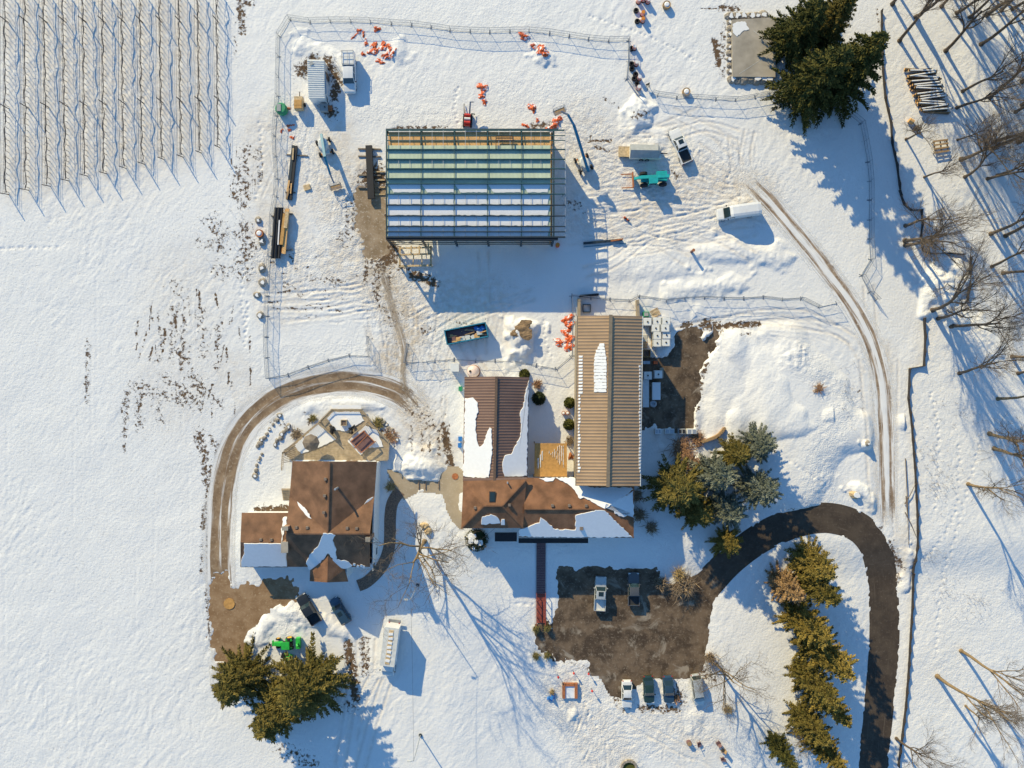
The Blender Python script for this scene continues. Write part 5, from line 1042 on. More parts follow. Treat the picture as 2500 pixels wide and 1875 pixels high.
def cabin(t, xf0, xf1, xr1, xr0, w0, w1, z0, z1, m_, sun=False, pill=None):
    # base front, roof front, roof rear, base rear
    b = [(xf0,-w0,z0),(xf0,w0,z0),(xr0,w0,z0),(xr0,-w0,z0)]; r_ = [(xf1,-w1,z1),(xf1,w1,z1),(xr1,w1,z1),(xr1,-w1,z1)]
    def pane(nm, a, bb, c, d): MB().add([a,bb,c,d,(a[0]*.9+xr1*.1,a[1]*.9,a[2]-.02),(bb[0]*.9+xr1*.1,bb[1]*.9,bb[2]-.02),(c[0]*.95+xr1*.05,c[1]*.9,c[2]-.05),(d[0]*.95+xr1*.05,d[1]*.9,d[2]-.05)], [(0,1,2,3),(4,7,6,5),(0,4,5,1),(1,5,6,2),(2,6,7,3),(3,7,4,0)]).build(nm, M['glass'], t, True)
    pane('windshield', b[0], b[1], r_[1], r_[0]); pane('rear_window', b[2], b[3], r_[3], r_[2]); pane('side_window', b[1], b[2], r_[2], r_[1]); pane('side_window', b[3], b[0], r_[0], r_[3])
    for a, c in list(zip(b, r_))+[(((xf1+xr1)/2,w0,z0),((xf1+xr1)/2,w1,z1)),(((xf1+xr1)/2,-w0,z0),((xf1+xr1)/2,-w1,z1))]: MB().bar(a, c, .09).build('pillar', M[m_], t, True)
    n = 6; rf = MB(); L_ = xf1-xr1; rings = []
    for i in range(n+1):
        s_ = i/n; x = xf1+.06-(L_+.12)*s_; zz = z1+.05*math.sin(math.pi*s_)+.01; k = w1*1.04; rings.append([(x,-k,zz-.05),(x,-k*.9,zz),(x,0,zz+.03),(x,k*.9,zz),(x,k,zz-.05),(x,0,zz-.06)])
    ro = rf.loft(rings).build('roof', M[m_], t, True, smooth=False)
    if sun: MB().box(((xf1*.65+xr1*.35),0,z1+.075), (.75,w1*1.1,.04)).build('sunroof', M['glass'], ro, True)
    return t
def lights(t, xf, xr, w_, z):
    for s_ in (-1, 1):
        MB().box((xf,s_*w_*.74,z), (.16,.36,.18)).build('headlight', M['lamp_glass'], t, True); MB().box((xr,s_*w_*.80,z+.08), (.12,.22,.24)).build('taillight', M['tail_red'], t, True)
def mirrors(t, x, w_, z, m_):
    for s_ in (-1, 1): MB().box((x,s_*(w_+.1),z), (.14,.24,.16)).build('mirror', M[m_], t, True)
def place(px, py, hx, hy):                                       # centre px and heading as a pixel vector
    return on(px, py, .0), math.atan2(-hy, hx)
def pickup(px, py, hx, hy, m_, label, L_=5.8, bed='bed_liner', sun=False, cap=None):
    loc, rz = place(px, py, hx, hy); t = thing('pickup_truck', label, 'truck', loc, rz); w_ = 1.0; h = L_/2
    hull([(h,.80,.45,.85),(h-.12,.95,.42,1.02),(h-.6,w_,.4,1.10),(h-1.6,w_,.4,1.14),(h-3.6,w_,.4,1.12),(h-3.62,w_,.4,1.10),(-h+.02,.97,.45,.80)] if False else [(h,.78,.45,.85),(h-.12,.95,.42,1.02),(h-.7,w_,.4,1.10),(h-1.75,w_,.4,1.14),(h-3.75,w_,.4,1.12)]).build('body', M[m_], t, True)
    cabin(t, h-1.55, h-2.15, h-3.45, h-3.78, .90, .76, 1.10, 1.82, m_, sun)
    b0, b1 = h-3.76, -h+.08; bl = b0-b1; xc = (b0+b1)/2
    bd = MB().box((xc,0,.62), (bl,1.96,.42))
    for s_ in (-1, 1): bd.box((xc,s_*.93,.97), (bl,.13,.30))
    bd.box((b0-.05,0,.97), (.1,1.73,.30)).build('cargo_bed', M[m_], t, True); MB().box((b1+.04,0,.86), (.09,1.86,.5)).build('tailgate', M[m_], t, True); MB().box((xc-.02,0,.845), (bl-.25,1.68,.04)).build('bed_floor', M[bed], t, True)
    MB().box((h+.02,0,.5), (.16,1.8,.22)).build('bumper', M['steel'], t, True); MB().box((-h-.04,0,.5), (.16,1.8,.18)).build('bumper', M['steel'], t, True)
    for x in (h-1.0, -h+1.15):
        for y in (-.86, .86): wheel(t, x, y, .40, .27)
    lights(t, h-.05, -h+.02, .98, .84); mirrors(t, h-1.8, w_, 1.16, m_); return t
def car(px, py, hx, hy, m_, label, L_=4.7, H_=1.42, suv=False, sun=False, roofm=None):
    loc, rz = place(px, py, hx, hy); t = thing('parked_car', label, 'car', loc, rz); w_ = .92; h = L_/2; zb = .92 if not suv else 1.02
    hull([(h,.66,.35,.62),(h-.15,.84,.3,.78),(h-.8,w_,.28,zb-.04),(h-1.4,w_,.28,zb),(-h+1.0,w_,.28,zb+.02),(-h+.25,.88,.3,zb-.02),(-h,.72,.38,.78)]).build('body', M[m_], t, True, smooth=False)
    if suv: cabin(t, h-1.25, h-1.95, -h+.55, -h+.18, .86, .70, zb-.03, H_+.25, roofm or m_, sun)
    else: cabin(t, h-1.35, h-2.1, -h+1.45, -h+.7, .84, .66, zb-.03, H_, roofm or m_, sun)
    for x in (h-.9, -h+.9):
        for y in (-.80, .80): wheel(t, x, y, .33, .22)
    lights(t, h-.12, -h+.1, .86, .66); mirrors(t, h-1.55, w_-.03, zb+.02, m_); return t
pickup(1464,1447, .05,-1, 'car_silver', 'silver pickup truck with sunroof parked on the lot', sun=True, bed='white_dull'); pickup(1545,1436, .0,-1, 'car_grey', 'dark grey pickup truck parked in the shaded part of the lot', L_=5.5)
pickup(1659,361, -.42,-1, 'car_white', 'white pickup truck with dark open bed near the telehandler', L_=6.1, sun=True); pickup(757,1484, -.62,-1, 'car_black', 'black pickup truck parked on the snow bank by the house', L_=5.4)
car(1529,1690, .0,1, 'car_white', 'white sedan parked nearest the red picnic platform'); car(1582,1679, .05,1, 'car_green', 'dark green sedan parked beside the white one', H_=1.4); car(1630,1679, .06,1, 'car_blue', 'dark blue sedan parked beside the rusty low shrub'); car(1700,1680, .14,1, 'car_silver', 'silver van parked right under the bare tree', L_=5.4, suv=True, H_=1.6); car(833,1488, -.62,-1, 'car_blue', 'dark blue suv parked by the house in shade', L_=4.9, suv=True, sun=True)
# service truck with ladder rack cap
def service_truck():
    loc, rz = place(856,184, .02,1); t = thing('service_truck', 'white service pickup with rack topped cargo cap by the site office', 'truck', loc, rz); h = 3.35
    hull([(h,.85,.45,.95),(h-.15,1.0,.42,1.12),(h-.8,1.05,.4,1.22),(h-1.5,1.05,.4,1.26),(-h,1.05,.45,1.2)]).build('body', M['car_white'], t, True); cabin(t, h-1.4, h-2.1, h-4.0, h-4.25, .96, .84, 1.22, 2.0, 'car_white')
    MB().box((-h+1.2,0,1.55), (2.35,2.05,.9)).build('cargo_cap', M['white_paint'], t, True); rk = MB()
    for y in (-.95, .95): rk.bar((-h+.1,y,2.2), (-h+2.35,y,2.2), .06); rk.bar((-h+.15,y,2.0), (-h+.15,y,2.2), .06); rk.bar((-h+2.3,y,2.0), (-h+2.3,y,2.2), .06)
    for x in (.12, 1.2, 2.3): rk.bar((-h+x,-.95,2.2), (-h+x,.95,2.2), .06)
    rk.bar((-h+.1,0,2.22), (-h+2.3,0,2.22), .05); rk.build('ladder_rack', M['steel'], t, True)
    for x in (h-1.0, -h+1.3):
        for y in (-.9, .9): wheel(t, x, y, .42, .28)
    lights(t, h-.05, -h, 1.0, .9); mirrors(t, h-1.7, 1.03, 1.3, 'black')
service_truck()
def cargo_van():
    loc, rz = place(1797,521, -1,.13); t = thing('cargo_van', 'long white high roof van beside the curved snow track', 'van', loc, rz); h = 3.6
    hull([(h,.72,.45,.9),(h-.2,.95,.4,1.15),(h-.9,1.03,.38,1.35),(h-1.4,1.04,.38,1.38),(-h,1.02,.45,1.38)]).build('body', M['car_white'], t, True)
    rings = []
    for x, w_, z in [(h-1.15,.94,1.36),(h-1.9,.9,2.3),(h-2.3,.93,2.62),(h-3.4,.95,2.7),(-h+.7,.95,2.7),(-h+.12,.9,2.6),(-h+.02,.84,2.2)]:
        rings.append([(x,-1.0,1.3),(x,-1.0,1.3+(z-1.3)*.6),(x,-w_,z-.1),(x,-w_*.6,z),(x,w_*.6,z),(x,w_,z-.1),(x,1.0,1.3+(z-1.3)*.6),(x,1.0,1.3)])
    MB().loft(rings).build('high_roof', M['white_paint'], t, True)
    MB().slab([Vector((h-1.06,-.84,1.42)),Vector((h-1.06,.84,1.42)),Vector((h-1.84,.8,2.36)),Vector((h-1.84,-.8,2.36))], .05).build('windshield', M['glass'], t, True)
    for s_ in (-1, 1): MB().box((h-2.3,s_*1.0,1.72), (.9,.05,.5)).build('side_window', M['glass'], t, True)
    for x in (h-1.1, -h+1.5):
        for y in (-.88, .88): wheel(t, x, y, .38, .26)
    lights(t, h-.1, -h, .95, .95); mirrors(t, h-1.6, 1.05, 1.6, 'black')
cargo_van()
def box_truck():
    loc, rz = place(957,1578, -.13,1); t = thing('box_truck', 'white box truck with translucent roof strip and snow ridges', 'truck', loc, rz); h = 4.55
    MB().box((-1.15,0,2.15), (6.4,2.4,2.5)).build('cargo_box', M['white_paint'], t, True); MB().box((-1.15,0,3.42), (6.42,2.42,.06)).build('box_roof', M['white_dull'], t, True)
    for i in range(8): MB().box((-1.15-2.5+i*.72,0,3.47), (.68,.75,.05)).build('roof_strip', M['pale_wood'], t, True); 
    for i in range(7): MB().box((-1.15-2.2+i*.74,rnd(-.05,.05),3.52), (.28+rnd(0,.25),.72,.07), rz=rnd(-.2,.2)).build('snow_ridge', M['snow'], t, True)
    hull([(h,.85,.5,1.15),(h-.2,1.05,.45,1.45),(h-1.2,1.08,.45,1.6),(h-1.9,1.08,.45,1.6),(h-2.5,1.05,.5,1.6)]).build('cab', M['car_white'], t, True)
    cabin(t, h-.75, h-1.25, h-2.2, h-2.45, 1.0, .92, 1.5, 2.35, 'car_white'); MB().box((-.4,0,.7), (7.6,.9,.25)).build('chassis', M['black'], t, True)
    MB().box((-4.6,0,.75), (.45,2.1,.12)).build('tail_lift', M['steel'], t, True)
    for x, ys in ((h-1.2,(-.95,.95)),(-2.6,(-.95,.95,-.66,.66))):
        for y in ys: wheel(t, x, y, .45, .26)
    lights(t, h-.1, -4.38, 1.05, .95); mirrors(t, h-1.1, 1.15, 1.9, 'black')
box_truck()
# telehandler
def telehandler():
    loc, rz = place(1592,440, -1,.05); t = thing('telehandler', 'teal telehandler with forks pointing at the steel building', 'machine', loc, rz)
    MB().box((-.1,0,.95), (4.4,1.1,.6)).build('chassis', M['teal'], t, True); MB().box((-1.4,-.75,1.2), (1.7,.6,.8)).build('engine_cover', M['teal'], t, True)
    cb = MB(); 
    for x in (-.35,.95):
        for y in (.35,1.15): cb.bar((x,y,1.0), (x,y,2.45), .1)
    cb.box((.3,.75,2.5), (1.5,.95,.1)).build('cab', M['teal'], t, True); MB().box((.3,.75,1.75), (1.2,.72,1.2)).build('cab_glass', M['glass'], t, True)
    MB().bar((-2.5,0,2.0), (2.6,-.1,1.55), .5, .55).build('boom', M['teal'], t, True); MB().bar((2.5,-.1,1.5), (3.3,-.1,.9), .4, .4).build('boom', M['teal'], t, True)
    MB().box((3.4,0,.75), (.15,2.6,.9)).build('carriage', M['rust'], t, True)
    for y in (-1.15, 1.15): MB().box((4.35,y,.32), (1.9,.16,.08)).build('fork', M['rust'], t, True)
    for x in (1.55, -1.65):
        for y in (-.98, .98): wheel(t, x, y, .66, .5, 'black')
    for x in (1.55, -1.65): MB().bar((x,-1,.66), (x,1,.66), .2).build('axle', M['black'], t, True)
telehandler()
def boom_lift(px, py, hx, hy, pts, label, boomm):
    loc, rz = place(px, py, hx, hy); t = thing('boom_lift', label, 'lift', loc, rz)
    MB().box((0,0,.75), (2.6,1.3,.5)).build('chassis', M['lift_white'], t, True)
    k = 10; MB().loft([[(1.15*math.cos(2*math.pi*i/k)-.2, .85*math.sin(2*math.pi*i/k), z) for i in range(k)] for z in (1.05,1.5)]+[[(.9*math.cos(2*math.pi*i/k)-.2, .65*math.sin(2*math.pi*i/k), 1.75) for i in range(k)]]).build('turret', M['lift_white'], t, True)
    for x in (-1.05, 1.05): MB().bar((x,-1.1,.5), (x,1.1,.5), .22).build('axle', M['orange_top' if x > 0 else 'black'], t, True)
    for x in (-1.05, 1.05):
        for y in (-1.1, 1.1): wheel(t, x, y, .46, .34, 'lift_white')
    n = len(pts)-1
    for i, (a, b) in enumerate(zip(pts, pts[1:])): MB().bar(a, b, .42-.1*i, .42-.08*i).build('boom', M[boomm if i < 2 else 'steel'], t, True)
    e = Vector(pts[-1]); bk = MB(); L_, w_ = .8, 1.9
    for z in (-.9, -.45, .1):
        for s_ in (-1, 1): bk.bar(e+Vector((s_*L_/2+.4,-w_/2,z)), e+Vector((s_*L_/2+.4,w_/2,z)), .05); bk.bar(e+Vector((.4-L_/2,s_*w_/2,z)), e+Vector((.4+L_/2,s_*w_/2,z)), .05)
    for sx in (-1, 1):
        for sy in (-1, 1): bk.bar(e+Vector((.4+sx*L_/2,sy*w_/2,-.95)), e+Vector((.4+sx*L_/2,sy*w_/2,.12)), .05)
    b = bk.build('basket', M['steel'], t, True); MB().box(e+Vector((.4,0,-.95)), (L_,w_,.05)).build('basket_floor', M['wood'], b, True)
boom_lift(795,362, .28,1, [(-1.7,.25,1.9),(2.6,0,3.1),(5.2,-.1,2.0),(6.6,0,1.4)], 'white boom lift with blue boom lowered beside the fence', 'boom_blue')
boom_lift(1424,402, -.42,-1, [(-1.9,.1,2.0),(5.0,.2,6.0),(6.6,.7,7.2),(7.4,1.6,7.4)], 'boom lift raised to the corner of the steel building', 'boom_blue')
# small red loader with boom
def red_lift():
    loc, rz = place(1142,292, .05,-1); t = thing('mini_crane', 'red tracked mini crane with folded jib behind the steel building', 'crane', loc, rz)
    for s_ in (-1, 1): MB().box((-.3,s_*.62,.28), (2.1,.32,.5)).build('track', M['rubber'], t, True)
    MB().box((-.3,0,.75), (2.0,1.0,.5)).build('chassis', M['red'], t, True)
    for i in range(3): rings = [[(-.95+i*.62+.26*math.cos(2*math.pi*j/10), y, 1.2+.24*math.sin(2*math.pi*j/10)) for j in range(10)] for y in (-.5,.5)]; MB().loft(rings).build('drum', M['red' if i != 1 else 'white_paint'], t, True)
    MB().bar((.4,-.35,1.2), (2.3,-.45,1.9), .24).build('jib', M['steel'], t, True); MB().bar((2.25,-.45,1.9), (2.3,-1.0,1.9), .14).build('jib', M['steel'], t, True); MB().bar((.5,.4,1.0), (1.2,.4,1.3), .1).build('handle', M['pale_wood'], t, True)
    MB().bar((.8,-.6,.7), (.9,-1.2,.2), .12).build('outrigger', M['black'], t, True); MB().bar((.8,.6,.7), (2.6,.75,.25), .12).build('outrigger', M['black'], t, True)
red_lift()
def tractor():
    loc, rz = place(698,1567, -1,.02); t = thing('farm_tractor', 'green compact tractor with yellow wheels and snow blower', 'tractor', loc, rz)
    hull([(1.75,.30,.55,.95),(1.6,.36,.5,1.1),(.5,.38,.5,1.25),(.2,.38,.5,1.2)]).build('hood', M['deere'], t, True); MB().box((-.4,0,.75), (1.9,.7,.5)).build('chassis', M['black'], t, True); MB().box((-.5,0,1.9), (1.35,1.25,.14)).build('cab_roof', M['deere'], t, True)
    cg = MB()
    for x in (.05,-1.05):
        for y in (-.52,.52): cg.bar((x,y,.95), (x,y,1.85), .07)
    cg.build('cab_frame', M['black'], t, True); MB().box((-.55,0,1.1), (.5,.55,.3)).build('seat', M['black'], t, True)
    for y in (-.72,.72): MB().box((-.85,y,1.2), (1.1,.4,.08)).build('fender', M['deere'], t, True); wheel(t, -.85, y*1.1, .66, .42, 'yellow'); wheel(t, 1.15, y*.95, .42, .28, 'yellow')
    bl = MB().box((-2.3,0,.55), (.7,1.8,.8)).build('snow_blower', M['deere'], t, True); MB().tube([(-2.3,0,.9),(-2.3,0,1.5),(-2.55,.2,1.8)], .16, 8).build('chute', M['deere'], t, True)
    MB().box((2.0,0,.55), (.25,.9,.35)).build('front_weight', M['deere'], t, True); MB().box((2.2,.35,.9), (.1,.15,.2)).build('marker_lamp', M['red'], t, True)
tractor()
loc, rz = place(705,1602, 1,.3); t = thing('mower_deck', 'green mower attachment parked under the conifer branches', 'mower', loc, rz)
MB().box((0,0,.35), (1.5,1.1,.3)).build('deck', M['deere'], t, True); MB().tube([(.2,0,.5),(.2,0,.95),(.6,.1,1.1)], .14, 8).build('chute', M['deere'], t, True); MB().box((-.9,0,.45), (.5,.7,.5)).build('hopper', M['black'], t, True)
# ---- trailer, dumpster, office, tanks
def tarp_trailer():
    loc, rz = place(1572,376, 1,.02); t = thing('dump_trailer', 'box trailer under a grey peaked tarp with plywood ramp', 'trailer', loc, rz); L_ = 2.6
    MB().box((0,0,.95), (5.2,2.2,1.0)).build('box', M['white_dull'], t, True)
    top = MB(); top.add([(-2.6,-1.15,1.46),(2.2,-1.15,1.46),(2.7,0,1.5),(2.2,1.15,1.46),(-2.6,1.15,1.46),(-2.55,0,2.0),(2.0,0,2.05)], [(0,1,6,5),(5,6,3,4),(1,2,6),(2,3,6),(0,5,4),(0,4,3,2,1)]); top.build('tarp', M['tarp_grey'], t, True)
    MB().box((-3.5,.1,.75), (1.9,1.75,.1)).build('ramp', M['pale_wood'], t, True); MB().box((-3.5,.1,.4), (1.6,1.5,.6)).build('ramp_support', M['wood'], t, True); MB().bar((2.6,0,.5), (3.9,0,.45), .14).build('drawbar', M['black'], t, True)
    for y in (-1.15,1.15):
        for x in (-.5,.5): wheel(t, x, y, .36, .24)
tarp_trailer()
def dumpster():
    loc, rz = place(1140,816, 1,-.20); t = thing('dumpster', 'open blue steel dumpster full of construction waste', 'dumpster', loc, rz); L_, w_, h = 7.0, 2.35, 1.7
    for s_ in (-1,1): MB().box((0,s_*w_/2,h/2+.15), (L_,.1,h)).build('side_wall', M['boom_blue'], t, True); MB().box((s_*L_/2,0,h/2+.15), (.1,w_,h)).build('end_wall', M['boom_blue'], t, True); MB().box((0,s_*w_/2,h+.17), (L_+.15,.18,.14)).build('top_rim', M['boom_blue'], t, True); MB().box((s_*L_/2,0,h+.17), (.18,w_,.14)).build('top_rim', M['boom_blue'], t, True)
    MB().box((0,0,.2), (L_,w_,.12)).build('floor', M['dark_steel'], t, True)
    for i in range(9):
        for s_ in (-1,1): MB().box((-L_/2+.5+i*.75,s_*(w_/2+.09),h/2+.15), (.12,.1,h-.1)).build('rib', M['boom_blue'], t, True)
    mt = ['pale_wood','osb','wood','white_dull','plum','osb']
    Mz = Matrix.Rotation(rz, 4, 'Z'); 
    for i in range(34):
        p_ = loc+Mz @ Vector((rnd(-3,2.6),rnd(-.85,.7),.95+.5*rnd()))
        k = i % 6; d = (rnd(1.,2.2),.16,.07) if k < 3 else (rnd(.5,1.1),rnd(.4,.8),.06); mb = MB().box((0,0,0), d, rz+rnd(-.4,.4), rnd(-.15,.15)); o = mb.build('waste_board', M[mt[k]]); o.location = p_; tag(o, 'loose scrap board lying in the blue dumpster', 'scrap', 'scrap in the dumpster')
    p_ = loc+Mz @ Vector((2.4,.35,1.35)); o = crumple(1.0,.8,.35,5).build('blue_tarp', M['blue'], smooth=False); o.location = p_; tag(o, 'crumpled blue tarp in the corner of the dumpster', 'tarp')
    MB().box((0,0,.7), (L_-.3,w_-.3,.8)).build('waste_fill', M['plum'], t, True)
def crumple(sx, sy, h, seed, n=14):                              # creased cloth with an irregular outline
    rg = np.random.RandomState(seed); mb = MB(); ids = {}; ph = rg.uniform(0,6.28,6)
    def rad(a): return 1+.28*math.sin(2*a+ph[0])+.22*math.sin(3*a+ph[1])+.14*math.sin(5*a+ph[2])
    for i in range(n+1):
        for j in range(n+1):
            u, v = i/n*2-1, j/n*2-1; r_ = math.hypot(u,v); a = math.atan2(v,u)
            if r_ <= .78*rad(a):
                x, y = u*sx, v*sy; e = max(0,1-r_/(.8*rad(a))); z = h*e**.6*(.45+.75*abs(math.sin(3.1*u+ph[3]+2*v))*abs(math.cos(2.3*v+ph[4])))+rg.uniform(-.07,.09)*h*1.5
                ids[(i,j)] = len(mb.v); mb.v.append((x+rg.uniform(-.05,.05), y+rg.uniform(-.05,.05), z-.03))
    for i in range(n):
        for j in range(n):
            k = [(i,j),(i+1,j),(i+1,j+1),(i,j+1)]; g = [ids[c] for c in k if c in ids]
            if len(g) >= 3: mb.f.append(tuple(g))
    return mb
dumpster()
def tarp(px, py, sx, sy, h, seed, label, group=None, rz=0., m_='tarp_orange'):
    o = crumple(sx*1.3/14.3, sy*1.3/14.3, h*.55, seed, 18).build('orange_tarp', M[m_]); o.location = on(px, py, .02); o.rotation_euler = (0,0,rz); return tag(o, label, 'tarp', group)
g1 = 'orange tarps behind the service truck'
for i, (x, y, sx, sy, h) in enumerate([(885,263,8,5,.5),(845,310,9,3,.3),(925,285,7,4,.3),(1038,245,9,7,.6),(945,360,5,8,.5),(1010,415,16,12,.7),(1090,395,10,12,.6),(1145,415,12,8,.6),(1175,450,5,12,.6),(1115,465,10,6,.5),(1130,480,8,6,.4),(1065,520,6,12,.5),(920,455,5,6,.5)]): tarp(*q1(1,0,x,y), sx, sy, h, 10+i, 'crumpled orange tarp half drifted over behind the service truck', g1, rz=i*.7)
g2 = 'orange tarps at the mini crane'
for i, (x, y, sx, sy, h) in enumerate([(1930,740,12,11,.8),(1925,800,9,9,.6),(1945,860,7,7,.6)]): tarp(*q1(1,0,x,y), sx, sy, h, 40+i, 'bright orange tarp heap on the snow beyond the mini crane', g2, rz=i)
for i, (x, y, sx, sy, h, lab) in enumerate([(135,310,12,10,.9,'pointed orange tarp under the back site fence'),(215,390,8,7,.5,'small torn orange tarp near the back site fence'),(290,430,15,14,.9,'large folded orange tarp below the back site fence'),(205,910,12,9,.8,'lone orange tarp hump behind the steel building'),(250,1015,5,5,.4,'tiny orange scrap near the boom lift basket'),(150,1060,9,5,.4,'orange scraps at the steel building back wall'),(415,1015,12,9,.8,'red orange tarp at the boom lift basket'),(385,1065,16,9,.7,'long orange tarp at the corner of the steel building')]): tarp(*q1(2,0,x,y), sx, sy, h, 50+i, lab, rz=i*.5)
for i, (x, y, sx, sy, h) in enumerate([(500,1110,14,12,.8),(525,1165,14,8,.6),(490,1230,15,8,.5),(430,1300,13,9,.7),(505,1290,16,14,.9),(520,1345,9,12,.7)]): tarp(*q1(2,1,x,y), sx, sy, h, 70+i, 'orange tarp heaped along the side of the tan barn', 'orange tarps at the tan barn', rz=i)
for i, (x, y, sx, sy) in enumerate([(305,1060,9,4),(235,1105,5,4),(325,1160,6,5),(300,1095,6,4)]): tarp(*q1(1,0,x,y), sx, sy, .3, 90+i, 'faded red scrap of tarp near the green heater', 'scraps at the green heater', rz=i)
# site office container
def container():
    z = 2.6; c = P(*q1(1,0,525,665), z); t = thing('site_office', 'white corrugated container office with weeds around its base', 'container', (c.x,c.y,.05)); a = P(*q1(1,0,448,500),z); b = P(*q1(1,0,592,505),z); d = P(*q1(1,0,598,828),z); e = P(*q1(1,0,460,828),z)
    corr(a, e, d, b, 18, .10, .06).build('roof', M['plastic'], t); mb = MB(); wall(mb, [(a.x+.1,a.y-.1),(b.x-.1,b.y-.1),(d.x-.1,d.y+.1),(e.x+.1,e.y+.1)], .0, z-.03); mb.build('wall', M['white_paint'], t)
    opening(t, (d.x+.05, (b.y+d.y)/2-3, 1.5), 1.0, .9, 'x'); opening(t, (d.x+.05, (b.y+d.y)/2+1, 1.1), .9, 2.0, 'x', 'door')
    MB().slab([P(*q1(1,0,600,628),2.4),P(*q1(1,0,608,628),2.4),P(*q1(1,0,612,790),2.4),P(*q1(1,0,602,790),2.4)], .1).build('side_trim', M['galv'], t)
    MB().box(P(*q1(1,0,483,537),z+.17), (.6,.5,.1), .4).build('roof_hatch', M['tarp_grey'], t)
container()
c = on(*q1(1,0,392,892)); t = thing('light_tower', 'tan generator trailer with drawbar between container and heater', 'generator', c)
MB().box(c+Vector((0,0,.85)), (1.35,2.1,1.1)).build('cabinet', M['pale_wood'], t); MB().box(c+Vector((0,0,1.42)), (1.25,.9,.06)).build('lid', M['brown_box'], t); MB().box(c+Vector((0,-.75,1.42)), (1.25,.5,.06)).build('lid', M['brown_box'], t); MB().bar(c+Vector((0,1.05,.5)), c+Vector((0,2.2,.4)), .12).build('drawbar', M['black'], t)
for s_ in (-1,1): MB().tube([c+Vector((s_*.72,0,.33)), c+Vector((s_*.95,0,.33))], .33, 14).build('wheel', M['rubber'], t)
c = on(*q1(1,0,245,935)); t = thing('site_heater', 'round green site heater with grey top panel by the fence', 'heater', c)
k = 14; MB().loft([[c+Vector((r_*math.cos(2*math.pi*i/k), r_*math.sin(2*math.pi*i/k), z)) for i in range(k)] for r_, z in ((.9,.1),(1.0,.3),(1.0,1.1),(.8,1.4))]).build('tank', M['green_box'], t); MB().box(c+Vector((-.25,0,1.45)), (.7,1.2,.12)).build('top_panel', M['tarp_grey'], t); MB().tube([c+Vector((.8,.1,.8)), c+Vector((1.5,.1,.7))], .22, 10).build('nozzle', M['rust'], t)
c = on(*q1(1,0,600,920)); t = thing('portable_generator', 'small grey generator on the shaded snow below the container', 'generator', c); MB().box(c+Vector((0,0,.45)), (1.3,1.3,.8)).build('cabinet', M['tarp_grey'], t); MB().box(c+Vector((.95,0,.35)), (.6,.8,.6)).build('fuel_tank', M['rust'], t); MB().tube([c+Vector((.2,0,.8)),c+Vector((.2,0,1.15))], .1).build('exhaust', M['black'], t)
# steel and timber stacks
def stack(name, label, cat, items, base):
    t = thing(name, label, cat, on(*base))
    for nm, a, b, z, w_, h, m_ in items:
        A = on(*a); B = on(*b); zz = max(A.z,B.z); A.z = B.z = zz+z; MB().bar(A, B, w_, h).build(nm, M[m_], t)
stack('beam_trailer', 'long dark steel beams with loose timber beside the field fence', 'beams', [('beam',(718,357),(704,489),.3,.45,.45,'dark_steel'),('beam',(725,358),(711,489),.3,.4,.4,'black'),('timber',(719,365),(717,393),.62,.25,.12,'pale_wood'),('timber',(709,443),(704,470),.62,.3,.14,'osb'),('timber',(708,462),(702,488),.6,.3,.14,'wood'),('timber',(714,450),(712,475),.6,.2,.1,'osb'),('skid',(700,378),(752,381),.08,.2,.2,'grey_wood'),('skid',(697,470),(722,471),.08,.2,.2,'grey_wood')], (712,425))
stack('girder_stack', 'flat black steel girder resting on cross sleepers in the mud', 'girder', [('girder',(902,358),(908,488),.5,1.1,.5,'black')]+[('sleeper',(875,y),(930,y+1),.1,.22,.25,'grey_wood') for y in (364,382,428,458)]+[('sleeper',(916,y),(940,y),.1,.18,.2,'pale_wood') for y in (420,440,458,475)], (905,423))
c = on(690,570); t = thing('pipe_rack', 'stack of black pipes and yellow timber on bearers by the fence', 'pipes', c)
for x0, x1, r_ in ((677,668,.28),(684,676,.30),(691,684,.24)): A = on(x0,509); B = on(x1,632); A.z = B.z = c.z+.55; MB().tube([A,B], r_, 10).build('pipe', M['black'], t)
for x0, x1, y0, y1, zz, m_ in ((703,694,512,620,.45,'brown_box'),(706,697,512,622,.75,'osb'),(700,691,525,600,.95,'brown_box'),(706,701,520,560,1.0,'pale_wood')): A = on(x0,y0); B = on(x1,y1); A.z = B.z = c.z+zz; MB().bar(A,B,.55,.28).build('timber', M[m_], t)
A = on(686,540); B = on(683,600); A.z = B.z = c.z+.86; MB().bar(A,B,.2,.06).build('snow_strip', M['snow'], t)
for y in (525,612): A = on(664,y+4); B = on(716,y-2); A.z = B.z = c.z+.15; MB().bar(A,B,.2,.24).build('bearer', M['grey_wood'], t)
stack('steel_beam', 'single rusty steel beam lying in shadow south east of the frame', 'beam', [('beam',(1424,595),(1518,586),.3,.35,.35,'dark_steel'),('beam',(1490,590),(1520,585),.62,.25,.12,'rust'),('skid',(1425,603),(1528,594),.05,.12,.12,'boom_blue')], (1470,592))
solo(MB().box(on(*q1(1,0,450,1583))+Vector((0,0,.15)), (1.1,.9,.25), .3), 'plywood_offcut', M['pale_wood'], 'pale plywood offcut on snow near the boom lift basket', 'plywood', on(*q1(1,0,450,1583)))
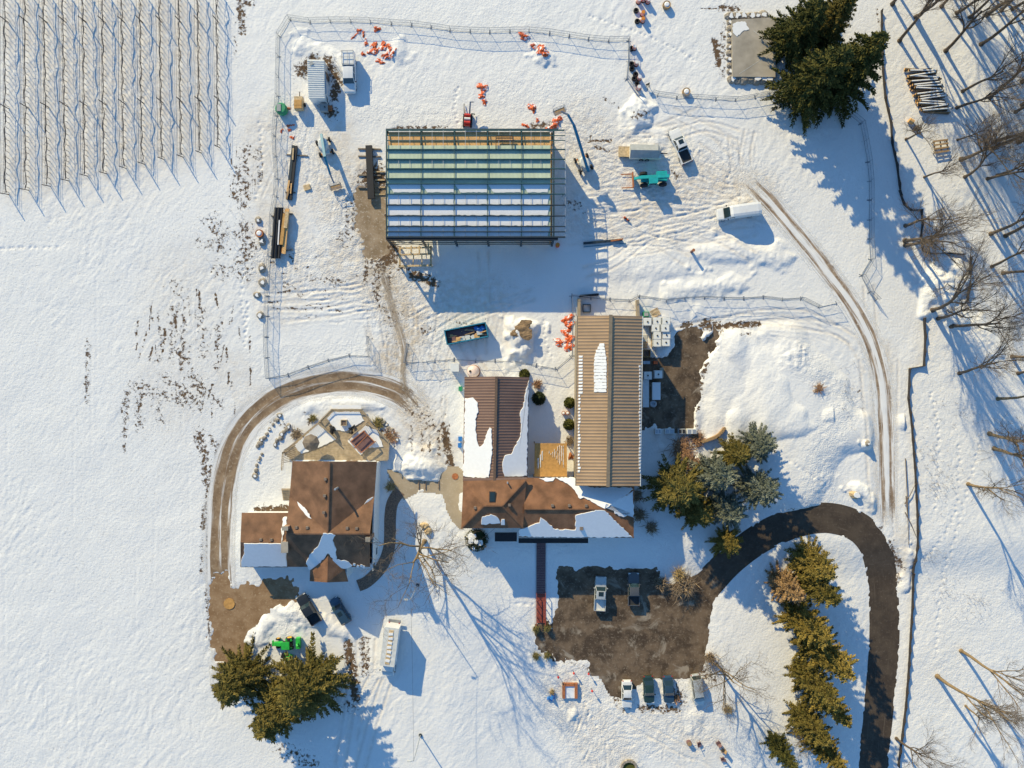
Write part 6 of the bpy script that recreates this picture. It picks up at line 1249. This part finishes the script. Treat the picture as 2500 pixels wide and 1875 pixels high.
# IBC totes
def tote(px, py, label, tint='plastic', group='white tote tanks beside the tan barn'):
    c = on(px, py, 0); t = thing('tote_tank', label, 'tank', c, 0, group); t.scale = (1.22,1.25,1.35)
    MB().box((0,0,.09), (1.2,1.1,.16)).build('pallet', M['wood'], t, True); rings = [[(x*w_,y*w_,z) for x, y in ((-.56,-.46),(-.46,-.52),(.46,-.52),(.56,-.46),(.56,.46),(.46,.52),(-.46,.52),(-.56,.46))] for w_, z in ((.97,.18),(1,.3),(1,1.0),(.9,1.12))]; MB().loft(rings).build('bottle', M[tint], t, True)
    MB().tube([(0,0,1.1),(0,0,1.2)], .11, 10).build('lid', M['black'], t, True); cg = MB()
    for x in (-.58,.58):
        for y in (-.53,0,.53): cg.bar((x,y,.16),(x,y,1.1), .03)
    for z in (.5,.8,1.1):
        for s2 in (-1,1): cg.bar((-.58,s2*.54,z),(.58,s2*.54,z),.03); cg.bar((s2*.59,-.53,z),(s2*.59,.53,z),.03)
    cg.build('cage', M['galv'], t, True); return t
for c_ in ((1165,1132),(1244,1128),(1322,1130),(1233,1185),(1313,1184),(1246,1247),(1323,1242),(1245,1308),(1318,1304)): tote(*q1(2,1,*c_), 'white caged tote tank in the block beside the tan barn')
tote(*q1(2,1,1255,1570), 'single white tote tank on the dark asphalt of the court', group=None); tote(*q1(2,1,1167,1580), 'tote tank pushed against the tan barn wall near the court', group=None)
def pallet(px, py, rz, label, n=7, m_='pale_wood', w_=1.2, l_=1.1, z0=0., base=None):
    c = on(px, py, 0); t = thing('pallet', label, 'pallet', c, rz)
    for i in range(n): MB().box((-w_/2+w_*(i+.5)/n,0,.13+z0), (w_/n*.6,l_,.03)).build('slat', M[m_], t, True)
    for y in (-l_/2+.06,0,l_/2-.06): MB().box((0,y,.06+z0), (w_,.1,.1)).build('runner', M['wood'], t, True)
    return t
pallet(*q1(2,1,1243,1050), .5, 'tilted pale pallet above the white tote tanks', 8, w_=1.5, l_=1.3); pallet(*q1(2,1,1228,1398), 0, 'white slatted pallet at the tan barn wall', 6, 'white_dull', 1.3, 1.1); pallet(*q1(2,1,1152,1265), 0, 'narrow white pallet between totes and barn wall', 6, 'white_dull', .9, 1.2); pallet(*q1(2,1,1155,1320), 0, 'orange brown pallet between totes and barn wall', 6, 'osb', .9, 1.1)
c = on(*q1(2,1,1165,1393)); t = thing('wooden_bin', 'open dark wooden bin at the tan barn wall', 'bin', c); MB().box(c+Vector((0,0,.3)), (1.0,1.0,.1)).build('floor', M['mulch'], t)
for s_ in (-1,1): MB().box(c+Vector((s_*.6,0,.4)), (.08,1.2,.75)).build('side', M['brown_box'], t); MB().box(c+Vector((0,s_*.6,.4)), (1.12,.08,.75)).build('side', M['brown_box'], t)
c = on(*q1(2,1,1160,1065)); t = thing('wash_stand', 'green and white wash stand at the dock wall', 'stand', c); MB().box(c+Vector((0,0,.4)), (1.0,.9,.8)).build('cabinet', M['green_box'], t); MB().box(c+Vector((0,0,.84)), (.7,.6,.08)).build('top', M['tarp_grey'], t)
for i, (p_, d, m_, lab) in enumerate([(q1(2,1,1165,1470),(1.1,.5,.6),'galv','grey metal box at the barn wall below the bin'),(q1(2,1,1240,1470),(.6,.5,.7),'orange','orange plastic crate on the shaded snow of the court'),(q1(2,1,1290,1555),(.6,1.6,.7),'tan_wall','tan equipment skid at the edge of the dark court'),(q1(2,2,1155,140),(1.0,4.4,.9),'siding','long white snow covered bench along the barn wall'),(q1(2,2,1245,120),(1.3,2.8,.8),'snow','snow buried crate beside the long white bench')]):
    c = on(*p_); mb = MB().box(c+Vector((0,0,d[2]/2)), d); mb.box(c+Vector((0,0,d[2]+.04)), (d[0]*1.06,d[1]*1.06,.08)); solo(mb, 'equipment_box', M[m_], lab, 'box', c)
c = on(*q1(2,2,1225,228)); mb = MB(); k = 18; ring = lambda r_, z: [c+Vector((r_*math.cos(2*math.pi*i/k), r_*math.sin(2*math.pi*i/k), z)) for i in range(k)]; mb.loft([ring(.55,0),ring(.62,.2),ring(.5,.35),ring(.28,.35),ring(.28,.1)]); solo(mb, 'spare_tyre', M['galv'], 'grey ring shaped hose reel on the court snow', 'reel', c)
for i, (x, w_, m_, lab) in enumerate([(1258,1.0,'snow','snow topped unit on the court wall nearest the barn'),(1355,1.6,'white_dull','white double unit on the court wall'),(1458,1.2,'tarp_grey','grey air conditioner with fan grilles on the court wall'),(1540,1.6,'plastic','white cream box at the end of the court wall')]):
    c = on(*q1(2,2,x,457)); t = thing('wall_unit', lab, 'unit', c); MB().box(c+Vector((0,0,.5)), (w_,.85,.9)).build('cabinet', M[m_], t)
    for s_ in (-1,1): MB().box(c+Vector((s_*w_*.25,0,.97)), (w_*.34,.6,.05)).build('grille', M['black' if i == 2 else 'galv'], t)
# drums
def drum(px, py, kind, label, group):
    c = on(px, py, 0); t = thing('traffic_drum', label, 'drum', c, rnd(0,6), group); k = 14; ring = lambda r_, z: [(r_*math.cos(2*math.pi*i/k), r_*math.sin(2*math.pi*i/k), z) for i in range(k)]
    MB().loft([ring(.44,0),ring(.44,.08),ring(.36,.1)]).build('base_ring', M['rubber'], t, True)
    for z0, z1, m_ in ((.1,.35,'orange'),(.35,.5,'white_paint'),(.5,.75,'orange'),(.75,.88,'white_paint'),(.88,1.0,'orange')): MB().loft([ring(.38-.06*z0,z0),ring(.38-.06*z1,z1)]).build('band', M[m_ if kind else 'black'], t, True)
    MB().loft([ring(.315,1.0),ring(.30,1.04)]).build('top', M['orange_top' if kind == 2 else 'white_paint' if kind == 1 else 'tarp_grey'], t, True)
for x, y, k in ((1135,125,2),(1135,180,2),(1065,410,1),(1080,545,1),(1105,667,1),(1100,20,1),(1140,5,1),(1180,20,1),(1100,750,1)): drum(*q1(2,0,x,y), k, ['','orange and white drum with white top beside the site fence','orange drum with orange top in the gap beyond the fence'][k], 'orange drums by the fence')
def blackring(px, py, label, group):
    c = on(px, py, 0); k = 14; mb = MB(); ring = lambda r_, z: [c+Vector((r_*math.cos(2*math.pi*i/k), r_*math.sin(2*math.pi*i/k), z)) for i in range(k)]
    mb.loft([ring(.42,.0),ring(.46,.1),ring(.46,.3),ring(.36,.4),ring(.22,.36),ring(.22,.1)]); solo(mb, 'drum_base', M['rubber'], label, 'rubber ring', c, group)
for x, y in ((1080,95),(1090,185),(1042,415),(1042,545),(1045,585),(1075,632),(1065,668),(1088,712)): blackring(*q1(2,0,x,y), 'black rubber drum base next to the orange drums', 'rubber bases by the fence')
c = on(*q1(2,0,1165,735)); t = thing('sign_stand', 'dark folding sign stand at the corner of the site fence', 'stand', c); MB().bar(c, c+Vector((.3,.2,1.2)), .08).build('leg', M['black'], t); MB().bar(c+Vector((.6,0,0)), c+Vector((.3,.2,1.2)), .08).build('leg', M['black'], t); MB().bar(c+Vector((.2,-.6,0)), c+Vector((.3,.2,1.2)), .08).build('leg', M['black'], t); MB().box(c+Vector((.15,.15,.9)), (.7,.08,.5), .4).build('panel', M['black'], t)
for p_, lab, m_ in ((q1(2,0,1335,55),'snow capped barrel planter standing alone beyond the fence','wood'),(q1(2,0,1500,785),'dark stump planter inside the fence bend','wood'),(q1(1,1,55,385),'snow filled round barrel outside the field fence','rust')):
    c = on(*p_); t = thing('barrel_planter', lab, 'barrel', c); k = 14; ring = lambda r_, z: [c+Vector((r_*math.cos(2*math.pi*i/k), r_*math.sin(2*math.pi*i/k), z)) for i in range(k)]
    MB().loft([ring(.62,0),ring(.72,.3),ring(.66,.75),ring(.56,.72)]).build('staves', M[m_], t); MB().loft([ring(.54,.66),ring(.3,.82)]).build('snow_fill', M['snow'], t)
c = on(*q1(2,1,1000,258)); t = thing('traffic_cone', 'orange striped barricade post lying in the wheel ruts', 'cone', c)
for i in range(4): MB().tube([c+Vector((-.45+i*.24,.3-i*.18,.2)), c+Vector((-.45+(i+1)*.24,.3-(i+1)*.18,.2))], .2-.02*i, 10, .18-.02*i).build('band', M['orange' if i % 2 == 0 else 'black'], t)
c = on(*q1(2,1,418,483)); t = thing('safety_barrel', 'orange barrel at the corner of the steel building', 'barrel', c); k=12; MB().tube([c,c+Vector((0,0,.9))], .36, 12).build('body', M['orange'], t); MB().tube([c+Vector((0,0,.9)),c+Vector((0,0,.95))], .33, 12).build('lid', M['orange_top'], t)
c = on(*q1(2,1,1548,535)); t = thing('marker_post', 'thick rusty marker post standing in drifted snow', 'post', c); MB().tube([c-Vector((0,0,.3)),c+Vector((0,0,1.5))], .22, 10).build('pole', M['plum'], t); MB().tube([c+Vector((0,0,1.5)),c+Vector((0,0,1.62))], .26, 10).build('cap', M['rust'], t)
# ---- slab with boulders
z = 1.0; A = [P(1787,48,z),P(1893,42,z),P(1893,188,z),P(1789,187,z)]; t = thing('concrete_slab', 'raised bare concrete slab beside the dark spruces', 'slab', P(1840,118)); sl_ = MB().slab(A, 1.1).build('slab', M['concrete'], t)
mb = MB().slab([p_+Vector((0,0,.06)) for p_ in [P(*c_,z) for c_ in ragged(q(2,0,(1895,210),(1930,185),(2000,182),(2035,250),(1980,265),(1935,310),(1900,275)), 4, 1.5)]], .08); mb.build('snow_patch', M['snow'], t)
for a, b in (((1840,75),(1885,110)),((1890,125),(1805,180))): MB().bar(P(*a,z+.012), P(*b,z+.012), .05, .02).build('crack_seam', M['white_dull'], t)
def rock(px, py, r, seed, label, group, m_='stone', cap=False):
    rg = np.random.RandomState(seed); mb = MB(); rings = []; k = 9; sx, sy = rg.uniform(.8,1.25,2)
    for e in (-.35,.15,.6,1.05):
        rings.append([(sx*r*math.cos(e)*math.cos(2*math.pi*i/k)*rg.uniform(.82,1.12), sy*r*math.cos(e)*math.sin(2*math.pi*i/k)*rg.uniform(.82,1.12), r*.75*(math.sin(e)+.1)*rg.uniform(.9,1.1)) for i in range(k)])
    c = on(px, py, 0); t = mb.loft(rings).build('boulder', M[m_]); t.location = c; tag(t, label, 'rock', group)
    if cap: MB().slab([Vector((r*rnd(.2,.75)*math.cos(2*math.pi*i/8)+r*.15, r*rnd(.2,.75)*math.sin(2*math.pi*i/8)-r*.1, r*.80)) for i in range(8)], .12).build('snow_cap', M['snow'], t, True)
random.seed(21)
for i in range(7): rock(*q1(2,0,1885+i*52,672), .85+.15*rnd(), 300+i, 'boulder in the row below the concrete slab', 'boulders round the slab', cap=i in (0,4,5,6))
for i in range(6): rock(*q1(2,0,1865+i*58+rnd(-8,8),140), .85, 320+i, 'boulder in the row above the concrete slab', 'boulders above the slab', cap=True)
for i in range(9): rock(*q1(2,0,1866,190+i*52), .55, 340+i, 'boulder along the field side of the concrete slab', 'boulders beside the slab', cap=i % 2 == 0)
k = 0
for line, n in ((q(1,2,(700,1100),(0,0)),0),([(683,1015),(650,1060),(630,1090)],9),([(706,1040),(690,1060),(672,1085)],7),([(640,1110),(628,1130),(622,1160)],6),([(930,1025),(955,1050),(968,1075)],9)):
    for i in range(n):
        s_ = i/(n-1)*(len(line)-1); j = min(int(s_),len(line)-2); f = s_-j; rock(line[j][0]+(line[j+1][0]-line[j][0])*f+rnd(-2,2), line[j][1]+(line[j+1][1]-line[j][1])*f+rnd(-2,2), rnd(.3,.5), 400+k, 'edging stone in the garden beds round the house deck', 'edging stones round the deck', cap=k % 3 == 0); k += 1
for i, (px, py) in enumerate([(631,508),(640,560),(640,625),(642,660),(628,690),(636,740)]): rock(px-(0 if i else 0), py+30, rnd(.5,.8), 460+i, 'half buried rock along the outside of the field fence', 'rocks along the field fence', cap=True)
for i, (x, y, s_) in enumerate([(783,990,.9),(890,560,.5)]): rock(*q1(3,2,x,y), s_, 480+i, ['pale boulder at the driveway bend with long shadow','small boulder on the snow bank beside the track'][i], None, 'pale_wood' if i == 0 else 'stone', cap=True)
# curved log edging on the bank
t = thing('log_edging', 'curved row of upright logs on the bank by the court', 'edging', on(1745,1058)); ln = smoothline(q(2,2,(1640,545),(1700,525),(1770,490),(1820,435)), 5)
for p_ in ln: c = on(*p_); MB().tube([c-Vector((0,0,.2)), c+Vector((0,0,.65+rnd(-.1,.1)))], .26, 8).build('log', M['wood'], t)
# ---- log pile and pallet bench in the wood
random.seed(31)
for i in range(44):
    f = i/43; px, py = 1860+(1190+130*f+rnd(-14,14))/TK, (600+360*f+rnd(-6,6))/TK; layer = i % 3; c = on(px+10, py, 0); L_ = rnd(4.2,5.4); a = R(rnd(-8,10)); r_ = rnd(.13,.24); d = Vector((math.cos(a), math.sin(a), 0))*L_/2; c.z += .2+.3*layer
    o = MB().tube([-d, d], r_, 8).build('log', M['bark_tan' if i % 2 else 'bark']); o.location = c+Vector((2.0,0,0)); tag(o, 'cut log lying crosswise in the snowy log pile', 'log', 'logs of the log pile')
    MB().tube([-d*1.004, -d*.99], r_*.93, 8).build('cut_end', M['osb'], o, True)
    if layer == 2: MB().tube([-d*.9+Vector((0,0,r_*.8)), d*.9+Vector((0,0,r_*.8))], .12, 5).build('snow_strip', M['snow'], o, True)
for i, (x, y) in enumerate(((1250,1030),(1300,1090))):
    c = on(*q1(3,0,x,y)); o = MB().tube([(-.35,.2,.4),(.35,-.2,.35)], .42, 10).build('log_round', M['osb' if i == 0 else 'bark']); o.location = c; tag(o, ['cut orange log round at the end of the log pile','dark log round below the orange one'][i], 'log')
c = on(*q1(3,0,1493,1245)); t = thing('slatted_bench', 'weathered slatted pallet bench standing among bare trees', 'bench', c, R(8))
for y in (-.95,-.32,.32,.95): MB().box((0,y,.75), (2.5,.28,.09)).build('slat', M['wood'], t, True)
for x in (-1.1,0,1.1): MB().box((x,0,.62), (.2,2.1,.12)).build('runner', M['grey_wood'], t, True)
for x in (-1.1,1.1):
    for y in (-.9,.9): MB().box((x,y,.28), (.14,.14,.6)).build('leg', M['grey_wood'], t, True)
# ---- entrance, picnic area, lamps
c = on(1321,1420, 0); t = thing('entrance_walkway', 'boardwalk with red timber handrails and shade-coloured upper planks leading to the lot', 'walkway', (c.x,c.y,c.z)); n = 48
for i in range(n):
    y = 1322+205*i/n; p_ = P(1321,y); zz = float(Gb(p_.x,p_.y))+.12; MB().box((p_.x,p_.y,zz), (1.55,.26,.06)).build('plank', M['plum' if y < 1452 else 'red_wood'], t)  # upper planks get a darker colour that paints in the building's shade
for x in (1310,1332):
    a = P(x,1450); b = P(x,1527); za = float(Gb(a.x,a.y))+1.0; MB().bar((a.x,a.y,za), (b.x,b.y,za), .1).build('handrail', M['red_wood'], t)
    for j in range(5): f = j/4; MB().bar((a.x,a.y+(b.y-a.y)*f,za-1.), (a.x,a.y+(b.y-a.y)*f,za), .1).build('post', M['red_wood'], t)
c = on(1391,1684); t = thing('picnic_platform', 'square rust red timber sandbox frame half filled with snow', 'platform', c)
for a, b, w_ in (((-1,0),(.5,2.6),0),((1,0),(.5,2.6),0),((0,1),(1.5,.5),0)): MB().box(c+Vector((a[0]*1.05,a[1]*1.05,.3)), (b[0],b[1],.5)).build('side_board', M['rust'], t)
MB().box(c+Vector((0,-.25,.22)), (1.65,2.1,.3)).build('snow_fill', M['snow'], t); MB().box(c+Vector((.1,-.2,.03)), (3.0,3.0,.16)).build('base', M['white_dull'], t)
for i, (x, y) in enumerate(((422,873),(552,840),(676,845),(705,988))):
    c = on(*q1(2,3,x,y)); t = thing('red_bollard', ['red topped marker nearest the rust red platform','red topped marker at the lot edge path','red topped marker by the dark wet lot edge','red topped marker in the trampled snow path'][i], 'marker', c, 0, 'red markers at the lot edge'); MB().tube([c-Vector((0,0,.1)),c+Vector((0,0,1.0))], .05, 6).build('post', M['black'], t); MB().tube([c+Vector((0,0,1.0)),c+Vector((0,0,1.35))], .2, 10, .12).build('lamp_head', M['red'], t)
c = on(*q1(2,3,368,1060)); o = crumple(.8,1.0,.9,7).build('blue_cover', M['blue']); o.location = c; tag(o, 'bright blue cover pulled over an object by the platform', 'cover'); grass(*q1(2,3,372,1010), 80, .6, .7, 99, 'straw', 'straw tuft behind the blue cover')
def lamp(px, py, h, label):
    c = on(px, py); t = thing('lamp_post', label, 'lamp post', c); MB().tube([c-Vector((0,0,.3)),c+Vector((0,0,h))], .11, 8, .06).build('pole', M['galv'], t); MB().tube([c+Vector((0,0,-.1)),c+Vector((0,0,.25))], .28, 10).build('base', M['dark_steel'], t); MB().tube([c+Vector((0,0,h-.1)),c+Vector((-.5,0,h+.1))], .05, 6).build('arm', M['galv'], t); MB().box(c+Vector((-.75,0,h+.1)), (.6,.25,.12)).build('lamp_head', M['white_dull'], t); return c+Vector((0,0,h))
l1 = lamp(*q1(1,3,1380,115), 8.1, 'steel lamp post in the blue house shadow'); l2 = lamp(*q1(1,3,1405,1380), 8.4, 'slim lamp post on the open lawn')
pts = [l1.lerp(l2, i/12)-Vector((0,0,.5*math.sin(math.pi*i/12))) for i in range(13)]; solo(MB().tube(pts, .02, 4), 'overhead_wire', M['wire'], 'thin overhead wire between the two lamp posts', 'wire', l1)
p_ = P(1208,1290,6.2); pts = [l1.lerp(p_, i/12)-Vector((0,0,.5*math.sin(math.pi*i/12))) for i in range(13)]; solo(MB().tube(pts, .02, 4), 'overhead_wire', M['wire'], 'thin overhead wire from lamp post to hip roofed building', 'wire', l1)
def chair(px, py, rz, m_, label, group='garden chairs in the trampled snow'):
    c = on(px, py); t = thing('garden_chair', label, 'chair', c, rz, group); MB().box((0,0,.42), (.6,.6,.08)).build('seat', M[m_], t, True); MB().box((-.32,0,.8), (.08,.6,.7), ry=-.25).build('backrest', M[m_], t, True)
    for x in (-.25,.25):
        for y in (-.26,.26): MB().box((x,y,.2), (.07,.07,.42)).build('leg', M[m_], t, True)
    for y in (-.34,.34): MB().box((0,y,.62), (.6,.1,.05)).build('armrest', M[m_], t, True)
chair(*q1(2,3,1610,1445), .4, 'plum', 'plum garden chair next to the dark tub'); chair(*q1(2,3,1770,1440), 2.2, 'plum', 'plum garden chair beside the straw coloured seat'); chair(*q1(2,3,1805,1575), 3.4, 'plum', 'plum garden chair set apart near tree shadows'); chair(*q1(2,3,1810,1500), 2.8, 'wood', 'straw coloured garden chair between two plum ones')
c = on(*q1(2,3,1525,1440)); t = thing('garden_tub', 'dark wooden tub on the trampled snow beside the chairs', 'tub', c); MB().tube([c,c+Vector((0,0,.7))], .42, 12).build('staves', M['plum'], t); MB().tube([c+Vector((0,0,.7)),c+Vector((0,0,.76))], .36, 12).build('lid', M['wood'], t)
c = on(1535,1874); t = thing('fire_pit', 'round stone fire pit ring cleared of snow', 'fire pit', c)
for i in range(16): a = 2*math.pi*i/16; MB().box(c+Vector((1.25*math.cos(a),1.25*math.sin(a),.2)), (.4,.48,.4), a).build('stone', M['stone'], t)
MB().tube([c+Vector((0,0,.05)),c+Vector((0,0,.12))], 1.1, 16).build('ash_bed', M['leaf_bush'], t)
# ---- odds and ends round the buildings
c = on(*q1(1,1,1855,1545)); t = thing('septic_tank', 'round pink water tank at the corner of the brown barn', 'tank', c); k = 18; ring = lambda r_, z: [c+Vector((r_*math.cos(2*math.pi*i/k), r_*math.sin(2*math.pi*i/k), z)) for i in range(k)]
MB().loft([ring(1.0,0),ring(1.02,1.6),ring(.8,1.95),ring(.2,2.1)]).build('shell', M['pink'], t, smooth=True); MB().tube([c+Vector((-.5,0,1.95)),c+Vector((-.5,0,2.15))], .2, 12).build('lid', M['black'], t); MB().loft([ring(1.12,-.1),ring(1.12,.12)]).build('base', M['rust'], t)
c = on(*q1(1,1,1700,1512)); mb = MB().box(c+Vector((0,0,.7)), (1.3,1.3,1.4)); mb.box(c+Vector((0,0,1.43)), (1.4,1.4,.08)); solo(mb, 'utility_cabinet', M['plastic'], 'white square utility cabinet beside the pink tank', 'cabinet', c)
for i, (p_, m_, lab) in enumerate([(q1(1,2,1755,100),'green_box','green bin against the brown barn wall'),(q1(1,2,1753,520),'blue','blue bin against the brown barn wall'),(q1(1,2,1750,575),'blue','blue drum against the brown barn wall')]):
    c = on(*p_)+Vector((-.2,0,0)); t = thing('waste_bin', lab, 'bin', c); MB().box(c+Vector((0,0,.45)), (.55,.7,.9)).build('body', M[m_], t); MB().box(c+Vector((0,0,.94)), (.62,.76,.08)).build('lid', M[m_], t)
for i, (p_, lab) in enumerate([(q1(1,2,665,445),'black covered grill on the upper deck, beside the umbrella'),(q1(1,2,830,445),'black covered grill on the upper deck, beside the day bed')]):
    c = P(*p_, Zd+.1); o = crumple(1.0,.75,1.2,20+i, 10).build('grill_cover', M['black']); o.location = c; o.rotation_euler = (0,0,-.7 if i == 0 else .7); tag(o, lab, 'grill')
c = on(*q1(1,2,1698,840)); solo(MB().tube([c,c+Vector((0,0,.1))], .55, 12), 'stone_cap', M['rust'], 'round rusty manhole cover on the concrete plaza', 'cover', c)
c = on(560,1474); solo(MB().tube([c-Vector((0,0,.1)),c+Vector((0,0,.12))], .95, 14), 'manhole_cover', M['brown_box'], 'round orange stone cover in the mud yard', 'cover', c)
for i, p_ in enumerate(q(1,2,(1392,915),(1448,915),(1560,915))):
    a = P(p_[0],p_[1]-9.5); b = P(p_[0],p_[1]+9.5); mb = MB().bar((a.x,a.y,.12), (b.x,b.y,.12), .12, .16); solo(mb, 'timber_edge', M['mulch'], 'dark timber step edge across the concrete path', 'step', (a.x,a.y,.1), 'step edges of the path')
for i, p_ in enumerate(q(1,2,(1440,1255),(1470,1300))): rock(*p_, .75, 500+i, 'flat tan stepping rock at the foot of the lawn tree', 'rocks at the lawn tree', 'pale_wood')
c = on(*q1(2,2,485,305)); t = thing('snow_pot', 'pair of snow filled pots between the olive shrubs', 'pots', c)
for s_ in (-1,1): MB().tube([c+Vector((s_*.35,0,0)),c+Vector((s_*.35,0,.55))], .3, 10, .36).build('pot', M['rust'], t); MB().tube([c+Vector((s_*.35,0,.5)),c+Vector((s_*.35,0,.62))], .3, 10, .15).build('snow_fill', M['snow'], t)
c = on(*q1(2,2,530,670)); o = crumple(.5,1.1,.5,33,10).build('rust_cover', M['rust']); o.location = c; tag(o, 'rust brown cover squeezed between canopy and tan barn', 'cover')
c = on(1276,806, 0); mb = crumple(2.9,1.7,.3,46,22); o = mb.build('sand_pile', M['soil']); o.location = c+Vector((0,0,.05)); tag(o, 'bare brown sand on top of the snowy heap by the dumpster', 'sand pile')
for i, (a, b) in enumerate((((2209,1119),(2216,1330)),((2208,1250),(2235,1310)),((2207,1230),(2233,1180)),((2210,1210),(2214,1260)))):
    A = on(*a)+Vector((0,0,.25)); B = on(*b)+Vector((0,0,.3)); mid = A.lerp(B,.5)+Vector((rnd(-.2,.2),0,.2)); mb = MB().tube([A,mid,B], [.09,.07,.04], 5); solo(mb, 'fallen_branch', M['twig'], 'long fallen branch beside the silt fence at the driveway bend', 'branch', A, 'fallen branches at the silt fence')
